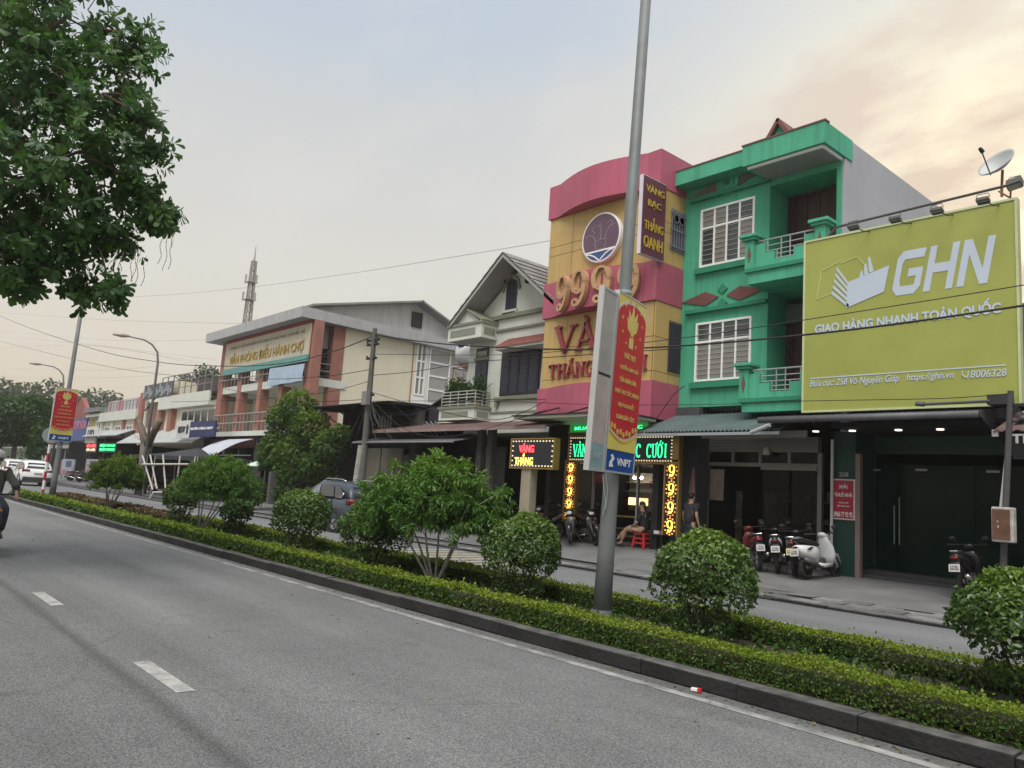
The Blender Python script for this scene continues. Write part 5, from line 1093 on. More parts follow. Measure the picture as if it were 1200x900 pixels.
# ------------------------------------------------------------------ the gabled white house
def gable_house():
    y = 17.6; x0, x1 = at(548, 440, y=y).x, -17.93
    root = thing('gabled_house', 'off white gabled house with dark shutters and a red tiled window hood', 'house', ((x0+x1)/2, y, .09))
    zb = at(600, 497, y=y).z-.3; yr = 16.75
    ap = at(589.5, 297, y=yr); ev = at(527, 380, y=yr); ex = ap.x-ev.x; zc = at(577, 381, y=y).z
    b = MB(); b.box(x0, x1, y, 28, zb, zc); b.prism([(x0+.0, y, zc), (x1, y, zc), (x1, y, zc+.05), (ap.x, y, ap.z-.35), (x0, y, zc+.05)], (0, 10.4, 0)); b.build('wall', OFFW, root)
    hx = max(ex, x1+.5-ap.x)
    for sg in (-1, 1):
        q = MB(); e = Vector((ap.x+sg*ex, yr, ev.z)); q.prism([(ap.x, yr, ap.z), (e.x, yr, e.z), (e.x, yr, e.z-.12), (ap.x, yr, ap.z-.13)], (0, 11.5, 0)); rf = q.build('roof', mat('roof underside', (.33, .33, .32), .85, var=.15), root)
        n = 9; q = MB()
        for k in range(n):
            t0, t1 = k/n, (k+1)/n; A = Vector((ap.x+sg*ex*t0, yr-.03, ap.z+.035-(ap.z-ev.z)*t0)); B = Vector((ap.x+sg*ex*(t1+.02), yr-.03, ap.z+.035-(ap.z-ev.z)*(t1+.02))); nn = V3(sg*(ap.z-ev.z), 0, ex).normalized()
            q.prism([A, B+nn*.03, B+nn*.06, A+nn*.025], (0, 11.55, 0))
        q.build('roof_course', mat('weathered roof', (.23, .222, .21), .9, var=.35, scale=3), rf)
    # cornice, trim band
    q = MB(); z1 = at(610, 369.5, y=y-.1).z; q.box(x0+1.2, x1, y-.12, y-.002, z1, z1+.14); q.box(x0+1.2, x1, y-.07, y-.002, z1-.45, z1-.37); q.build('cornice', TRIMG, root)
    # arched attic window
    cx = at(599.5, 348, y=y).x; zl = at(599, 363, y=y).z; zt = at(600, 327, y=y).z; w_ = .30
    q = MB(); pts = [(cx-w_, y-.012, zl), (cx+w_, y-.012, zl)]+[(cx+w_*math.cos(R(a)), y-.012, zt-w_+w_*math.sin(R(a))) for a in range(0, 181, 15)]; q.prism(pts, (0, .03, 0)); aw = q.build('attic_window', SHUT, root)
    q = MB(); n = 12
    for k in range(n):
        a0, a1 = R(180*k/n), R(180*(k+1)/n); q.prism([(cx+(w_+.04)*math.cos(a0), y-.06, zt-w_+(w_+.04)*math.sin(a0)), (cx+(w_+.14)*math.cos(a0), y-.06, zt-w_+(w_+.14)*math.sin(a0)), (cx+(w_+.14)*math.cos(a1), y-.06, zt-w_+(w_+.14)*math.sin(a1)), (cx+(w_+.04)*math.cos(a1), y-.06, zt-w_+(w_+.04)*math.sin(a1))], (0, .06, 0))
    for sg in (-1, 1): q.ell((cx+sg*(w_+.13), y-.04, zt-w_-.06), (.07, .05, .1), 8, 6)
    q.build('arch_trim', TRIMG, aw)
    q = MB(); q.box(cx-w_-.1, cx+w_+.1, y-.12, y-.002, zl-.1, zl-.02); q.box(cx-w_-.12, cx-w_-.04, y-.09, y-.002, zl-.26, zl-.1); q.box(cx+w_+.04, cx+w_+.12, y-.09, y-.002, zl-.26, zl-.1); q.build('attic_sill', mat('sill white', (.6, .6, .57), .8), aw)
    q = MB()
    for k in range(1, 3): q.box(cx-.01+(k-1.5)*.2, cx+.01+(k-1.5)*.2, y-.02, y-.012, zl, zt-.12)
    q.build('shutter_joint', BLACKM, aw)
    # dark roof brackets
    for px, py in ((588, 322), (601, 309), (613, 322)):
        p = at(px, py, y=y-.25); q = MB(); q.box(p.x-.04, p.x+.04, y-.5, y-.002, p.z+.1, p.z+.2); q.box(p.x-.04, p.x+.04, y-.12, y-.002, p.z-.25, p.z+.1); q.prism([(p.x-.03, y-.12, p.z-.1), (p.x-.03, y-.4, p.z+.1), (p.x-.03, y-.12, p.z+.1)], (.06, 0, 0)); q.build('roof_bracket', BLACKM, root)
    # shuttered window with tiled hood
    xa, xb_ = at(588.5, 440, y=y).x, at(632, 440, y=y).x; zt = at(611, 406.5, y=y).z; zl = at(610, 461.5, y=y).z
    f = MB(); f.box(xa-.06, xb_+.06, y-.03, y-.001, zl-.03, zt+.05); wn = f.build('window', BLACKM, root)
    n = 4; sw = (xb_-xa)/n
    for k in range(n):
        q = MB(); X0, X1 = xa+sw*k+.015, xa+sw*(k+1)-.015; q.box(X0, X1, y-.06, y-.03, zl, zt)
        for j in range(5): zz = zl+.06+(zt-zl-.08)*j/5; q.box(X0+.06, X1-.06, y-.075, y-.06, zz, zz+(zt-zl)/5-.09)
        q.build('shutter', SHUT, wn)
    q = MB(); q.box(xa-.2, xb_+.25, y-.16, y-.002, zl-.2, zl-.08); q.box(xa-.2, xa-.06, y-.12, y-.002, zl-.42, zl-.2); q.build('window_sill', TRIMG, root)
    xh0, xh1 = at(580, 405, y=y-.6).x+.0, at(637, 393, y=y-.6).x; zh = at(608, 403, y=y-.6).z
    q = MB(); q.prism([(xh0, y-.002, zh+.38), (xh0, y-.6, zh+.0), (xh0, y-.6, zh-.10), (xh0, y-.002, zh-.1)], (xh1-xh0, 0, 0)); hd = q.build('window_hood', OFFW, root)
    for k in range(12):
        for j in range(2):
            xk = xh0+.02+(xh1-xh0-.04)*(k+.5)/12; A = V3(xk, y-.02-.31*j, zh+.395-.2*j); B = A+V3(0, -.32, -.2); hw = (xh1-xh0)/24*.95
            q = MB(); q.obox((A+B)/2, (hw, 0, 0), (B-A)/2, (0, .006, .014)); q.build('roof_tile', REDT, hd)
    # door bay with balcony and its roof box
    xd0, xd1 = at(557, 440, y=y).x, at(571.5, 440, y=y).x; zd0 = at(562, 475, y=y).z; zd1 = at(566, 408, y=y).z
    f = MB(); f.box(xd0, xd1, y-.03, y-.001, zd0, zd1); dr = f.build('door', SHUT, root); zs = at(565, 421, y=y).z
    q = MB(); q.box(xd0-.04, xd1+.04, y-.08, y-.031, zs-.05, zs+.05); q.build('transom', TRIMG, dr); boxpart(dr, 'pane', PANE2, xd0+.1, xd1-.1, y-.045, y-.031, zs+.1, zd1-.12)
    for k in range(2): boxpart(dr, 'door_leaf', SHUT, xd0+.04+k*(xd1-xd0-.06)/2, xd0+.02+(k+1)*(xd1-xd0-.06)/2, y-.06, y-.031, zd0+.05, zs-.08)
    xc = at(572, 440, y=y).x
    for nm, pts, pp in (('balcony', (514, 555, 507, 462), None), ('roof_box', (525, 564, 400, 381), None)):
        yb = 16.85
        xl = at(pts[0], 490 if nm == 'balcony' else 395, y=yb).x; xr = at(pts[1], 490 if nm == 'balcony' else 390, y=yb).x
        if nm == 'balcony':
            zlo, zhi = at(535, 492, y=yb).z, at(535, 479, y=yb).z
        else:
            zlo, zhi = at(545, 397.5, y=yb).z, at(545, 381.5, y=yb).z
        B = boxpart(root, nm, OFFW, xl, xr, yb, y-.002, zlo, zhi)
        q = MB(); q.box(xl-.05, xr+.05, yb-.05, y-.002, zhi, zhi+.09); q.build('edge_trim', TRIMG, B)
        q = MB(); h = zhi-zlo; q.box(xl+.15, xr-.35, yb-.012, yb-.001, zlo+h*.25, zlo+h*.75); q.build('inset_panel', mat('inset grey green', (.22, .24, .19), .8), B); q = MB(); q.box(xr+.001, xr+.012, yb+.12, y-.12, zlo+h*.25, zlo+h*.75); q.build('inset_panel', mat('inset grey green'), B)
        if nm == 'balcony':
            zr = at(535, 459, y=yb).z; q = MB()
            for zz in np.linspace(zhi+.16, zr, 5): q.tube([(xl+.06, yb+.05, zz), (xr-.05, yb+.05, zz), (xr-.05, y-.05, zz)], .022, 6)
            for xx in np.linspace(xl+.06, xr-.05, 5): q.tube([(xx, yb+.05, zhi+.08), (xx, yb+.05, zr)], .022, 6)
            q.tube([(xr-.05, (yb+y)/2, zhi+.08), (xr-.05, (yb+y)/2, zr)], .022, 6)
            q.build('railing', mat('pale railing', (.34, .35, .32), .6), B)
            BZ = (xl, xr, yb, zhi)
        else:
            q = MB(); q.prism([(xl+.25, yb+.1, zhi+.09), (xr-.2, yb+.1, zhi+.09), (xl+.7, yb+.1, zhi+.75)], (0, .55, 0)); q.build('small_gable', OFFW, B)
            q = MB(); q.bar((xl+.66, yb+.35, zhi+.80), (xr+.0, yb+.35, zhi+.11), .75, .06); q.build('gable_cap', TRIMG, B)
    # string course and open ground floor
    q = MB(); z2 = at(600, 484, y=y).z; q.box(xc, x1, y-.03, y-.002, z2, z2+.07); q.build('string_course', TRIMG, root)
    shell(root, x0, x1, y+.1, 24, .09, zb, DARK); boxpart(root, 'shop_floor', FLOORS, x0+.2, x1-.2, y+.2, 23.8, .09, .12)
    p = at(545, 530, y=17.9); boxpart(root, 'roller_shutter', mat('dark shutter', (.07, .075, .08), .5), x0+.2, x0+2.0, 18.0, 18.05, .12, 3.2)
    boxpart(root, 'back_partition', mat('dull wall', (.10, .10, .10), .9), x0+2.0, x1-.2, 21, 21.1, .1, 3.4)
    return BZ
BZ = gable_house()
# potted plants on the balcony
for i, (t, hgt) in enumerate(((.15, .55), (.4, .45), (.62, .35), (.88, .5))):
    x = BZ[0]+(BZ[1]-BZ[0])*t; p = (x, BZ[2]+.35, BZ[3]+.09)
    s = thing('potted_plant', ('bushy potted plant at the far corner of the white balcony', 'potted plant beside the corner one on the white balcony', 'small pale potted plant in the middle of the white balcony', 'potted plant nearest the balcony door')[i], 'plant', p, group='potted plants on the balcony')
    q = MB(); q.lathe(p, [(.10, 0), (.14, .22), (.15, .24), (.12, .22)], 10); q.build('pot', mat('clay pot', (.22, .12, .09), .8) if i != 2 else mat('white pot', (.5, .5, .5), .6), s)
    n = 320; d = rdir(n); P_ = np.array(p)+np.array([0, 0, .2+hgt])+d*np.array([.42, .3, hgt])*(RNG.random((n, 1))**.5)
    leaf_object('foliage', LD, s, P_, rdir(n)+np.array([0, 0, .3]), rdir(n)+np.array([0, 0, .8]), .10+.08*RNG.random(n), .3)
p = at(548, 415, y=19.5); s = thing('water_tank', 'shiny round water tank with a blue mark behind the white house', 'water tank', (p.x, 19.5, p.z-1.2))
q = MB(); q.ell(p, (.38, .6, .66), 18, 12); q.build('tank', mat('tank steel', (.62, .63, .64), .25, .5), s, smooth=True)
q = MB(); q.ell(p+V3(.12, -.45, .30), (.16, .18, .14), 10, 8); q.build('blue_mark', mat('blue mark', (.05, .12, .36), .5), s)
q = MB()
for dx in (-.35, .35):
    for dy in (-.4, .4): q.tube([p+V3(dx, dy, -.55), p+V3(dx*1.1, dy*1.1, -1.9)], .025, 5)
for zz in (-.62, -1.2): q.tube([p+V3(-.4, -.42, zz), p+V3(.4, -.42, zz), p+V3(.4, .42, zz), p+V3(-.4, .42, zz), p+V3(-.4, -.42, zz)], .022, 5)
q.build('stand', mat('rusty steel'), s)

# ------------------------------------------------------------------ dark sheds between the white house and the market
def sheds():
    RUST = mat('dark rusty sheet', (.055, .045, .042), .8, var=.4, scale=2, streak=.3); BEI = mat('dull beige panel', (.24, .22, .18), .85, var=.2, streak=.2); GRP = mat('dull grey panel', (.12, .12, .115), .85, var=.2)
    y = 16.6
    s = thing('shed', 'dark sheet metal shed with a flat black roof beside the utility pole', 'shed', (-30, y, .09))
    xa, xb = at(401, 500, y=y).x, at(488, 500, y=y).x; zt = at(430, 480, y=y).z
    boxpart(s, 'wall', RUST, xa, xa+.1, y, 22, .09, zt); boxpart(s, 'back_wall', DARK, xa+.1, xb, 21.8, 22, .09, zt)
    q = MB(); corrugated(q, (xa-2.2, 22, zt+.35), (xb, 22, zt+.35), (xa-2.2, 15.3, zt+.02), (xb, 15.3, zt+.02), 40, .03); q.build('roof_sheet', mat('black roof sheet', (.03, .03, .034), .7), s)
    for k in range(5):
        x = xa+(xb-xa)*k/4; q = MB(); q.bar((x, 15.4, zt-.02), (x, 22, zt+.3), .06, .08); q.bar((x, 15.4, zt-.05), (x, 16.6, zt-.7), .04); q.build('roof_truss', BLACKM, s)
    z1, z0 = at(455, 525, y=y).z, .09
    for k, m in enumerate((BEI, BEI, GRP, GRP)): boxpart(s, 'wall_panel', m, xa+1.6+1.55*k, xa+3.1+1.55*k, y+.1+.03*k, y+.16+.03*k, z0, z1-.25*(k > 1))
    zz = at(440, 500, y=y+.3).z; 
    for k in range(5): boxpart(s, 'lattice_vent', mat('pale lattice', (.26, .26, .25), .8), xa+2.4+.22*k, xa+2.48+.22*k, y+.3, y+.34, zz-.05, zz+.45)
    boxpart(s, 'upper_back', mat('sooty panel', (.03, .03, .036), .9, var=.4), xa+.1, xb, y+.9, y+.96, z1+.05, zt+.05)
    q = MB(); za = at(470, 517.5, y=15.0).z; xa2, xb2 = at(413, 518, y=15.0).x, at(531, 518, y=15.0).x; corrugated(q, (xa2, 16.6, za+.35), (xb2, 16.6, za+.35), (xa2, 15.0, za), (xb2, 15.0, za), 36, .025)
    q.build('lower_eave', mat('dull dark eave', (.08, .08, .085), .7), s)
    q = MB(); q.tube([(xa2, 15.0, za-.02), (xb2, 15.0, za-.02)], .03, 6); q.build('eave_pipe', mat('dull steel', (.2, .2, .21), .5), s)
    s = thing('shed', 'sooty open fronted shed under a grey tarpaulin roof beside the white house', 'shed', (-25.5, 17, .09))
    y = 17.0; xa, xb = at(488, 500, y=y).x+.05, -23.4; zt = at(520, 478, y=y).z
    boxpart(s, 'back_wall', mat('sooty panel'), xa, xb, 20, 20.1, .09, zt); boxpart(s, 'pier', mat('sooty concrete', (.07, .068, .066), .9, var=.4), at(484, 500, y=y-.2).x, at(492, 500, y=y-.2).x, y-.3, y, .09, zt)
    q = MB(); A = at(561, 452, y=18.4); B = at(503, 475, y=17.2)
    n = 8; vs = []; fs = []
    for i in range(n+1):
        t = i/n; zz = A.z+(B.z-A.z)*t**.55; x = A.x+(B.x-A.x)*t
        vs += [(x, 17.1, zz-.08), (x, 19.9, zz+.1), (x, 19.9, zz+.06), (x, 17.1, zz-.12)]
    for i in range(n):
        for j in range(4): fs.append((i*4+j, i*4+(j+1) % 4, i*4+4+(j+1) % 4, i*4+4+j))
    q.add(vs, fs+[(0, 1, 2, 3), (n*4+3, n*4+2, n*4+1, n*4)]); q.build('tarpaulin_roof', mat('grey tarpaulin', (.11, .11, .125), .7, var=.2), s)
    q = MB(); zt2 = at(535, 478, y=17.15).z; q.box(at(503, 480, y=17.15).x, at(550, 480, y=17.15).x, 17.13, 17.15, at(530, 494, y=17.15).z, zt2+.1); q.build('dark_skirt', mat('navy tarp skirt', (.022, .022, .035), .8), s)
    boxpart(s, 'shop_wall', GRP, xa, xb, y+.3, y+.4, .09, at(500, 528, y=y).z)
    for k in range(4):
        x = xa+.4+(xb-xa-.6)*k/3; q = MB(); q.bar((x, 16.9, zt-.5), (x+.5, 17.4, zt-1.2), .05); q.bar((x, 16.9, zt-.6), (x, 20, zt-.2), .05); q.build('roof_strut', mat('dull steel'), s)
    s = thing('awning', 'long thin rusty red awning edge running below the white balcony', 'awning', (-22, 15.4, 3.5))
    y = 15.4; zl = at(540, 503, y=y).z; xa, xb = at(437, 503, y=y).x, at(640, 502, y=y).x
    q = MB(); corrugated(q, (xa, 17.3, zl+.45), (xb, 17.3, zl+.45), (xa, y, zl+.06), (xb, y, zl+.06), 60, .02); q.build('sheet', mat('rusty red sheet', (.13, .08, .075), .75, var=.35), s)
    boxpart(s, 'edge_strip', mat('pinkish strip', (.26, .19, .18), .7, var=.2), xa, xb, y-.03, y, zl-.05, zl+.06)
    q = MB()
    for k in range(7): x = xa+.5+(xb-xa-1)*k/6; q.bar((x, y+.02, zl), (x, 17.3, zl+.38), .04, .05)
    q.build('rafters', BLACKM, s)
    for xx in (at(560, 540, y=16).x, at(572, 540, y=16).x): q = MB(); q.box(xx-.12, xx+.12, 16, 16.2, .09, zl+.1); q.build('post', mat('sooty concrete'), s)
sheds()

# ------------------------------------------------------------------ the market office
def market():
    y = 18.0; xr = -36.56; xl = at(261, 430, y=y).x
    root = thing('market_office', 'cream market office building with brick red pillars and a big hanging sign panel', 'office building', ((xl+xr)/2, y, .09))
    SL = lambda py, px=320: at(px, py, y=y).z
    z_f2 = at(300, 505, y=y).z; zt = 9.95
    ys1 = at(480, 470, x=xr).y; ys2 = 33.0
    # body of the upper storeys: set back behind the front gallery
    b = MB(); b.box(xl, xr-1.6, y+2.2, ys2, z_f2-.3, zt); b.box(xr-1.6, xr, y+1.75, ys2, z_f2-.3, zt-.05); b.build('wall', CREAM, root)
    boxpart(root, 'gallery_floor', OFFW, xl-.1, xr+.1, y-.5, y+2.2, z_f2-.32, z_f2-.05)
    z3 = at(290, 450.5, y=y).z; z3b = at(290, 458, y=y).z
    boxpart(root, 'upper_gallery', OFFW, xl, xr+.05, y-.1, y+2.2, z3b-.05, z3-.02)
    # roof slab with deep grey fascia
    zf0 = at(253, 399, y=17.2).z; zf1 = zf0+.55
    R_ = MB(); R_.prism([(xl-1.0, 17.1, zf0), (xr+.5, 17.1, zf0), (xr+.5, ys2, zf0-.1), (xl-1.0, ys2, zf0-.1)], (0, 0, .55)); R_.build('roof', mat('grey fascia', (.38, .385, .40), .85, var=.12, streak=.2), root)
    # brick-red pillars of the front gallery
    for px in (262, 284, 308, 333, 363):
        x = at(px-3, 470, y=y).x; w_ = .24 if px not in (262, 363) else .36
        q = MB(); q.box(x-w_, x+w_, y-.15, y+.35, z_f2-.05, zf0-.01); q.build('pillar', BRICKR, root)
    q = MB(); q.box(xr-.45, xr+.04, at(396, 400, x=xr).y-.3, at(396, 400, x=xr).y+.4, z_f2-.05, zf0-.02); q.build('pillar', BRICKR, root)
    q = MB(); q.box(xr-.3, xr+.05, ys1-.05, at(488, 400, x=xr).y-.12, z_f2-.6, zf0-.03); q.build('pillar', BRICKR, root)
    # railings
    for za, zb_ in ((z_f2, z_f2+1.0), (z3, z3+.75)):
        q = MB()
        for zz in (zb_, (za+zb_)/2): q.tube([(xl+.2, y-.2, zz), (xr, y-.2, zz), (xr, y+1.7, zz)], .03, 5)
        for k in range(24): q.tube([(xl+.2+(xr-xl-.2)*k/23, y-.2, za), (xl+.2+(xr-xl-.2)*k/23, y-.2, zb_)], .018, 4)
        q.build('railing', STEEL, root)
    # windows and doors on the gallery wall
    yw = y+2.2
    for k in range(5):
        x = xl+1.2+k*2.1; 
        if x > xr-2.6: break
        window(root, x, x+1.0, z_f2+.1, z_f2+2.2, yw, 2, (0, .75, 1), panes=(PANE, PANE2), fw=.07, name='window')
        window(root, x, x+1.0, z3+.3, z3+1.9, yw, 2, (0, 1), panes=(PANE,), fw=.07)
    # corner recess doors (under the eave at the right corner)
    yc = y+1.74; q = MB(); q.box(xr-1.5, xr-.5, yc-.06, yc, z3+.05, zf0-.5); d = q.build('door', SHUT, root)
    q = MB(); q.box(xr+.002, xr+.03, y+.55, y+1.6, z3+.05, zf0-.6); 
    boxpart(root, 'recess_wall', SHUT, xr-1.9, xr-1.62, y+.1, y+1.74, z3, zf0-.1)
    q = MB()
    for zz in np.linspace(z3+.1, z3+1.1, 6): q.tube([(xr+.03, y+.3, zz), (xr+.03, at(392, 400, x=xr).y-.2, zz)], .03, 5)
    q.build('railing', BLACKM, root)
    # glazing on the side wall
    ya, yb = at(488, 400, x=xr).y, at(500, 405, x=xr).y; z0, z1 = at(490, 462, x=xr).z, at(493, 404, x=xr).z
    def side_window(ya, yb, z0, z1, nc, nr, pm):
        q = MB(); f = .09
        q.box(xr+.002, xr+.08, ya, yb, z0-f, z0); q.box(xr+.002, xr+.08, ya, yb, z1, z1+f); q.box(xr+.002, xr+.08, ya-f, ya, z0-f, z1+f); q.box(xr+.002, xr+.08, yb, yb+f, z0-f, z1+f)
        for i in range(1, nc): yy = ya+(yb-ya)*i/nc; q.box(xr+.002, xr+.07, yy-.05, yy+.05, z0, z1)
        for j in range(1, nr): zz = z0+(z1-z0)*j/nr; q.box(xr+.002, xr+.065, ya, yb, zz-.05, zz+.05)
        w_ = q.build('window', WHITEF, root)
        for i in range(nc):
            for j in range(nr): boxpart(w_, 'pane', pm, xr+.004, xr+.02, ya+(yb-ya)*i/nc+.05, ya+(yb-ya)*(i+1)/nc-.05, z0+(z1-z0)*j/nr+.05, z0+(z1-z0)*(j+1)/nr-.05)
    PG = glass('pale glazing', (.30, .30, .29), .15); PG2 = glass('grey glazing', (.17, .18, .18), .12)
    side_window(ya+.15, yb-.05, z0, z1, 2, 3, PG2); y2 = at(505, 410, x=xr).y; side_window(y2, y2+5.6, z0-.4, z1-.1, 4, 4, PG)
    boxpart(root, 'white_mullion', WHITEF, xr+.003, xr+.06, yb+.1, y2-.15, z0-1.2, zf0-.2)
    boxpart(root, 'white_mullion', WHITEF, xr+.003, xr+.055, ya-.1, yb+.08, z0-.55, z0-.12)
    boxpart(root, 'low_window', PANE, xr+.003, xr+.03, ya+.1, yb, z0-1.3, z0-.6)
    # ground floor
    shell(root, xl, xr, y+.6, 30, .09, z_f2-.33, mat('brown ground wall', (.09, .07, .06), .9, var=.3), .25)
    for k in range(6): x = xl+.1+(xr-xl-.5)*k/5; boxpart(root, 'ground_pillar', mat('dull wall', (.10, .10, .10)), x, x+.3, y-.3, y+.1, .09, z_f2-.33)
    boxpart(root, 'inner_partition', mat('deep red door', (.10, .03, .028), .7), xl+4.5, xl+7.5, y+3, y+3.1, .09, 3.0)
    boxpart(root, 'inner_partition', mat('beige door', (.2, .17, .12), .8), xl+7.6, xr-.3, y+3, y+3.1, .09, 3.0)
    boxpart(root, 'maroon_band', mat('maroon cloth', (.06, .018, .02), .9), at(240, 520, y=y-.3).x, at(300, 520, y=y-.3).x, y-.36, y-.33, at(262, 525, y=y-.3).z, at(262, 513, y=y-.3).z)
    # hanging sign
    zt_, zb_ = at(315, 389, y=17.75).z, at(315, 424, y=17.75).z; xa, xb = at(265, 415, y=17.75).x, at(364, 390, y=17.75).x
    s = thing('sign_panel', 'long beige sign panel with gold capitals hung under the eave of the market office', 'sign', ((xa+xb)/2, 17.75, zb_))
    boxpart(s, 'panel', mat('beige sign', (.50, .46, .36), .8, var=.12, streak=.15), xa, xb, 17.72, 17.8, zb_, zt_-.12); boxpart(s, 'red_strip', mat('red strip', (.26, .05, .06), .7), xa, xb, 17.7, 17.8, zt_-.118, zt_+.1); boxpart(s, 'teal_strip', mat('teal strip', (.13, .30, .29), .7), xa, xb, 17.66, 17.8, zb_-.36, zb_-.003)
    text('VĂN PHÒNG ĐIỀU HÀNH CHỢ', mat('old gold letters', (.36, .25, .045), .5, var=.2), s, ((xa+xb)/2+.15, 17.72, zb_+(zt_-zb_)*.33), (1, 0, 0), (0, 0, 1), (xb-xa)*.88, (zt_-zb_)*.50, .04, .006)
    text('CÔNG TY CỔ PHẦN ĐẦU TƯ QUẢN LÝ KHAI THÁC CHỢ BẮC HÀ', mat('grey letters', (.26, .24, .21), .6), s, ((xa+xb)/2+.1, 17.72, zb_+(zt_-zb_)*.74), (1, 0, 0), (0, 0, 1), (xb-xa)*.88, (zt_-zb_)*.16, .02, .01)
    # blue tarpaulin
    q = MB(); n = 8; A, B = at(316, 432, y=17.6), at(357, 426, y=17.6); C_, D_ = at(312, 453, y=17.6), at(354, 446, y=17.6); vs = []; 
    for i in range(n+1):
        for j in range(5):
            t, u_ = i/n, j/4; p = A.lerp(B, t).lerp(C_.lerp(D_, t), u_); vs.append((p.x, 17.6+.06*math.sin(i*1.9+j)*u_, p.z))
    k = len(vs); vs += [(a, b_+.015, c) for a, b_, c in vs]
    fs = [(i*5+j, i*5+j+1, (i+1)*5+j+1, (i+1)*5+j) for i in range(n) for j in range(4)]; fs += [tuple(x+k for x in f[::-1]) for f in fs]
    q.add(vs, fs); tb = q.build('tarpaulin', mat('light blue tarp', (.36, .47, .60), .6, var=.12), None, smooth=True); tag(tb, 'light blue tarpaulin hanging from the upper gallery of the market office', 'tarpaulin')
    # blue company sign above the street
    xa, xb = at(314, 500, y=17.3).x, at(352, 500, y=17.3).x; z0, z1 = at(333, 512.5, y=17.3).z, at(333, 493, y=17.3).z
    s = thing('shop_sign', 'navy shop sign with white capitals behind the yellow green tree', 'sign', ((xa+xb)/2, 17.3, z0))
    boxpart(s, 'board', mat('navy board', (.018, .03, .075), .5), xa, xb, 17.3, 17.38, z0, z1); text('CÔNG TY', mat('white letters'), s, (xa+(xb-xa)*.5, 17.3, (z0+z1)/2-.05), (1, 0, 0), (0, 0, 1), (xb-xa)*.66, (z1-z0)*.36, .02, .03)
    # market hall gable behind
    h = thing('market_hall', 'grey sheet clad gable of the market hall rising behind the office', 'hall', (-40, 24, .09))
    xh = xr-.6; a, r_, c = at(394, 361, x=xh), at(487, 356, x=xh), at(527, 383, x=xh); 
    q = MB(); q.prism([(xh, a.y-1.5, 8.5), (xh, c.y+3, 8.5), (xh, c.y+3, c.z-1.3), (xh, r_.y, r_.z), (xh, a.y-1.5, a.z-.3)], (-11, 0, 0)); q.build('wall', mat('grey sheet wall', (.54, .54, .53), .8, var=.1, streak=.25), h)
    for k in range(7): boxpart(h, 'wall_seam', mat('seam grey', (.33, .33, .33), .8), xh+.001, xh+.03, a.y-.6+k*1.55, a.y-.56+k*1.55, 8.6, a.z-.35)
    q = MB(); q.bar((xh-5, a.y-1.7, a.z-.28), (xh-5, r_.y+.05, r_.z+.05), 11.6, .1, up=(0, 0, 1)); q.bar((xh-5, r_.y-.05, r_.z+.05), (xh-5, c.y+3.2, c.z-1.35), 11.6, .1); q.build('roof', mat('hall roof sheet', (.24, .24, .235), .7, var=.2), h)
    v = at(489, 375, x=xh+.1); boxpart(h, 'vent', BLACKM, xh+.03, xh+.12, v.y-.35, v.y+.35, v.z-.45, v.z+.45)
market()
def tarp_awning():
    s = thing('cloth_awning', 'pale grey cloth awning sloping down over the market pavement', 'awning', at(276, 526, y=16.5))
    A, B = at(284, 514, y=17.4), at(296, 514, y=17.4); xa, xb = at(272, 514, y=17.4).x, at(297, 514, y=17.4).x
    zt = at(284, 514.5, y=17.4).z; n = 8; vs = []
    for i in range(n+1):
        t = i/n; yy = 17.4-2.0*t; zz = zt-1.05*t+.15*math.sin(math.pi*t)
        vs += [(xa-.4, yy, zz), (xb, yy, zz), (xb, yy, zz-.02), (xa-.4, yy, zz-.02)]
    fs = [(i*4+j, i*4+(j+1) % 4, i*4+4+(j+1) % 4, i*4+4+j) for i in range(n) for j in range(4)]+[(0, 1, 2, 3), (n*4+3, n*4+2, n*4+1, n*4)]
    q = MB(); q.add(vs, fs); q.build('cloth', mat('pale cloth', (.42, .44, .52), .8, var=.12), s)
    for x in (xa-.3, xb-.1): q = MB(); q.tube([(x, 15.45, zt-1.05), (x, 17.4, zt-.9)], .03, 5); q.build('support', STEEL, s)
tarp_awning()

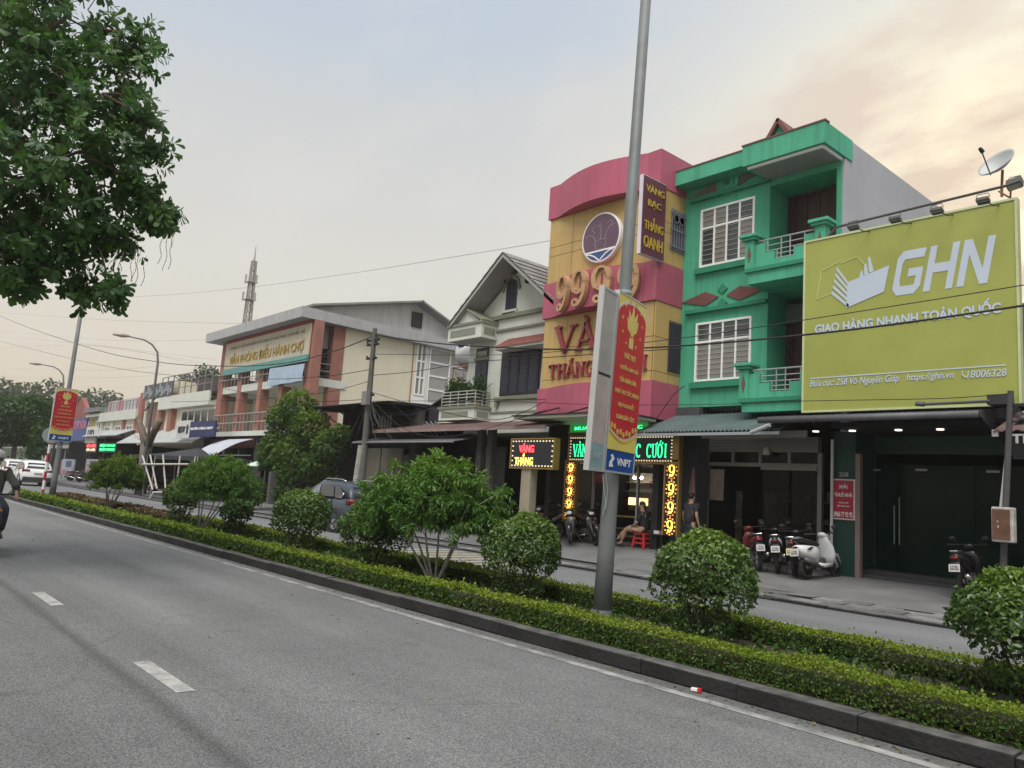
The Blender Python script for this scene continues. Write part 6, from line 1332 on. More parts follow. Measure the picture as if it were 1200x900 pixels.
# ------------------------------------------------------------------ far shophouses
def shophouses():
    y = 18.0
    def B(px, py, y_=y): return at(px, py, y=y_)
    # --- bank house with a roof terrace and slatted roof sign
    xa, xb = B(163, 500).x, B(257, 500).x-.0; xb = min(xb, -48.6)
    s = thing('shophouse', 'cream shophouse with a roof terrace and slatted roof sign next to the market office', 'shophouse', ((xa+xb)/2, y, .09))
    zb = B(220, 521).z; z2 = B(230, 487).z; z3 = B(220, 472).z
    b = MB(); b.box(xa, xb, y, 32, zb, z2+.9); b.build('wall', CREAM, s); boxpart(s, 'terrace_parapet', OFFW, at(193, 480, y=y).x, xb, y-.5, y-.38, z2+.75, z2+1.45)
    boxpart(s, 'terrace_slab', OFFW, at(193, 480, y=y).x, xb, y-.5, y-.0, z2+.55, z2+.75)
    x0, x1 = B(213, 490).x, B(252, 490).x; z0 = B(230, 495.5).z
    window(s, x0, x1, z0, z2+.35, y, 5, (0, 1), fw=.12, panes=(PANE,), name='window')
    for px in (169, 192, 205): x = B(px, 485).x; boxpart(s, 'brick_pillar', BRICKR, x-.35, x+.35, y-.35, y-.002, zb+.2, B(px, 466).z+.3)
    boxpart(s, 'wood_panel', mat('brown panel wood', (.20, .12, .09), .7), B(174, 485).x, B(187, 485).x, y-.1, y-.001, B(180, 500).z, B(180, 472).z)
    for px in (173, 188): x = B(px, 485).x; boxpart(s, 'white_pilaster', OFFW, x-.15, x+.15, y-.2, y-.003, B(px, 503).z, B(px, 470).z)
    q = MB(); xs0, xs1 = B(195, 470).x, xb; zz = z2+1.45
    for k in range(9): x = xs0+(xs1-xs0)*k/8; q.tube([(x, y-.42, zz), (x, y-.42, zz+1.4)], .04, 5)
    for h in (.5, 1.0, 1.4): q.tube([(xs0, y-.42, zz+h), (xs1, y-.42, zz+h)], .03, 5)
    for k in range(4): q.tube([(xs0+(xs1-xs0)*(k*2)/8, y+3, zz-.4), (xs0+(xs1-xs0)*(k*2+2)/8, y-.42, zz+1.4)], .03, 5)
    q.build('terrace_railing', mat('dull steel'), s)
    boxpart(s, 'roof_shed', mat('dark roof shed', (.07, .055, .06), .8), B(208, 460).x, B(238, 460).x, y+1, y+4, B(222, 462, y+1).z, B(222, 447, y+1).z)
    boxpart(s, 'upper_room', CREAM, B(200, 465).x, B(212, 465).x, y, y+4, z2+.8, B(206, 448).z)
    boxpart(s, 'pale_roof_sheet', mat('pale blue sheet', (.40, .45, .50), .6), B(216, 470, y+4).x, xb+.0, y+4.1, y+4.2, z2+.8, B(225, 465, y+4.1).z+.4)
    shell(s, xa, xb, y+.5, 26, .09, zb, DARK); boxpart(s, 'back_counter', mat('deep red door'), xa+3, xb-3, y+3, y+3.1, .09, 2.6)
    q = MB(); q.prism([(B(163, 520).x, y-.0, B(200, 507).z+.2), (B(163, 520).x, y-1.6, B(200, 519, y-1.6).z), (B(163, 520).x, y-1.6, B(200, 519, y-1.6).z+.06), (B(163, 520).x, y, B(200, 507).z+.26)], (B(256, 515).x-B(163, 515).x, 0, 0)); q.build('pale_awning', mat('pale awning', (.36, .375, .38), .7, var=.2), s)
    r = thing('roof_sign', 'dark slatted sign frame on the roof of the cream shophouse', 'sign', at(183, 466, y=y-.6))
    x0, x1 = at(167, 460, y=y-.6).x, at(200, 455, y=y-.6).x; z0, z1 = at(184, 466, y=y-.6).z, at(184, 449, y=y-.6).z
    boxpart(r, 'back', mat('slate sign', (.10, .105, .12), .7), x0, x1, y-.5, y-.4, z0, z1)
    for k in range(14): x = x0+.2+(x1-x0-.4)*k/13; boxpart(r, 'slat', mat('grey slat', (.30, .31, .34), .6), x-.12, x+.12, y-.56, y-.5, z0+.1+.15*(k % 3), z1-.1-.2*((k+1) % 3))
    for x in (x0+.3, (x0+x1)/2, x1-.3): q = MB(); q.bar((x, y-.35, z0-.8), (x, y+.8, z1), .08); q.build('brace', BLACKM, r)
    # signs of the bank
    def sign(name, lab, px0, px1, py0, py1, yy, m, txt=None, tm=None, hh=.5, ww=.8):
        x0, x1 = at(px0, (py0+py1)/2, y=yy).x, at(px1, (py0+py1)/2, y=yy).x; pm = (px0+px1)/2; z0, z1 = at(pm, py1, y=yy).z, at(pm, py0, y=yy).z
        o = thing(name, lab, 'sign', ((x0+x1)/2, yy, z0)); boxpart(o, 'board', m, x0, x1, yy, yy+.12, z0, z1)
        if txt: text(txt, tm, o, ((x0+x1)/2, yy, (z0+z1)/2), (1, 0, 0), (0, 0, 1), (x1-x0)*ww, (z1-z0)*hh, .03, .04)
        return o, x0, x1, z0, z1
    WB = mat('white board', (.66, .66, .66), .5); NB = mat('bank navy', (.022, .035, .12), .5); INK = mat('ink letters', (.03, .04, .06), .5); WL = mat('white letters')
    o, x0, x1, z0, z1 = sign('shop_sign', 'white bank sign with dark capitals and a flower mark', 207, 222, 493, 513.5, y-1.75, WB)
    text('BIDV', INK, o, (x0+(x1-x0)*.42, y-1.75, (z0+z1)/2), (1, 0, 0), (0, 0, 1), (x1-x0)*.55, (z1-z0)*.36, .03, .05)
    q = MB()
    for a in range(5): q.obox((x0+(x1-x0)*.85+.12*math.cos(R(90+72*a)), y-1.77, (z0+z1)/2+.2*math.sin(R(90+72*a))), (.07, 0, 0), (0, .01, 0), (0, 0, .1))
    q.build('flower_mark', INK, o)
    o, x0, x1, z0, z1 = sign('shop_sign', 'long navy bank sign beside the white bank sign', 222.5, 251.5, 493.5, 512, y-1.73, NB)
    text('NGÂN HÀNG BIDV', WL, o, ((x0+x1)/2, y-1.73, (z0+z1)/2+.05), (1, 0, 0), (0, 0, 1), (x1-x0)*.9, (z1-z0)*.2, .03, .03)
    # --- low house with a pink and grey cloth sign on its roof
    xc, xd = B(120, 500).x, xa-.1
    s = thing('shophouse', 'low cream shophouse carrying a pale cloth banner along its roof', 'shophouse', ((xc+xd)/2, y, .09))
    zt = B(145, 487).z; zb = B(145, 511).z
    boxpart(s, 'wall', CREAM, xc, xd, y, 30, zb, zt); boxpart(s, 'cornice', OFFW, xc-.1, xd, y-.35, y-.002, zt-.4, zt+.35)
    for k in range(3): x = xc+1+k*3.2; window(s, x, x+1.5, zb+.5, zt-.9, y, 2, (0, 1), fw=.1)
    for k in range(4): x = xc+.3+(xd-xc-.8)*k/3; boxpart(s, 'pilaster', BRICKR if k > 1 else OFFW, x-.2, x+.2, y-.2, y-.003, zb, zt-.4)
    shell(s, xc, xd, y+.4, 26, .09, zb, DARK)
    q = MB(); q.prism([(xc, y, zb+.5), (xc, y-1.5, zb-.15), (xc, y-1.5, zb-.08), (xc, y, zb+.57)], (xd-xc, 0, 0)); q.build('pale_awning', mat('pale awning'), s)
    q = MB()
    for k in range(12): x = xc+.2+(xd-xc-.4)*k/11; q.tube([(x, y-.3, zt+.35), (x, y-.3, zt+1.1)], .03, 4)
    q.tube([(xc, y-.3, zt+1.1), (xd, y-.3, zt+1.1)], .03, 4); q.build('roof_railing', mat('dull steel'), s)
    o, x0, x1, z0, z1 = sign('cloth_banner', 'pale grey and pink cloth banner stretched above the low shophouse', 127, 165, 468, 487, y-.1, mat('pale grey cloth', (.45, .46, .48), .8))
    for t in (.08, .36, .42, .93): boxpart(o, 'pink_stripe', mat('pink stripe', (.55, .22, .27), .8), x0+(x1-x0)*t-.35, x0+(x1-x0)*t+.35, y-.13, y-.102, z0, z1)
    # --- small cream and ochre houses, blue shop with a red gable
    xe, xf = B(103, 500).x, xc-.1
    s = thing('shophouse', 'narrow cream and ochre house beyond the cloth banner', 'shophouse', ((xe+xf)/2, y, .09))
    zt = B(112, 484).z; boxpart(s, 'wall', CREAM, xe, xf, y, 28, B(112, 512).z, zt); boxpart(s, 'ochre_front', mat('ochre paint', (.32, .27, .12), .8), xe+.3, xf-2.0, y-.05, y-.002, B(112, 502).z, B(112, 491).z)
    boxpart(s, 'roof', SLATE, xe-.2, xf+.1, y-.5, 28, zt, zt+.4); window(s, xf-1.9, xf-.3, B(117, 503).z, B(117, 494).z, y, 2, (0, 1), fw=.1); shell(s, xe, xf, y+.4, 26, .09, B(112, 512).z, DARK)
    boxpart(s, 'band', OFFW, xe, xf, y-.3, y-.06, B(112, 489).z, B(112, 486).z)
    xg, xh = B(80, 500).x, xe-.1
    s = thing('shophouse', 'dark fronted shop with a blue fascia and a red gable above the far banner', 'shophouse', ((xg+xh)/2, y, .09))
    z0, z1 = B(92, 516).z, B(92, 491).z; boxpart(s, 'blue_fascia', mat('shop blue', (.05, .09, .26), .6), xg, xh, y-.1, y, z0, z1); text('TẠP HÓA', mat('dull pink letters', (.45, .16, .22), .6), s, ((xg+xh)/2+1.5, y-.1, (z0+z1)/2+.4), (1, 0, 0), (0, 0, 1), 4.5, 1.2, .04, .03)
    q = MB(); ap = B(94, 466).z; q.prism([(xg, y, z1), (xh, y, z1), ((xg+xh)/2, y, ap)], (0, .4, 0)); q.build('red_gable', mat('red oxide wall', (.24, .09, .08), .8, var=.15), s); shell(s, xg, xh, y+.3, 26, .09, z0, DARK)
    # boards and lit signs in front
    o, x0, x1, z0, z1 = sign('shop_sign', 'upright white board with dark marks before the narrow cream house', 100.5, 112.5, 500, 519, y-1.2, WB)
    text('LED', INK, o, ((x0+x1)/2, y-1.2, z0+(z1-z0)*.6), (1, 0, 0), (0, 0, 1), (x1-x0)*.6, (z1-z0)*.4, .03, .04)
    for px, lab, m, t in ((105, 'red lit sign on the far dark shop', LEDR, 'SỬA CHỮA'), (124, 'green lit two line sign on the far dark shop', LEDG, 'ĐIỆN THOẠI')):
        o, x0, x1, z0, z1 = sign('led_sign', lab, px-4 if px < 110 else px-8, px+8 if px < 110 else px+12, 519, 530, y-1.1, BOARD)
        for r_ in range(2): text(t, m if r_ or m is LEDG else LEDW, o, ((x0+x1)/2, y-1.1, z0+(z1-z0)*(.3+.42*r_)), (1, 0, 0), (0, 0, 1), (x1-x0)*.85, (z1-z0)*.32, .03, .03)
    for px, c in ((78, (.30, .36, .44)), (106, (.42, .36, .40))):
        o, x0, x1, z0, z1 = sign('poster_board', 'pale standing poster board %s' % ('left of the far dark doorway' if px < 90 else 'right of the far dark doorway'), px-6, px+8, 538, 558, y-1.5, mat('poster %d' % px, c, .7, var=.3, scale=3))
        boxpart(o, 'poster_picture', mat('poster dark', (.07, .08, .14), .6), x0+(x1-x0)*.35, x0+(x1-x0)*.8, y-1.52, y-1.502, z0+(z1-z0)*.55, z0+(z1-z0)*.9); boxpart(o, 'poster_stripe', mat('poster mauve', (.28, .17, .24), .7), x0, x1, y-1.52, y-1.502, z0+.1, z0+(z1-z0)*.35)
        for x in (x0+.1, x1-.1): q = MB(); q.tube([(x, y-1.42, .05), (x, y-1.42, z0+.1)], .03, 5); q.build('leg', BLACKM, o)
    # low dark market stalls far left behind the cars
    s = thing('market_stalls', 'long low row of dark market stalls behind the white cars', 'market stalls', (-110, 24, 0))
    boxpart(s, 'back_wall', mat('dull stall wall', (.07, .065, .06), .9, var=.4, scale=.6), -150, xg-.2, 26, 27, 0, 3.6)
    q = MB(); corrugated(q, (-150, 26, 4.2), (xg-.2, 26, 4.2), (-150, 21, 3.3), (xg-.2, 21, 3.3), 60, .05); q.build('roof', mat('stall roof', (.14, .13, .13), .8, var=.3), s)
    for k in range(9): q = MB(); x = xg-1-k*7; q.tube([(x, 21.2, 0), (x, 21.2, 3.3)], .08, 6); q.build('post', mat('dull steel'), s)
    for k, c in enumerate(((.4, .42, .5), (.36, .1, .1), (.5, .5, .48), (.1, .2, .3), (.45, .4, .3))): boxpart(s, 'cloth_front', mat('stall cloth %d' % k, c, .8), xg-4-k*11, xg-1-k*11, 20.9, 20.95, .2+.2*(k % 2), 1.6+.4*(k % 3))
shophouses()

# ------------------------------------------------------------------ lamp poles with banners
BAN_RED = mat('banner red', (.46, .022, .035), .4, var=.06); BAN_YEL = mat('banner yellow', (.62, .52, .12), .45); BAN_BLUE = mat('banner blue', (.008, .065, .26), .4, var=.06); BAN_GOLD = mat('banner gold print', (.60, .42, .10), .5)
BAN_W = mat('banner white', (.72, .72, .72), .5); POLE = mat('galvanised pole', (.150, .166, .168), .55, .1, var=.22, scale=2.2, bump=.15, bscale=14); FADE = mat('faded print', (.42, .36, .35), .35, var=.25, scale=2.5, streak=.25); FADET = mat('faded teal', (.22, .34, .37), .4, var=.2)
BD = V3(-.287, .958, 0).normalized()
def lamp_pole(base, top, rb, rt, label):
    s = thing('lamp_post', label, 'lamp post', base)
    base, top = Vector(base), Vector(top); d = (top-base).normalized()
    q = MB(); q.tube([base, base+d*.8, base+d*2, base+d*4.3, top], [rb, rb*.88, rb*.78, rb*.67, rt], 20); q.build('pole', POLE, s, smooth=True)
    q = MB(); q.lathe(base, [(rb*1.7, 0), (rb*1.7, .03), (rb*1.15, .035), (rb*1.05, .12)], 16); q.build('base_flange', POLE, s)
    for zz in (2.1, 3.1, 4.05):
        q = MB(); p = base+d*zz; q.lathe(p, [(rb*.7, 0), (rb*.82, .01), (rb*.82, .04), (rb*.7, .05)], 16, d); q.build('clamp_ring', STEEL, s)
    for sg in (-1,):
        q = MB(); pts = [top-d*.2, top+V3(0, sg*.25, .5), top+V3(0, sg*.9, .9), top+V3(0, sg*1.8, 1.0)]; q.tube(pts, [.04, .035, .03, .03], 8); q.build('lamp_arm', POLE, s, smooth=True)
        q = MB(); e = top+V3(0, sg*1.8, 1.0); q.loft([(e+V3(0, sg*-.05, 0), (.05, 0, 0), (0, 0, .04)), (e+V3(0, sg*.2, 0), (.14, 0, 0), (0, 0, .07)), (e+V3(0, sg*.6, -.01), (.12, 0, 0), (0, 0, .05)), (e+V3(0, sg*.68, -.01), (.03, 0, 0), (0, 0, .02))], 10); q.build('lamp_head', mat('lamp head grey', (.3, .3, .31), .5), s, smooth=True)
    return s
def vbanner(A, L, zb, zt, label, fresh, with_frame=.022, U=(0, 0, 1)):
    """flat board standing out from the pole along BD from point A, leaning with the pole along U"""
    A = Vector((A.x, A.y, 0)); U = Vector(U); U = U/U.z; n = BD.cross(U).normalized(); H = zt-zb
    s = thing('pole_banner', label, 'banner', (A.x, A.y, zb)); A = Vector((A.x, A.y, 0))-Vector((U.x, U.y, 0))*zt
    def P(t, f, o=0): return A+BD*(L*t)+U*(zb+H*f)+n*o
    def flat(name, pts, m, o, d=.003):
        q = MB(); q.prism([P(a, b, o) for a, b in pts], n*d); return q.build(name, m, s)
    q = MB(); q.prism([P(0, 0, -.05), P(1, 0, -.05), P(1, 1, -.05), P(0, 1, -.05)], n*.05); q.build('panel', mat('panel backing', (.45, .45, .46), .5), s)
    q = MB(); f = with_frame/L; fz = with_frame/H
    for a0, a1, b0, b1 in ((-f, 0, -fz, 1+fz), (1, 1+f, -fz, 1+fz), (0, 1, -fz, 0), (0, 1, 1, 1+fz)): q.prism([P(a0, b0, -.06), P(a1, b0, -.06), P(a1, b1, -.06), P(a0, b1, -.06)], n*.07)
    q.build('frame', mat('frame aluminium', (.50, .51, .52), .4, .4), s)
    o = .001; fit = dict(r=BD, u=U)
    if not fresh:
        flat('faded_print', [(0, .14), (1, .14), (1, .52), (0, .52)], FADE, o); flat('faded_print', [(0, .535), (1, .535), (1, 1), (0, 1)], mat('silvered print', (.42, .41, .42), .25, .25, var=.25, scale=2), o); flat('panel_seam', [(0, .521), (1, .521), (1, .534), (0, .534)], BLACKM, o+.002); flat('faded_band', [(0, 0), (1, 0), (1, .139), (0, .139)], FADET, o)
        text('VNPT', mat('faded letters', (.33, .42, .44), .5), s, P(.5, .07, .004), BD, U, L*.7, H*.04, .003)
        return s
    flat('top_field', [(0, .80), (1, .80), (1, 1), (0, 1)], BAN_YEL, o)
    flat('white_curve', [(0, .25), (1, .25)]+[(.5+.5*math.cos(R(a)), .895+.085*math.sin(R(a))) for a in range(0, 181, 12)], mat('silver print', (.5, .52, .5), .4), o+.0032)
    sag = [(t, .245-.055*math.sin(math.pi*t)) for t in np.linspace(0, 1, 9)]
    flat('yellow_field', [(0, .118), (1, .118), (1, .25), (0, .25)], BAN_YEL, o+.0064)
    flat('silver_curve', [(t, .215-.05*math.sin(math.pi*t)+.02*t) for t in np.linspace(0, 1, 9)]+[(1, .30), (0, .30)], mat('silver print'), o+.0096)
    flat('red_field', sag+[(.5+.5*math.cos(R(a)), .88+.083*math.sin(R(a))) for a in range(0, 181, 12)], BAN_RED, o+.0128)
    flat('blue_field', [(0, 0), (1, 0), (1, .117), (0, .117)], BAN_BLUE, o)
    fr = o+.0165
    for k in range(9):                                        # lace of rosettes along the foot of the red field
        t = .06+.11*k; zc = .262-.052*math.sin(math.pi*t)+.012*(k % 2); q = MB(); c_ = P(t, zc, fr)
        for a in range(0, 360, 60): q.lathe(c_+BD*(.026*math.cos(R(a)))+U*(.026*math.sin(R(a))), [(.013, 0), (.013, .002)], 6, n)
        q.lathe(c_, [(.014, 0), (.014, .003)], 7, n); q.build('rosette', BAN_GOLD, s)
    q = MB(); q.prism([P(t, .222-.055*math.sin(math.pi*t), fr) for t in np.linspace(0, 1, 9)]+[P(t, .236-.055*math.sin(math.pi*t), fr) for t in np.linspace(1, 0, 9)], n*.001); q.build('gold_hem', BAN_GOLD, s)
    c = P(.5, .845, fr); k_ = L*.30
    def W(x, y): return c+BD*x*k_+U*y*k_
    q = MB()
    for k, a in enumerate((-58, 58, -32, 32, 0)):
        ca, sa = math.sin(R(a)), math.cos(R(a)); ln = (.85, .85, 1.0, 1.0, 1.12)[k]; q.prism([W(0, -.55), W(ca*.5-sa*.24, sa*.5-.3+ca*.24), W(ca*ln, sa*ln-.12), W(ca*.5+sa*.24, sa*.5-.3-ca*.24)], n*(.002+.0006*k))
    q.prism([W(-.22, -.62), W(.22, -.62), W(.26, -1.15), W(-.26, -1.15)], n*.003); q.build('lotus_emblem', mat('lotus yellow', (.60, .50, .16), .5), s)
    q = MB()
    for x, y in ((-.25, -.1), (.25, -.1), (0, .35), (-.12, -.45), (.12, -.45)): q.prism([W(x-.02, y-.2), W(x+.02, y-.2), W(x*1.3+.02, y+.28), W(x*1.3-.02, y+.28)], n*.0062)
    q.build('petal_lines', BAN_GOLD, s)
    q = MB()
    for k in range(10): a = R(-150+300*k/9); q.lathe(W(1.22*math.sin(a), .05+1.18*math.cos(a)), [(.022, 0), (.022, .002)], 5, n); q.bar(W(1.22*math.sin(a)-.05, .05+1.18*math.cos(a)), W(1.22*math.sin(a)+.09, .12+1.18*math.cos(a)), .012, .004, up=n)
    q.build('emblem_dots', BAN_GOLD, s)
    for k, (t, wd) in enumerate((('PHÁT HUY', .42), ('QUYỀN LÀM CHỦ', .66), ('CỦA NHÂN DÂN,', .62), ('PHÁT HUY SỨC MẠNH', .86), ('ĐẠI ĐOÀN KẾT', .6), ('TOÀN DÂN TỘC!', .66))):
        text(t, mat('slogan gold', (.58, .42, .13), .5), s, P(.5, .664-.0712*k, fr), BD, U, L*wd, H*.040, .003, .02)
    text('VNPT', BAN_W, s, P(.63, .055, .003), BD, U, L*.52, H*.042, .003, .02)
    q = MB()
    def Z(x, y): return P(.2, .058, .004)+BD*x*L*.13+U*y*H*.036
    q.prism([Z(-.6, -1), Z(.5, -1), Z(.1, -.3), Z(.7, .35), Z(.1, 1), Z(-.4, .8), Z(.0, .3), Z(-.5, -.3)], n*.003); q.build('wave_mark', BAN_W, s)
    return s
pb = at(705, 718, y=7.376); ptop = Vector((pb.x+.27, 7.376, 9.2))
lamp_pole((pb.x, 7.376, .12), ptop, .117, .068, 'tall grey lamp post with a twin banner rising from the median in the middle')
q = MB(); c = Vector((pb.x+.03, 7.376, 1.75))
q.tube([c+V3(-.02, -.115, .12), c+V3(.01, -.12, -.05), c+V3(.05, -.115, -.2), c+V3(.02, -.12, -.38)], .005, 5); q.tube([c+V3(.03, -.11, .12), c+V3(.06, -.10, -.08), c+V3(.05, -.11, -.3)], .005, 5)
w_ = q.build('wire_loop', mat('pale wire', (.4, .4, .4), .6), None); tag(w_, 'loose pale wires hanging on the near lamp post under the banners', 'wire')
A = at(726, 350, y=6.90); UP_ = Vector((.047, 0, 1)); vbanner(A, .83, 1.91, 4.05, 'fresh red and yellow slogan banner on the near lamp post', True, U=UP_)
A2 = at(722.5, 358, y=6.83); vbanner(Vector((A2.x, A2.y, 0))-BD*.34, .34, 1.91, 3.98, 'faded washed out banner on the road side of the near lamp post', False, .03, U=UP_)
fb = Vector((-36.96, 7.4, .12)); lamp_pole(fb, (-36.96+.35, 7.4, 9.6), .13, .075, 'distant grey lamp post with a red banner at the far end of the median')
A = at(63, 480, x=-36.8); vbanner(Vector((-36.5, at(63, 480, x=-36.5).y, 0)), .90, at(70, 516, x=-36.8).z-.02, at(78, 456, x=-36.8).z, 'red slogan banner with blue foot on the distant lamp post', True, U=(.037, 0, 1))
A = at(51, 570, x=-37.6)
s = thing('marker_post', 'red and white banded marker post at the end of the median', 'marker post', (A.x, A.y, .12))
p0, p1 = Vector((A.x, A.y, .05)), at(60, 510, x=-37.5); n = 7
for k in range(n):
    q = MB(); q.tube([p0.lerp(p1, k/n), p0.lerp(p1, (k+1)/n)], .055, 10, True); q.build('band', (mat('post red', (.36, .03, .04), .5) if k % 2 == 0 else BAN_W), s)
rd = MB(); rd.lathe(p1+V3(.06, 0, -.0), [(.34, 0), (.34, .02)], 20, (-1, 0, 0)); rd.build('round_plate', mat('plate back', (.3, .32, .33), .5), s)

# street lamps on the shop side, far off
for px, py, hx, hy, yy, lab in ((183, 440, 150, 394, 14.2, 'tall curved street lamp in front of the slatted roof sign'), (74, 452, 48, 427, 14.2, 'curved street lamp behind the far banner'), (11, 468, 15, 446, 14.2, 'most distant street lamp above the round tree')):
    p = at(px, py, y=yy); head = at(hx, hy, x=p.x)
    s = thing('street_lamp', lab, 'street lamp', (p.x, yy, .09)); zt = head.z-.25
    q = MB(); pts = [(p.x, yy, 0), (p.x, yy, zt-1.0), (p.x, yy-.1, zt-.4), (p.x, yy-.45, zt), (p.x, (yy+head.y)/2, head.z-.05), (p.x, head.y, head.z)]
    q.tube(pts, [.10, .07, .06, .05, .045, .04], 8); q.build('pole', mat('lamp pole dark', (.16, .17, .18), .5), s, smooth=True)
    q = MB(); q.loft([((p.x, head.y+.1, head.z), (.06, 0, 0), (0, 0, .05)), ((p.x, head.y-.3, head.z), (.22, 0, 0), (0, 0, .13)), ((p.x, head.y-.8, head.z-.02), (.12, 0, 0), (0, 0, .06))], 10); q.build('lamp_head', mat('lamp head tan', (.40, .34, .28), .5), s, smooth=True)

# utility pole with cross arms, and the cables
uy = 15.0; ut = at(439.5, 385, y=uy); um = at(432, 470, y=uy); ub = at(424, 560, y=uy)
up_ = thing('utility_pole', 'tall concrete utility pole with tangled wires between the sheds and the grey car', 'utility pole', (ub.x, uy, .09))
dv_ = (ut-um).normalized(); foot = um+(um-ut)*((um.z-.05)/(ut.z-um.z))
q = MB(); q.tube([foot, um, ut], [.14, .115, .085], 12); q.build('pole', mat('pole concrete', (.11, .107, .102), .9, var=.3, scale=2, bump=.4), up_)
q = MB(); q.tube([foot+V3(-.35, -.1, 0), at(424, 522, y=uy-.1)], [.15, .14], 10); q.build('stub_pole', mat('pale pole concrete', (.33, .32, .30), .9, var=.4, scale=4), up_)
for zz, ln in ((.45, .35), (.62, .30), (1.15, .25), (2.55, .3)):
    q = MB(); c = ut-dv_*zz; q.box(c.x-ln, c.x+ln, uy-.05, uy+.05, c.z-.04, c.z+.04)
    for sg in (-1, 1): q.lathe((c.x+sg*ln, uy-.08, c.z-.05), [(.03, 0), (.06, .03), (.03, .07), (.055, .11), (.02, .15)], 8)
    q.build('cross_arm', BLACKM, up_)
q = MB(); c = ut-dv_*2.6; q.box(c.x-.05, c.x+.28, uy-.28, uy-.1, c.z-.35, c.z+.15); q.build('terminal_box', mat('dull steel'), up_)
q = MB()
for k in range(9):
    a = k*.9; p = ut-dv_*(2.5+.12*(k % 3)); e = p+V3(.4+.22*k*(-1)**k, .1, -1.2-.25*(k % 4)); q.tube([p, p.lerp(e, .5)+V3(.1*math.sin(a), -.05, -.3), e], .012, 5)
for k in range(5): p = ut-dv_*2.6; q.tube([p, p+V3(-.7-.35*k, 0, -.9-.45*k), p+V3(-1.6-.5*k, .1, -1.7-.3*k)], .014, 5)
q.build('wire_tangle', BLACKM, up_)
CAB = mat('cable black', (.02, .02, .022), .6); CABG = mat('cable grey', (.26, .25, .24), .7)
def cable(pts, y, r, label, m=CAB):
    P_ = [at(px, py, y=y if not hasattr(y, '__len__') else y[i]) for i, (px, py) in enumerate(pts)]
    Q = []
    for i in range(len(P_)-1):
        a, b = P_[max(i-1, 0)], P_[i]; c, d = P_[i+1], P_[min(i+2, len(P_)-1)]
        n = 8
        for k in range(n):
            t = k/n; Q.append(.5*((2*b)+(c-a)*t+(2*a-5*b+4*c-d)*t*t+(3*b-a-3*c+d)*t**3))
    Q.append(P_[-1]); q = MB(); q.tube(Q, r, 5); o = q.build('overhead_cable', m, None, smooth=True); tag(o, label, 'cable', 'overhead cables along the street')
cable([(-60, 338), (0, 370), (100, 406), (185, 424), (260, 429), (330, 426), (390, 412), (437, 394)], uy, .022, 'thickest black cable sagging in from the top left to the utility pole')
cable([(437, 392), (520, 403), (640, 409), (720, 409), (830, 403), (1000, 386), (1200, 358), (1300, 340)], uy, .022, 'thickest black cable running right from the utility pole across the lime billboard')
cable([(-60, 386), (0, 400), (100, 424), (185, 438), (300, 444), (380, 441), (434, 433)], uy, .014, 'second black cable under the thick one left of the utility pole')
cable([(434, 415), (560, 416), (640, 413), (800, 396), (1000, 366), (1200, 334), (1300, 316)], uy, .010, 'thin dark cable crossing the billboard above the thick one')
cable([(434, 470), (560, 470), (700, 474), (830, 474), (940, 470), (1100, 467), (1186, 461)], 15.3, .008, 'thin low cable passing across the pink lower band')
cable([(40, 350), (150, 348), (270, 339), (400, 322), (520, 303), (650, 281), (760, 258)], 24, .014, 'faint high wire crossing the sky from the big tree to the gold shop', CABG)
cable([(0, 366), (110, 374), (270, 379), (380, 378)], 26, .014, 'faint wire behind the lattice tower', CABG)
for k, (a, b, c) in enumerate((((0, 394), (90, 402), (255, 422)), ((0, 408), (110, 405), (250, 432)), ((0, 432), (110, 434), (190, 428)), ((0, 442), (100, 443), (188, 440)), ((70, 400), (160, 412), (250, 428)), ((0, 388), (120, 398), (262, 398)))):
    cable([a, b, c], 30, .012, ('faint grey wire first above the distant street lamps', 'faint grey wire crossing the distant lamp post below the first', 'almost level faint wire just above the curved street lamp', 'lowest level faint wire over the far houses', 'faint wire ending at the market office eave', 'faint wire touching the corner of the market roof')[k], CABG)

for k, (pts, yy) in enumerate((([(200, 471), (300, 468), (380, 460), (432, 447)], 15.1), ([(262, 455), (340, 470), (432, 468)], 15.3), ([(437, 470), (470, 500), (510, 512), (560, 505), (640, 480)], 15.2), ([(437, 480), (480, 486), (540, 470), (640, 468)], 15.6), ([(437, 460), (500, 478), (580, 492), (640, 470)], 16.0), ([(770, 490), (790, 462), (803, 452)], 16.9), ([(432, 440), (480, 436), (560, 424), (640, 419), (800, 408)], 15.1))):
    cable(pts, yy, .012, ('cable from the utility pole dipping across the market office sign', 'cable from the utility pole to the market gallery railing', 'slack cable looping low from the utility pole to the white house', 'cable running flat from the utility pole under the white balcony', 'cable sagging from the utility pole across the white balcony panel', 'short pale stay wire at the corner of the pink lower band', 'cable just above the thin low one right of the utility pole')[k])

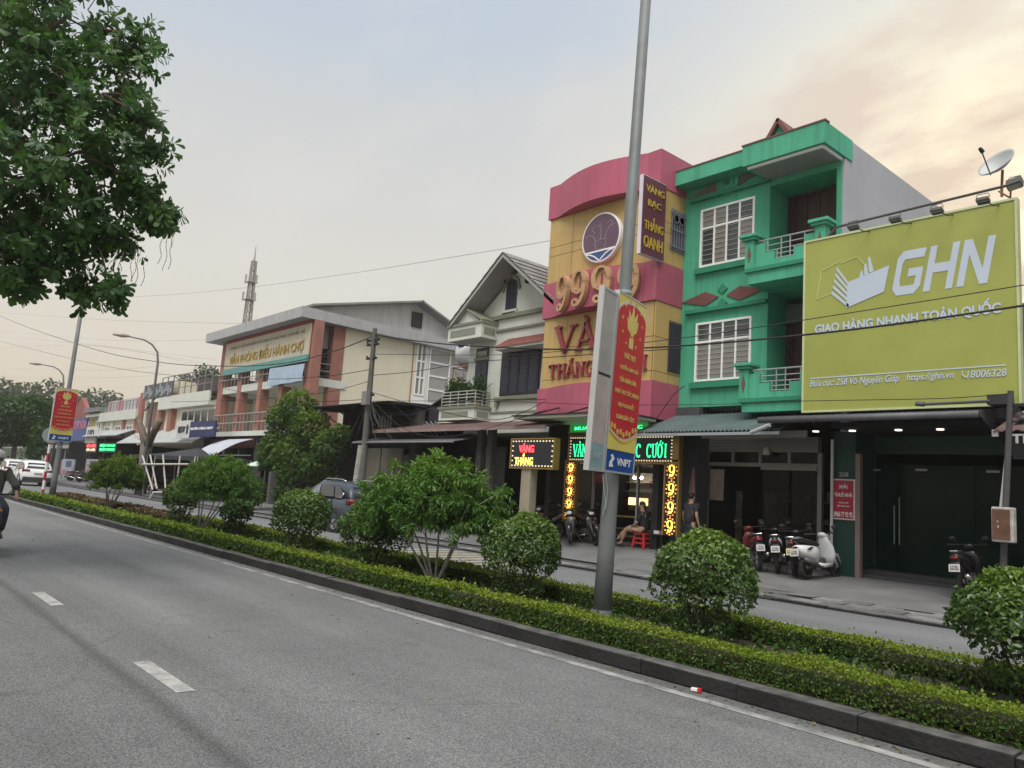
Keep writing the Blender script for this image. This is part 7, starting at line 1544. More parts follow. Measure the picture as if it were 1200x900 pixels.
# lattice tower beyond the market
def tower():
    p = at(281, 450, d=112); tx, ty = p.x, p.y; zt = at(294, 300, d=112).z; ztop = at(297, 281, d=112).z
    s = thing('lattice_tower', 'thin steel lattice mast rising behind the market office', 'mast', (tx, ty, 0)); m = mat('mast steel', (.27, .25, .245), .6)
    W0, W1 = 1.2, .38; n = 16; H = zt
    def c(k, i): w_ = W0+(W1-W0)*k/n; a = R(45+90*i); return V3(tx+w_*math.cos(a), ty+w_*math.sin(a), H*k/n)
    for i in range(4): q = MB(); q.tube([c(0, i), c(n, i)], .11, 5); q.build('leg', m, s)
    q = MB()
    for k in range(n):
        for i in range(4): q.tube([c(k, i), c(k+1, (i+1) % 4)], .05, 4); q.tube([c(k, (i+1) % 4), c(k+1, i)], .05, 4); q.tube([c(k+1, i), c(k+1, (i+1) % 4)], .05, 4)
    q.build('bracing', m, s, kind='stuff')
    q = MB(); q.tube([(tx, ty, H), (tx, ty, ztop)], [.13, .04], 6); q.build('spire', m, s)
    for f, r in ((.82, 1.0), (.90, .9), (.66, .95), (.52, 1.05)):
        z = H*f; q = MB(); q.lathe((tx, ty, z), [(r, 0), (r, .12)], 4); q.build('platform', m, s)
        for a in (20, 140, 260): q = MB(); q.box(tx+r*math.cos(R(a))-.11, tx+r*math.cos(R(a))+.11, ty+r*math.sin(R(a))-.11, ty+r*math.sin(R(a))+.11, z-.2, z+1.1); q.build('antenna_panel', mat('antenna grey', (.36, .35, .34), .5), s)
tower()

# ------------------------------------------------------------------ street trees and far greenery
def leafy_tree(name, label, base, blobs, lm, leaf, seed, trunk_r=.12, n_per=1.0, width=.5, trunk=True, top=None):
    s = thing(name, label, 'tree', base); base = Vector(base)
    P, D, Q, I = [], [], [], []
    for c, r in blobs:
        c = Vector(c); n = int(n_per*4*math.pi*r[0]*r[2]/(leaf*leaf*width*.5)*.9); n = min(n, 9000); d = rdir(n); l = lump(d*1.0+np.array(c)*.3, 2.0, seed); k = (1+.25*l)*(.55+.45*RNG.random(n)**.4)
        P.append(np.array(c)+d*k[:, None]*np.array(r)); D.append(rdir(n)+d*.4+np.array([0, 0, -.2])); Q.append(rdir(n)*.7+d*.5+np.array([0, 0, .6]))
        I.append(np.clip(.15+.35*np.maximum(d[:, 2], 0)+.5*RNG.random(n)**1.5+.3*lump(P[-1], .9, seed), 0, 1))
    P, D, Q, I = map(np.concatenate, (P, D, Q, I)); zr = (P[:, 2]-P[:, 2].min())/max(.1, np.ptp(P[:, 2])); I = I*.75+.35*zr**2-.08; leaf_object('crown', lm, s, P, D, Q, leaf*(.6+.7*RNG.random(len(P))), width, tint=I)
    if trunk:
        zt = min(c[2] for c, r in blobs); q = MB(); f = base+V3(0, 0, (zt-base.z)*.75); q.tube([base+V3(0, 0, -.05), base.lerp(f, .5)+V3(.05, 0, 0), f], [trunk_r, trunk_r*.8, trunk_r*.65], 9); q.build('trunk', BARK, s, smooth=True)
        for c, r in blobs: q = MB(); c = Vector(c); q.tube([f, f.lerp(c, .55)+V3(0, 0, .1), c+V3(0, 0, r[2]*.3)], [trunk_r*.5, trunk_r*.32, trunk_r*.12], 6); q.build('limb', BARK, s)
    return s
def pxblobs(y, lst):
    o = []
    for px, py, w_, h in lst:
        c = at(px, py, y=y); k = (c-CAM).dot(FW)/FPX; o.append((tuple(c), (w_*k, w_*k*.9, h*k)))
    return o
tb_ = at(352, 578, y=15.2)
leafy_tree('street_tree', 'bushy street tree with yellow green top before the market office', (tb_.x, 15.2, .09), pxblobs(15.2, [(a_, b_, c_*.88, d_*.88) for a_, b_, c_, d_ in [(350, 478, 26, 24), (333, 490, 24, 17), (364, 500, 28, 22), (328, 522, 27, 22), (350, 535, 36, 26), (388, 522, 27, 22), (374, 547, 29, 20), (316, 537, 18, 15), (398, 508, 15, 12), (350, 555, 30, 16)]]), LY, .20, 4, .13, 1.5)
p = at(22, 492, d=62)
leafy_tree('round_tree', 'big round dark green tree behind the white cars at the far left', (p.x, p.y, 0), [((p.x, p.y, p.z), (2.3, 2.4, 2.0)), ((p.x+.3, p.y+.9, p.z+.6), (1.6, 1.5, 1.5)), ((p.x-.3, p.y-1.2, p.z-.5), (1.8, 1.7, 1.6)), ((p.x, p.y+1.2, p.z-.9), (1.5, 1.4, 1.3))], LD, .30, 8, .25, 1.7)
p = at(42, 520, d=60); leafy_tree('slim_tree', 'small slim tree with pale tip right of the big round tree', (p.x, p.y, 0), [((p.x, p.y, 3.0), (.55, .55, 1.6)), ((p.x, p.y, 1.6), (.7, .7, 1.0))], LD, .28, 12, .1, .8)
for k, (px, py, dd, w_, h, lab) in enumerate(((118, 468, 190, 22, 10, 'rounded hill tree above the cloth banner house'), (136, 474, 185, 9, 6, 'small rounded hill tree right of the broad one'), (57, 462, 170, 17, 16, 'tall pale hill tree left of the far banner'), (98, 474, 165, 12, 12, 'hazy hill tree right of the far banner'), (30, 458, 180, 16, 8, 'low hill tree above the big round tree'), (8, 456, 175, 14, 9, 'leftmost hill tree by the distant lamp'))):
    c = at(px, py, d=dd); k_ = dd/FPX; b = (c.x, c.y, c.z-h*k_*1.6)
    leafy_tree('hill_tree', lab, b, [(tuple(c), (w_*k_*.9, w_*k_*1.1, h*k_*1.15)), (tuple(c+V3(0, w_*k_*.5, -h*k_*.4)), (w_*k_*.6, w_*k_*.7, h*k_*.8)), (tuple(c+V3(0, -w_*k_*.6, -h*k_*.5)), (w_*k_*.6, w_*k_*.6, h*k_*.7))], LF, 1.0, 20+k, .4, .9, .7)
for k, (px, py, w_, h, lab) in enumerate(((243, 437, 20, 9, 'tree top showing over the terrace left of the market office'), (218, 444, 12, 6, 'low tree top left of the one beside the market office'))):
    c = at(px, py, y=34); k_ = (c-CAM).dot(FW)/FPX
    leafy_tree('back_tree', lab, (c.x, 34, 0), [(tuple(c), (w_*k_*.7, w_*k_*.7, h*k_)), (tuple(c+V3(w_*k_*.4, .4, -h*k_*1.0)), (w_*k_*.7, w_*k_*.7, h*k_*1.3)), (tuple(c+V3(-w_*k_*.6, .2, -h*k_*.8)), (w_*k_*.5, w_*k_*.5, h*k_))], LF, .42, 40+k, .3, .8)
# wooded hill far behind
q = MB(); nx, ny = 40, 14; vs = []
for i in range(nx+1):
    for j in range(ny+1):
        x = -330+190*i/nx; y = 30+150*j/ny; e = math.sin(math.pi*min(1, j/ny*1.0))**.8*math.sin(math.pi*i/nx)**.6; vs.append((x, y, -1+16*e+1.6*mnoise.noise(Vector((x*.05, y*.05, 0)))*e*3))
q.add(vs, [(i*(ny+1)+j, (i+1)*(ny+1)+j, (i+1)*(ny+1)+j+1, i*(ny+1)+j+1) for i in range(nx) for j in range(ny)])
HILL = q.build('hill', mat('hill green', (.045, .07, .035), .95, var=.5, scale=.15, bump=.8, bscale=.6), None, smooth=True); HILL['kind'] = 'structure'
n = 9000; i = RNG.integers(0, len(vs), n); P = np.array(vs)[i]+RNG.normal(size=(n, 3))*np.array([3, 5, .3])+np.array([0, 0, .8])
o = leaf_object('far_wood', LF, None, P, rdir(n), rdir(n)*.6+np.array([0, 0, 1.]), 1.6+1.6*RNG.random(n), .8); tag(o, 'hazy mass of small trees covering the far hill', 'woodland')
# pruned tree with its prop frame
p = at(170, 575, y=14.6); fx, fy = p.x, 14.6
s = thing('pruned_tree', 'bare pruned tree with two thick stub branches before the white awning', 'tree', (fx, fy, .09))
c0 = at(172, 520, y=fy); cl, cr = at(162, 490, y=fy), at(188, 493, y=fy)
q = MB(); q.tube([(c0.x, fy, 0), (c0.x, fy, c0.z*.6), c0], [.34, .30, .34], 12); q.build('trunk', mat('grey bark', (.12, .11, .10), .95, var=.4, bump=.7), s, smooth=True)
for e in (cl, cr): q = MB(); q.tube([c0+V3(0, 0, -.2), c0.lerp(e, .5)+V3(0, 0, -.05), e], [.26, .2, .17], 10); q.build('stub_branch', BARK, s, smooth=True)
q = MB()
for k in range(10): a = k*.7; q.tube([c0+V3(0, 0, -.3), c0+V3(-.5*math.cos(a)-.3, -.3*math.sin(a), .1+.1*k), c0+V3(-1.2*math.cos(a)-.6, -.6*math.sin(a), .3+.12*k)], [.02, .014, .006], 4)
q.build('thin_shoots', TWIG, s)
s = thing('prop_frame', 'pale wooden stakes and rail propped round the pruned tree', 'frame', at(178, 578, y=13.9)); WDP = mat('pale timber', (.45, .42, .38), .8)
for (a, b_) in (((179, 574), (167, 534)), ((184, 573), (176, 533)), ((194, 572), (191, 533)), ((208, 562), (211, 534)), ((227, 546), (229, 535)), ):
    q = MB(); q.tube([at(*a, y=13.9), at(*b_, y=13.9)], .045, 6); q.build('stake', WDP, s)
for (a, b_, yy) in (((167, 544), (232, 544), 13.85), ((179, 577), (205, 577), 13.85)): q = MB(); q.tube([at(*a, y=yy), at(*b_, y=yy)], .05, 6); q.build('rail', WDP, s)
for (a, b_) in (((180, 577), (170, 592)), ((193, 578), (189, 590))): q = MB(); q.tube([at(*a, y=13.85), at(*b_, y=13.2)], .05, 6); q.build('strut', mat('grey timber', (.22, .21, .2), .8), s)
# canopy tent and umbrella in front of the market
c = at(214, 538, y=15.8); xl, xr_ = at(180, 536, y=15.8).x, at(264, 536, y=15.8).x; zt = at(232, 525, y=15.8).z; ze = at(214, 536, y=15.8).z
s = thing('canopy_tent', 'black pop up canopy tent on the pavement before the bank', 'tent', (c.x, 15.8, .09)); CL = mat('black canopy cloth', (.022, .024, .03), .7)
xm = (xl+xr_)/2+1.0
for xa, xb in ((xl, xl+(xr_-xl)*.42), (xl+(xr_-xl)*.3, xr_)):
    m_ = Vector(((xa+xb)/2, 15.8, zt if xb == xr_ else zt-.3)); cs = [V3(xa, 14.4, ze), V3(xb, 14.4, ze), V3(xb, 17.2, ze), V3(xa, 17.2, ze)]
    q = MB(); q.add(cs+[m_]+[v+V3(0, 0, -.22) for v in cs], [(0, 1, 4), (1, 2, 4), (2, 3, 4), (3, 0, 4), (5, 6, 1, 0), (6, 7, 2, 1), (7, 8, 3, 2), (8, 5, 0, 3)]); q.build('roof_cloth', CL, s)
    for v in cs: q = MB(); q.tube([V3(v.x, v.y, .09), v], .03, 5); q.build('leg', STEEL, s)
p = at(312, 540, y=15.4); s = thing('sunshade', 'green and white street umbrella under the street tree', 'umbrella', (p.x, 15.4, .09))
for k in range(8):
    a0, a1 = R(45*k), R(45*k+45); r_ = 1.0; q = MB(); T_ = V3(p.x, 15.4, p.z+.15); e0 = V3(p.x+r_*math.cos(a0), 15.4+r_*math.sin(a0), p.z-.28); e1 = V3(p.x+r_*math.cos(a1), 15.4+r_*math.sin(a1), p.z-.28); dn = V3(0, 0, -.015)
    q.prism([T_, e0, e1], dn); q.build('panel', mat('umbrella green', (.02, .22, .11), .6) if k % 2 else mat('umbrella pale', (.45, .55, .5), .6), s)
q = MB(); q.tube([(p.x, 15.4, .09), (p.x, 15.4, p.z+.2)], .025, 6); q.build('pole', STEEL, s)
# dropped wrapper on the road
p = at(815, 811, z=.0); o = MB(); o.obox((p.x, p.y, .02), (.035, .012, 0), (-.008, .022, 0), (0, 0, .012)); o = o.build('litter_packet', mat('packet white', (.7, .68, .66), .5), None, bevel=.003); tag(o, 'small red and white packet lying on the road by the kerb', 'litter')
q = MB(); q.obox((p.x+.033, p.y+.011, .021), (.014, .005, 0), (-.0085, .0235, 0), (0, 0, .0135)); q.build('packet_end', mat('packet red', (.5, .02, .03), .5), o, local=True)

# ------------------------------------------------------------------ motorbikes
TYRE = mat('tyre rubber', (.02, .02, .021), .85); RIMM = mat('rim alloy', (.42, .43, .44), .35, .6); SEATM = mat('black seat', (.022, .022, .024), .6); CHROME = mat('chrome', (.6, .6, .6), .2, .9); ENG = mat('engine grey', (.12, .12, .125), .5, .4); PLATE = mat('number plate', (.5, .5, .49), .5); TAILR = mat('tail lamp red', (.14, .008, .012), .3); HEADL = mat('headlamp glass', (.6, .62, .65), .12)
def wheel_part(root, c, r, w_, name='wheel', sp=5, ax=(0, 1, 0)):
    c = Vector(c); a = Vector(ax)
    q = MB(); prof = [(r*.70, -w_*.4), (r*.80, -w_*.5), (r*.95, -w_*.42), (r, 0), (r*.95, w_*.42), (r*.80, w_*.5), (r*.70, w_*.4), (r*.70, -w_*.4)]; q.lathe(c, prof, 24, a)
    t = q.build(name, TYRE, root, smooth=True, local=True)
    q = MB(); q.lathe(c, [(r*.72, -w_*.32), (r*.74, 0), (r*.72, w_*.32), (r*.64, w_*.3), (r*.64, -w_*.3), (r*.72, -w_*.32)], 20, a); q.lathe(c, [(r*.16, -w_*.55), (r*.16, w_*.55)], 10, a)
    u = a.orthogonal().normalized(); v = a.cross(u)
    for k in range(sp): an = 2*math.pi*k/sp; d = u*math.cos(an)+v*math.sin(an); q.bar(c+d*r*.12, c+d*r*.68, r*.14, w_*.3, up=a)
    q.build('rim', RIMM, t, local=True)
    return t
def bike_parts(root, body, scooter=False, plate=PLATE, accent=None, stand=True):
    L_ = dict(local=True); acc = accent or body
    fr, rr = .285, .285; fx, rx = .62, -.62
    if scooter: fr = rr = .235
    wheel_part(root, (fx, 0, fr), fr, .085); wheel_part(root, (rx, 0, rr), rr, .10)
    lean = .42 if not scooter else .35
    top = V3(fx-.34, 0, .86)
    q = MB()
    for y in (-.075, .075): q.tube([(fx, y, fr), (fx-.10, y, fr+.22), (top.x+.02, y*.7, top.z-.12)], [.024, .022, .026], 8)
    q.build('front_fork', ENG if not scooter else body, root, smooth=True, **L_)
    q = MB(); q.loft([((fx+.24, 0, fr+.10), (0, .055, 0), (.02, 0, .03)), ((fx+.12, 0, fr+.28), (0, .07, 0), (.01, 0, .03)), ((fx-.05, 0, fr+.31), (0, .072, 0), (0, 0, .03)), ((fx-.22, 0, fr+.18), (0, .06, 0), (0, 0, .03))], 8); q.build('front_mudguard', body, root, smooth=True, **L_)
    # leg shield and body
    q = MB()
    if scooter:
        q.loft([((fx-.24, 0, .33), (0, .15, 0), (.07, 0, .02)), ((fx-.25, 0, .50), (0, .20, 0), (.07, 0, .02)), ((fx-.29, 0, .70), (0, .19, 0), (.06, 0, .02)), ((fx-.35, 0, .88), (0, .11, 0), (.055, 0, .02)), ((fx-.37, 0, .95), (0, .06, 0), (.04, 0, .02))], 12); q.build('leg_shield', body, root, smooth=True, **L_)
        q = MB(); q.loft([((fx-.30, 0, .29), (0, .15, 0), (0, 0, .05)), ((.0, 0, .27), (0, .16, 0), (0, 0, .05)), ((-.25, 0, .29), (0, .16, 0), (0, 0, .06))], 10, 4); q.build('footboard', body, root, smooth=True, **L_)
        q = MB(); q.loft([((-.18, 0, .50), (0, .12, 0), (0, 0, .20)), ((-.30, 0, .52), (0, .19, 0), (0, 0, .19)), ((-.58, 0, .55), (0, .215, 0), (0, 0, .165)), ((-.82, 0, .60), (0, .15, 0), (0, 0, .12)), ((-.95, 0, .64), (0, .07, 0), (0, 0, .06))], 14, 2.6); q.build('rear_cowl', body, root, smooth=True, **L_)
        for y in (-1, 1): q = MB(); q.prism([(-.78, y*.175, .62), (-.66, y*.205, .67), (-.58, y*.212, .66), (-.72, y*.19, .60)], (0, y*.02, 0)); q.build('cowl_vent', BLACKM, root, **L_)
    else:
        q.loft([((fx-.20, 0, .36), (0, .10, 0), (.05, 0, .02)), ((fx-.24, 0, .55), (0, .17, 0), (.06, 0, .02)), ((fx-.30, 0, .72), (0, .16, 0), (.055, 0, .02)), ((fx-.35, 0, .86), (0, .09, 0), (.05, 0, .02))], 12); q.build('leg_shield', body, root, smooth=True, **L_)
        q = MB(); q.loft([((fx-.32, 0, .62), (0, .075, 0), (0, 0, .09)), ((.02, 0, .48), (0, .08, 0), (0, 0, .09)), ((-.22, 0, .58), (0, .11, 0), (0, 0, .11)), ((-.55, 0, .68), (0, .12, 0), (0, 0, .09)), ((-.86, 0, .76), (0, .07, 0), (0, 0, .05))], 12); q.build('body_shell', body, root, smooth=True, **L_)
        for y in (-1, 1): q = MB(); q.loft([((-.15, y*.12, .55), (0, .012, 0), (0, 0, .05)), ((-.5, y*.135, .66), (0, .012, 0), (0, 0, .07)), ((-.86, y*.08, .77), (0, .01, 0), (0, 0, .03))], 8); q.build('side_stripe', acc, root, smooth=True, **L_)
    q = MB(); q.loft([((-.08, 0, .70 if not scooter else .73), (0, .09, 0), (0, 0, .04)), ((-.30, 0, .755), (0, .14, 0), (0, 0, .055)), ((-.60, 0, .80), (0, .135, 0), (0, 0, .055)), ((-.84, 0, .83), (0, .08, 0), (0, 0, .035))], 12, 3); q.build('seat', SEATM, root, smooth=True, **L_)
    q = MB(); q.loft([((top.x+.13, 0, top.z+.02), (0, .10, 0), (0, 0, .055)), ((top.x+.03, 0, top.z+.06), (0, .125, 0), (0, 0, .075)), ((top.x-.10, 0, top.z+.10), (0, .08, 0), (0, 0, .05))], 12); q.build('headset', body, root, smooth=True, **L_)
    q = MB(); q.ell((top.x+.125, 0, top.z+.015), (.03, .085, .05), 12, 8); q.build('headlight', HEADL, root, smooth=True, **L_)
    q = MB(); q.tube([(top.x-.16, -.34, top.z+.12), (top.x-.03, -.14, top.z+.12), (top.x-.03, .14, top.z+.12), (top.x-.16, .34, top.z+.12)], .014, 8)
    for y in (-1, 1): q.tube([(top.x-.10, y*.25, top.z+.12), (top.x-.17, y*.36, top.z+.12)], .019, 8)
    hb = q.build('handlebar', BLACKM, root, **L_)
    for y in (-1, 1):
        q = MB(); q.tube([(top.x-.06, y*.20, top.z+.13), (top.x-.03, y*.27, top.z+.22)], .007, 6); q.ell((top.x-.04, y*.30, top.z+.25), (.02, .07, .045), 10, 6); q.build('mirror', BLACKM, root, smooth=True, **L_)
        q = MB(); q.ell((top.x+.10, y*.12, top.z-.14), (.02, .035, .02), 8, 6); q.build('indicator', mat('amber lens', (.5, .2, .02), .3), root, **L_)
    q = MB(); q.loft([((.10, 0, .36), (0, .10, 0), (0, 0, .10)), ((-.12, 0, .34), (0, .13, 0), (0, 0, .12)), ((-.32, 0, .32), (0, .10, 0), (0, 0, .09))], 10, 3.5); q.bar((-.3, .09, .31), (rx, .10, rr), .05, .07); q.bar((-.3, -.09, .33), (rx, -.10, rr), .04, .05); q.build('engine', ENG, root, **L_)
    q = MB(); q.tube([(.05, -.10, .26), (-.25, -.16, .24), (-.48, -.17, .31), (-.90, -.18, .40)], [.02, .025, .05, .045], 10); q.build('exhaust', CHROME if not scooter else ENG, root, smooth=True, **L_)
    q = MB(); q.loft([((-.80, 0, .72), (0, .08, 0), (0, 0, .03)), ((-.93, 0, .62), (0, .085, 0), (0, 0, .02)), ((-1.0, 0, .44), (0, .075, 0), (.01, 0, .02))], 8, 3); q.build('rear_mudguard', BLACKM, root, smooth=True, **L_)
    q = MB(); q.ell((-.93, 0, .73 if not scooter else .66), (.035, .085, .035), 10, 6); q.build('tail_light', TAILR, root, smooth=True, **L_)
    q = MB(); q.obox((-1.0, 0, .545), (.006, 0, .0), (0, .095, 0), (.02, 0, .07)); pl = q.build('number_plate', plate, root, **L_)
    text('17-B1', BLACKM, pl, (-1.004, 0, .57), (0, -1, 0), (.27, 0, .96), .13, .04, .002, local=True); text('204.36', BLACKM, pl, (-1.012, 0, .523), (0, -1, 0), (.27, 0, .96), .15, .04, .002, local=True)
    if stand:
        q = MB(); q.tube([(-.05, .12, .24), (-.12, .30, .01)], .012, 6); q.build('side_stand', ENG, root, **L_)
    q = MB(); q.tube([(-.55, -.10, .80), (-.80, -.11, .86), (-.92, -.06, .86), (-.92, .06, .86), (-.80, .11, .86), (-.55, .10, .80)], .013, 6); q.build('grab_rail', CHROME, root, **L_)
def bike(px, py, y, rz, label, body, z=None, scooter=False, roll=0, group='motorbikes parked before the shops', loc=None, **k):
    p = Vector(loc) if loc else at(px, py, y=y); z = GZ(p.x, p.y) if z is None else z; root = thing('scooter' if scooter else 'motorbike', label, 'motorbike', (p.x, p.y, z), rz, group, local=True)
    root.rotation_euler = (roll, 0, rz); bike_parts(root, body, scooter, **k); return root
WHP = mat('white bike paint', (.62, .64, .64), .25, var=.05, spec=.6); BKP = mat('black bike paint', (.018, .018, .02), .25, spec=.6); RDP = mat('dark red bike paint', (.15, .018, .02), .3, spec=.6); SLV = mat('silver bike paint', (.36, .37, .38), .3, .3); BLP = mat('navy bike paint', (.03, .04, .085), .3, spec=.6); YP = mat('yellow plate', (.55, .50, .28), .5)
# row in front of the glass shop: noses to the shop, tails to the road
bike(963, 660, 17.0, R(88), 'white rounded scooter parked nose to the shop by the rent board', WHP, scooter=True, roll=R(-8))
bike(936, 655, 17.1, R(112), 'black motorbike with a yellow plate beside the white scooter', BKP, accent=SLV, plate=YP, roll=R(-6))
bike(913, 652, 17.3, R(118), 'black and silver motorbike with a white plate left of the yellow plated one', BKP, accent=WHP, roll=R(-6))
bike(884, 652, 17.2, R(132), 'dark red motorbike at the left end of the row behind the round bush', RDP, accent=RDP, roll=R(-6))
bike(1138, 672, 17.4, R(95), 'black motorbike parked before the dark glass doors at the right', BKP, accent=BKP, roll=R(-5))
bike(672, 622, 16.6, R(-52), 'red and black motorbike left of the led column, front wheel to the road', BKP, accent=RDP, roll=R(7))
bike(690, 618, 16.9, R(-25), 'black motorbike with a silver front wheel close to the near lamp post', BKP, accent=BKP, roll=R(7))
bike(643, 610, 16.9, R(-80), 'motorbike showing only its bars behind the beige post', BKP, accent=SLV, roll=R(7))
for k, (px, lab) in enumerate(((190, 'dim motorbike under the black canopy tent'), (104, 'far motorbike before the dark shop by the poster boards'), (92, 'second far motorbike beside the poster boards'))):
    bike(px, 560, 16.6, R(100-20*k), lab, (BKP, BLP, RDP)[k], group='motorbikes parked before the shops')
RID = Vector((-15.6, 2.24, 0))
rb = bike(0, 0, 0, R(-4), 'dark motorbike ridden toward the camera at the left edge', BLP, z=0, loc=RID, group=None, accent=WHP, stand=False)

# ------------------------------------------------------------------ cars
def car_body(root, paint, L_=4.35, Wd=1.80, H=1.62, suv=True, dark=mat('car cladding', (.03, .03, .032), .6), glassm=None, gl_front=None):
    """nose at +x; lofted lower body and cabin, glass, lamps and wheels as parts"""
    hw = Wd/2; gm = glassm or glass('car glass', (.03, .035, .04), .05)
    h = L_/2; wb = L_*.30; wr = .355
    # lower body
    q = MB(); secs = []
    for x, zl, zh, k in ((h, .45, .70, .72), (h-.12, .30, .88, .90), (h-.55, .24, .98, .98), (h-1.15, .22, 1.05, 1), (.2, .22, 1.07, 1), (-.9, .22, 1.09, 1), (-h+.45, .24, 1.10, .99), (-h+.12, .30, 1.06, .94), (-h, .42, .92, .86)):
        secs.append(((x, 0, (zl+zh)/2), (0, hw*k, 0), (0, 0, (zh-zl)/2)))
    q.loft(secs, 24, 5.0); q.build('body', paint, root, smooth=True, local=True)
    # cabin
    q = MB(); secs = []
    for x, zb, zt, k in ((h-1.02, 1.0, 1.06, .80), (h-1.35, 1.0, 1.26, .80), (h-1.75, 1.0, 1.50, .76), (h-2.05, 1.0, H-.03, .74), (-.35, 1.0, H, .74), (-1.05, 1.0, H-.02, .73), (-h+.50, 1.0, H-.12, .72), (-h+.28, 1.0, 1.34, .76), (-h+.16, 1.0, 1.08, .80)):
        secs.append(((x, 0, (zb+zt)/2), (0, hw*k*1.08, 0), (0, 0, (zt-zb)/2)))
    q.loft(secs, 20, 4.2); q.build('cabin', paint, root, smooth=True, local=True)
    # side glass, one pane per opening, standing a little proud and leaning in
    yb, yt = hw*.895, hw*.80; zb, zt = 1.10, H-.15
    def side(pts, name, m):
        for s in (-1, 1):
            q = MB(); P_ = [(x, s*(yb+(yt-yb)*((z-zb)/(zt-zb))), z) for x, z in pts]; q.prism(P_, (0, s*.012, 0)); q.build(name, m, root, local=True)
    side([(h-1.48, zb), (h-1.98, zt-.04), (.02, zt), (-.02, zb)], 'side_window', gl_front or gm)
    side([(-.08, zb), (-.05, zt), (-.85, zt-.01), (-1.02, zb)], 'side_window', gm); side([(-1.10, zb), (-.93, zt-.02), (-1.30, zt-.08), (-1.56, zb+.12), (-1.50, zb)], 'side_window', gm)
    for s in (-1, 1):
        q = MB(); q.tube([(-1.15, s*yb*1.012, zb-.02), (-1.52, s*yb*1.012, zb-.01), (-1.62, s*(yb*.985), zb+.12), (-1.45, s*(yb*.95), zt-.2)], [.012, .02, .02, .012], 6); q.build('window_trim', CHROME, root, smooth=True, local=True)
        q = MB(); q.loft([((h-1.42, s*(hw+.02), 1.10), (.05, 0, 0), (0, 0, .05)), ((h-1.40, s*(hw+.13), 1.13), (.07, 0, 0), (0, 0, .075)), ((h-1.40, s*(hw+.20), 1.13), (.05, 0, 0), (0, 0, .06))], 10); q.build('door_mirror', paint, root, smooth=True, local=True)
        for xx in (.18, -.82): q = MB(); q.box(xx-.10, xx+.08, s*hw*.997, s*(hw+.022), .93, .96); q.build('door_handle', CHROME, root, local=True)
        q = MB()
        for xx in (h-1.50, -.03, -1.05): q.box(xx-.006, xx+.006, s*hw*.96, s*(hw*1.002), .42, 1.06)
        q.build('door_seam', BLACKM, root, local=True)
        q = MB(); q.box(-wb+.2, wb-.25, s*hw*.95, s*(hw+.012), .26, .42); q.build('sill_cladding', dark, root, local=True)
        q = MB(); q.ell((h-.28, s*hw*.70, .82), (.20, .20, .075), 12, 8); q.build('headlight', HEADL, root, smooth=True, local=True)
        q = MB(); q.loft([((-h+.16, s*hw*.96, .98), (.10, 0, 0), (0, 0, .09)), ((-h+.02, s*hw*.78, .98), (.03, 0, 0), (0, 0, .08)), ((-h-.01, s*hw*.52, .98), (.02, 0, 0), (0, 0, .05))], 8); q.build('tail_light', TAILR, root, smooth=True, local=True)
    q = MB(); q.prism([(h-1.12, -hw*.72, 1.08), (h-1.12, hw*.72, 1.08), (h-1.99, hw*.62, H-.07), (h-1.99, -hw*.62, H-.07)], (.03, 0, .05)); q.build('windscreen', glass('windscreen', (.18, .21, .22), .05), root, local=True)
    q = MB(); q.prism([(-h+.20, -hw*.70, 1.12), (-h+.20, hw*.70, 1.12), (-h+.42, hw*.62, H-.20), (-h+.42, -hw*.62, H-.20)], (-.035, 0, .02)); q.build('rear_window', gm, root, local=True)
    q = MB(); q.box(-h-.03, -h+.2, -hw*.9, hw*.9, .30, .58); q.build('rear_bumper', dark, root, bevel=.03, local=True)
    q = MB(); q.box(h-.25, h+.02, -hw*.8, hw*.8, .28, .55); q.build('front_bumper', dark, root, bevel=.03, local=True)
    q = MB(); q.obox((-h-.012, 0, .80), (.008, 0, 0), (0, .24, 0), (0, 0, .06)); pl = q.build('number_plate', PLATE, root, local=True); text('30A-418.27', BLACKM, pl, (-h-.02, 0, .80), (0, -1, 0), (0, 0, 1), .40, .06, .002, local=True)
    if suv:
        for s in (-1, 1): q = MB(); q.tube([(h-2.1, s*hw*.66, H+.0), (h-2.3, s*hw*.66, H+.05), (-1.1, s*hw*.66, H+.04), (-1.35, s*hw*.66, H-.02)], .018, 6); q.build('roof_rail', CHROME, root, smooth=True, local=True)
    q = MB(); q.tube([(-1.45, .15, H-.08), (-1.6, .15, H+.16)], .006, 5); q.build('aerial', BLACKM, root, local=True)
    for x in (wb, -wb):
        for s in (-1, 1):
            q = MB(); q.lathe((x, s*(hw-.10), wr), [(wr*1.20, 0), (wr*1.22, .115), (wr*1.04, .118), (wr*1.04, 0)], 24, (0, s, 0)); q.build('wheel_arch', dark, root, smooth=False, local=True)
            wheel_part(root, (x, s*(hw-.10), wr), wr, .22, sp=7)
GREYP = mat('grey car paint', (.045, .057, .078), .28, 0, var=.04, spec=.45); WCP = mat('white car paint', (.66, .67, .68), .22, var=.03, spec=.7)
c = thing('parked_car', 'dark blue grey hatchback suv half hidden between two round bushes', 'car', (-23.35, 13.12, 0), R(180), local=True); car_body(c, GREYP, 4.3, 1.80, 1.62, gl_front=glass('pale side glass', (.17, .20, .21), .06))
for k, (px, d, lab) in enumerate(((46, 50, 'white suv nearest of the three by the marker post'), (22, 57.5, 'white suv in the middle of the three far cars'), (5, 65, 'white car farthest left of the three behind the rider'))):
    p = at(px, 545, d=d); c = thing('parked_car', lab, 'car', (p.x-2.1, p.y, 0), R(180), 'white cars far down the road', local=True); car_body(c, WCP, 4.4, 1.84, 1.66 if k < 2 else 1.5, suv=(k < 2))

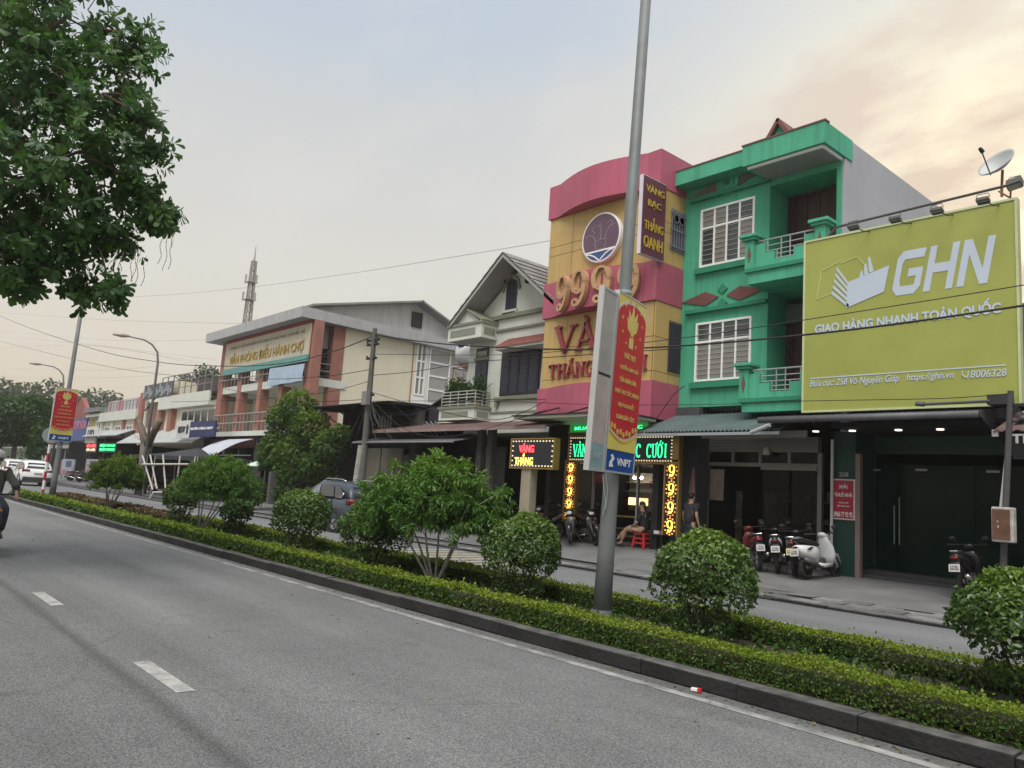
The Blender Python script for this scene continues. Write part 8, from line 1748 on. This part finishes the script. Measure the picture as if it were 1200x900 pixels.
# ------------------------------------------------------------------ people
SKIN = mat('skin', (.42, .26, .18), .6, var=.08); HAIR = mat('black hair', (.012, .011, .011), .5); 
def skinned(name, m, parent, verts, edges, rad, root_i=0, sub=1):
    me = bpy.data.meshes.new(name); me.from_pydata([tuple(v) for v in verts], edges, []); me.materials.append(m)
    o = bpy.data.objects.new(name, me); COL.objects.link(o); o.parent = parent
    md = o.modifiers.new('skin', 'SKIN'); md.use_smooth_shade = True
    if not me.skin_vertices: me.attributes  # layer is made by the modifier
    lay = me.skin_vertices[0].data if me.skin_vertices else None
    if lay is None:
        return o
    for i, r in enumerate(rad):
        r = r if hasattr(r, '__len__') else (r, r); lay[i].radius = r; lay[i].use_root = (i == root_i)
    sb = o.modifiers.new('sub', 'SUBSURF'); sb.levels = sub; sb.render_levels = sub
    return o
def person(label, loc, rz, J, shirt, trousers, group=None, hair=True, helmet=None, bare_legs=False, sleeves=True, shoes=None, bag=None, mask=None):
    """J: joints in local metres, facing +x. Body is one skinned surface with five fingered hands; clothes are children."""
    root = thing('person', label, 'person', loc, rz, group, local=True)
    v = []; e = []; r = []; ix = {}
    def add(n, p, rad, par=None):
        ix[n] = len(v); v.append(Vector(p)); r.append(rad)
        if par is not None: e.append((ix[par], ix[n]))
    add('pelvis', J['pelvis'], (.135, .115)); add('waist', J['waist'], (.12, .095), 'pelvis'); add('chest', J['chest'], (.145, .10), 'waist'); add('neckb', J['neck'], .055, 'chest'); add('headb', Vector(J['head'])+(Vector(J['neck'])-Vector(J['head'])).normalized()*.09, .06, 'neckb'); add('head', J['head'], (.078, .09), 'headb'); add('crown', Vector(J['head'])+(Vector(J['head'])-Vector(J['neck'])).normalized()*.085, (.06, .07), 'head')
    for s in 'LR':
        add('sh'+s, J['sh'+s], .05, 'chest'); add('el'+s, J['el'+s], .04, 'sh'+s); add('wr'+s, J['wr'+s], .026, 'el'+s)
        d = (Vector(J['wr'+s])-Vector(J['el'+s])).normalized(); o = d.cross(V3(0, 0, 1)); o = o.normalized() if o.length > .1 else V3(0, 1, 0); n = o.cross(d)
        pc = Vector(J['wr'+s])+d*.06; add('pm'+s, pc, (.03, .016), 'wr'+s)
        for k in range(4):
            b0 = pc+d*.035+o*(.024-.016*k); ln = (.034, .04, .038, .03)[k]; add('f%d%s' % (k, s), b0, .0088, 'pm'+s); add('g%d%s' % (k, s), b0+d*ln-n*.012, .008, 'f%d%s' % (k, s)); add('h%d%s' % (k, s), b0+d*ln*1.5-n*.034, .0072, 'g%d%s' % (k, s))
        tb = Vector(J['wr'+s])+d*.035+o*.03; add('t0'+s, tb, .010, 'pm'+s); add('t1'+s, tb+d*.03+o*.022-n*.01, .009, 't0'+s)
        add('hp'+s, J['hp'+s], .085, 'pelvis'); add('kn'+s, J['kn'+s], .056, 'hp'+s); cf = Vector(J['kn'+s]).lerp(Vector(J['an'+s]), .35); add('cf'+s, cf, .055, 'kn'+s); add('an'+s, J['an'+s], .035, 'cf'+s); add('he'+s, Vector(J['an'+s])+V3(0, 0, -.04), .034, 'an'+s); add('to'+s, J['to'+s], (.035, .022), 'he'+s)
    skinned('body', SKIN, root, v, e, r)
    H = Vector(J['head']); up = (H-Vector(J['neck'])).normalized(); fd = Vector(J.get('face', (1, 0, 0))).normalized(); fd = (fd-up*fd.dot(up)).normalized(); sd_ = up.cross(fd)
    q = MB(); q.prism([H+fd*.085+up*.02+sd_*.012, H+fd*.085+up*.02-sd_*.012, H+fd*.118-up*.022, ], fd*.001+up*.001); q.ell(H+fd*.10-up*.018, (.014, .014, .018), 8, 6); q.build('nose', SKIN, root, smooth=True, local=True)
    for s in (-1, 1):
        q = MB(); q.ell(H+fd*.083+sd_*s*.033+up*.018, (.012, .012, .008), 8, 6); q.build('eye', mat('eye dark', (.02, .015, .012), .3), root, local=True)
        q = MB(); q.ell(H+sd_*s*.082-fd*.005, (.02, .02, .03), 8, 6); q.build('ear', SKIN, root, smooth=True, local=True)
    q = MB(); q.ell(H+fd*.088-up*.052, (.012, .022, .007), 8, 5); q.build('mouth', mat('lips', (.30, .10, .09), .5), root, local=True)
    if hair:
        q = MB(); q.ell(H+up*.035-fd*.018, (.098, .092, .092), 14, 9, lambda d: 1 if (d.dot(fd) < .45 or d.z > .35) else .86)
        if hair == 'long': q.loft([(H+up*.04-fd*.05, sd_*.085, fd*.05), (H-up*.06-fd*.065, sd_*.085, fd*.045), (H-up*.20-fd*.07, sd_*.075, fd*.03), (H-up*.27-fd*.065, sd_*.04, fd*.015)], 10)
        q.build('hair', HAIR, root, smooth=True, local=True)
    if helmet:
        q = MB(); q.lathe(H+up*.062-fd*.016, [(.122, -.035), (.126, .0), (.118, .045), (.095, .085), (.055, .108), (.01, .115), (.01, .10), (.105, -.02)], 20, up); hm = q.build('helmet', helmet, root, smooth=True, local=True)
        q = MB(); q.loft([(H+fd*.10+up*.066, sd_*.085, up*.010), (H+fd*.155+up*.052, sd_*.06, up*.006)], 8); q.build('peak', BLACKM, hm, local=True)
        q = MB(); q.tube([H+sd_*.10+up*.0, H-up*.11+fd*.03, H-sd_*.10+up*.0], .008, 5); q.build('chin_strap', BLACKM, hm, local=True)
    if mask: q = MB(); q.ell(H+fd*.058-up*.045, (.062, .066, .052), 12, 8); q.build('face_mask', mask, root, smooth=True, local=True)
    # shirt over torso and upper arms
    v2, e2, r2 = [Vector(J['pelvis'])*1.0+(Vector(J['pelvis'])-Vector(J['waist'])).normalized()*.06, Vector(J['pelvis']).lerp(Vector(J['waist']), .5), Vector(J['chest']), Vector(J['chest']).lerp(Vector(J['neck']), .8)], [(0, 1), (1, 2), (2, 3)], [(.175, .15), (.17, .145), (.18, .135), (.075, .07)]
    for s in 'LR':
        k = len(v2); v2.append(Vector(J['sh'+s])); r2.append(.082); e2.append((2, k)); v2.append(Vector(J['el'+s]) if sleeves else Vector(J['sh'+s]).lerp(Vector(J['el'+s]), .65)); r2.append(.066); e2.append((k, k+1))
        if sleeves == 'long': v2.append(Vector(J['el'+s]).lerp(Vector(J['wr'+s]), .93)); r2.append(.052); e2.append((k+1, k+2))
    skinned('shirt', shirt, root, v2, e2, r2)
    v3, e3, r3 = [Vector(J['pelvis']).lerp(Vector(J['waist']), .7), Vector(J['pelvis'])+V3(0, 0, -.02)], [(0, 1)], [(.15, .13), (.165, .145)]
    for s in 'LR':
        k = len(v3); v3.append(Vector(J['hp'+s])); r3.append(.12); e3.append((1, k))
        if bare_legs: v3.append(Vector(J['hp'+s]).lerp(Vector(J['kn'+s]), .55)); r3.append(.092); e3.append((k, k+1))
        else: v3 += [Vector(J['kn'+s]), Vector(J['kn'+s]).lerp(Vector(J['an'+s]), .93)]; r3 += [.085, .062]; e3 += [(k, k+1), (k+1, k+2)]
    skinned('shorts' if bare_legs else 'trousers', trousers, root, v3, e3, r3)
    for s in 'LR':
        a, t = Vector(J['an'+s]), Vector(J['to'+s]); d = (t-a); d.z = 0; d = d.normalized() if d.length > .01 else V3(1, 0, 0); sd2 = V3(-d.y, d.x, 0); zf = t.z-.02
        q = MB(); q.loft([(V3(a.x, a.y, zf+.02)-d*.055, sd2*.036, V3(0, 0, .034)), (V3(a.x, a.y, zf+.025)+d*.05, sd2*.045, V3(0, 0, .038)), (V3(t.x, t.y, zf+.008)+d*.01, sd2*.044, V3(0, 0, .024)), (V3(t.x, t.y, zf+.002)+d*.06, sd2*.026, V3(0, 0, .012))], 10); q.build('shoe', shoes or BLACKM, root, smooth=True, local=True)
    return root
def stand(bend=0, arm=.12): 
    J = dict(pelvis=(0, 0, .93), waist=(0, 0, 1.08), chest=(.01, 0, 1.30), neck=(.01, 0, 1.46), head=(.03, 0, 1.60))
    for s, y in (('L', 1), ('R', -1)):
        J.update({'sh'+s: (0, y*.19, 1.40), 'el'+s: (-.03, y*.25, 1.13), 'wr'+s: (.06, y*.25, .90), 'hp'+s: (0, y*.095, .88), 'kn'+s: (.03, y*.10, .48), 'an'+s: (0, y*.10, .08), 'to'+s: (.13, y*.12, .03)})
    return J
# woman sitting on a red plastic stool, legs crossed toward the left of the view
sp = Vector((at(753, 640, y=17.25).x, 17.25, 0)); sp.z = GZ(sp.x, sp.y)
sj = dict(pelvis=(0, 0, .50), waist=(.0, 0, .64), chest=(.03, 0, .85), neck=(.04, 0, 1.01), head=(.07, 0, 1.15), face=(.7, .75, -.12))
sj.update(shL=(.02, .17, .95), elL=(.08, .24, .70), wrL=(.24, .14, .60), shR=(.02, -.17, .95), elR=(.02, -.27, .71), wrR=(.20, -.15, .60), hpL=(.06, .10, .48), knL=(.46, .12, .50), anL=(.60, .10, .14), toL=(.72, .11, .05), hpR=(.06, -.10, .48), knR=(.44, -.05, .54), anR=(.72, .02, .24), toR=(.84, .04, .17))
person('woman in a black top and tan trousers sitting cross legged on a red stool', sp, R(195), sj, mat('black top', (.018, .018, .022), .8), mat('tan trousers', (.33, .21, .15), .8), hair='long')
st = thing('plastic_stool', 'small red plastic stool under the sitting woman', 'stool', sp); RP = mat('red plastic', (.46, .02, .03), .4)
q = MB(); q.box(sp.x-.17, sp.x+.17, sp.y-.17, sp.y+.17, sp.z+.37, sp.z+.40); q.build('seat', RP, st, bevel=.015)
for a, b_ in ((-1, -1), (-1, 1), (1, -1), (1, 1)): q = MB(); q.bar((sp.x+a*.15, sp.y+b_*.15, sp.z+.37), (sp.x+a*.20, sp.y+b_*.20, sp.z), .05, .05); q.build('leg', RP, st)
q = MB()
for zz in (.14, .26):
    w_ = .20-.05*zz/.37
    for a, b_, c, d in ((-1, -1, 1, -1), (1, -1, 1, 1), (1, 1, -1, 1), (-1, 1, -1, -1)): q.bar((sp.x+a*w_, sp.y+b_*w_, sp.z+zz), (sp.x+c*w_, sp.y+d*w_, sp.z+zz), .015, .04)
q.build('stretcher', RP, st)
o = MB(); h = sp+V3(-.27, -.02, .66); o.lathe(h-V3(0, 0, .08), [(.033, 0), (.036, .12), (.036, .14), (.012, .17), (.014, .19)], 10); o = o.build('water_bottle', mat('pale blue plastic', (.25, .36, .42), .3), None); tag(o, 'pale blue bottle held on the lap of the sitting woman', 'bottle')
b2 = Vector((sp.x+.48, sp.y+.15, sp.z)); o = thing('side_table', 'small dark low table beside the red stool', 'table', b2)
q = MB(); q.box(b2.x-.2, b2.x+.2, b2.y-.2, b2.y+.2, b2.z+.39, b2.z+.42); q.build('table_top', BLACKM, o)
for a in (-1, 1):
    for c_ in (-1, 1): q = MB(); q.bar((b2.x+a*.17, b2.y+c_*.17, b2.z+.39), (b2.x+a*.18, b2.y+c_*.18, b2.z), .03); q.build('leg', BLACKM, o)
q = MB(); q.box(b2.x-.12, b2.x+.05, b2.y-.15, b2.y-.02, b2.z+.422, b2.z+.51); o = q.build('paper_box', mat('packet white'), None, bevel=.004); tag(o, 'small white box on the low table by the red stool', 'box')
# man seen from behind at the pier
mp_ = Vector((at(808, 640, y=17.2).x, 17.2, 0)); mp_.z = GZ(mp_.x, 17.2); mj = stand(); mj['face'] = (1, 0, -.25)
person('man in a dark tee shirt seen from behind at the dark pier', mp_, R(80), mj, mat('charcoal tee', (.03, .03, .038), .8), mat('dark jeans', (.025, .03, .045), .8), sleeves=False)
cp = thing('hanging_cloth', 'faded pink cloth hanging in the gap beside the right led column', 'cloth', (at(811, 590, y=17.4).x, 17.4, 1.2)); t0 = at(813, 548, y=17.4); b0, b1 = at(804.5, 594, y=17.4), at(817, 594, y=17.4)
q = MB(); n = 8; vs = []
for i in range(n+1):
    for j in range(7):
        t, u_ = j/6, i/n; p = (t0+V3(-.03+.06*t, 0, 0)).lerp(b0.lerp(b1, t), u_); vs.append((p.x, 17.4+.04*math.sin(j*1.8)*(.3+u_), p.z))
k = len(vs); vs += [(a, b_+.012, c) for a, b_, c in vs]; fs = [(i*7+j, i*7+j+1, (i+1)*7+j+1, (i+1)*7+j) for i in range(n) for j in range(6)]; fs += [tuple(x+k for x in f[::-1]) for f in fs]
q.add(vs, fs); q.build('folds', mat('faded pink cloth', (.25, .14, .13), .9, var=.15), cp, smooth=True)
# rider coming toward the camera
rj = dict(pelvis=(-.32, 0, .86), waist=(-.30, 0, 1.02), chest=(-.24, 0, 1.24), neck=(-.20, 0, 1.40), head=(-.16, 0, 1.54), face=(1, .1, -.05))
for s, y in (('L', 1), ('R', -1)): rj.update({'sh'+s: (-.23, y*.20, 1.33), 'el'+s: (-.08, y*.33, 1.12), 'wr'+s: (.10, y*.335, 1.01), 'hp'+s: (-.26, y*.12, .82), 'kn'+s: (.14, y*.20, .72), 'an'+s: (.02, y*.19, .33), 'to'+s: (.15, y*.19, .28)})
person('helmeted rider in an olive jacket on the motorbike at the left edge', RID, R(-4), rj, mat('olive jacket', (.085, .088, .075), .8, var=.2), mat('dark trousers', (.03, .032, .04), .8), hair=False, helmet=mat('pale helmet', (.50, .47, .46), .3), sleeves='long', mask=mat('grey mask', (.30, .29, .28), .8))
# people at the market front
cj = dict(pelvis=(0, 0, .22), waist=(.04, 0, .36), chest=(.14, 0, .54), neck=(.20, 0, .68), head=(.27, 0, .80), face=(1, 0, -.4))
for s, y in (('L', 1), ('R', -1)): cj.update({'sh'+s: (.12, y*.18, .62), 'el'+s: (.28, y*.22, .42), 'wr'+s: (.44, y*.12, .36), 'hp'+s: (.02, y*.10, .22), 'kn'+s: (.34, y*.16, .44), 'an'+s: (.14, y*.14, .08), 'to'+s: (.27, y*.15, .03)})
p = at(304, 590, y=15.0); person('person in a teal shirt squatting on the market pavement with their back turned', (p.x, 14.6, .09), R(165), cj, mat('teal shirt', (.16, .28, .28), .8), mat('dark trousers'))
o = thing('goods_basket', 'low dark heap of goods in a basket before the squatting person', 'basket', (p.x-.9, 14.7, .09)); q = MB(); q.lathe((p.x-.9, 14.7, .09), [(.35, 0), (.5, .18), (.52, .2), (.46, .19), (.3, .1)], 16); q.build('basket', mat('dark basket', (.06, .05, .04), .9), o); q = MB()
for k in range(14): q.ell((p.x-.9+.3*math.cos(k*2.4)*((k % 5)/5), 14.7+.3*math.sin(k*2.4)*((k % 5)/5), .30+.03*(k % 3)), (.10, .09, .08), 8, 6)
q.build('goods', mat('dark greens', (.03, .05, .03), .8), o, kind='stuff')
p = at(190, 570, y=16.0); wj = stand(); person('person in a white shirt standing dimly under the black canopy tent', (p.x, 15.6, .09), R(-60), cj, mat('white shirt', (.6, .6, .6), .8), mat('dark trousers'), hair=True)
# plants along the shed wall by the utility pole and under the street tree
def low_bush(px, py, y, w_, h, label, lm, leaf, seed):
    c = at(px, py, y=y); k = (c-CAM).dot(FW)/FPX
    return leafy_tree('pavement_bush', label, (c.x, y, .09), [(tuple(c), (w_*k, w_*k*.8, h*k))], lm, leaf, seed, trunk=False)
low_bush(300, 575, 14.9, 14, 12, 'light green pavement bush left of the squatting person', LY, .16, 60)
low_bush(332, 578, 14.6, 14, 14, 'dark pavement bush behind the small round median bush', LD, .16, 61)
low_bush(365, 580, 14.7, 8, 8, 'round dark potted bush before the mirror of the grey car', LD, .12, 62)
low_bush(415, 575, 14.2, 10, 6, 'dark weeds at the foot of the utility pole', LD, .12, 63)
low_bush(664, 592, 17.2, 5, 8, 'small leafy plant beside the left led column', LD, .08, 64)

# ------------------------------------------------------------------ evening haze: one closed box of thin air round everything
q = MB(); q.box(-520, 90, -40, 210, -2.5, 42); hz = q.build('haze', None or bpy.data.materials.new('haze air'), None); hz['kind'] = 'stuff'
m = hz.data.materials[0]; m.use_nodes = True; t = m.node_tree
for n_ in list(t.nodes): t.nodes.remove(n_)
o_ = nd(t, 'ShaderNodeOutputMaterial'); v_ = nd(t, 'ShaderNodeVolumePrincipled'); v_.inputs['Color'].default_value = (.90, .87, .83, 1); v_.inputs['Density'].default_value = .0008; v_.inputs['Anisotropy'].default_value = .3
t.links.new(v_.outputs[0], o_.inputs['Volume'])
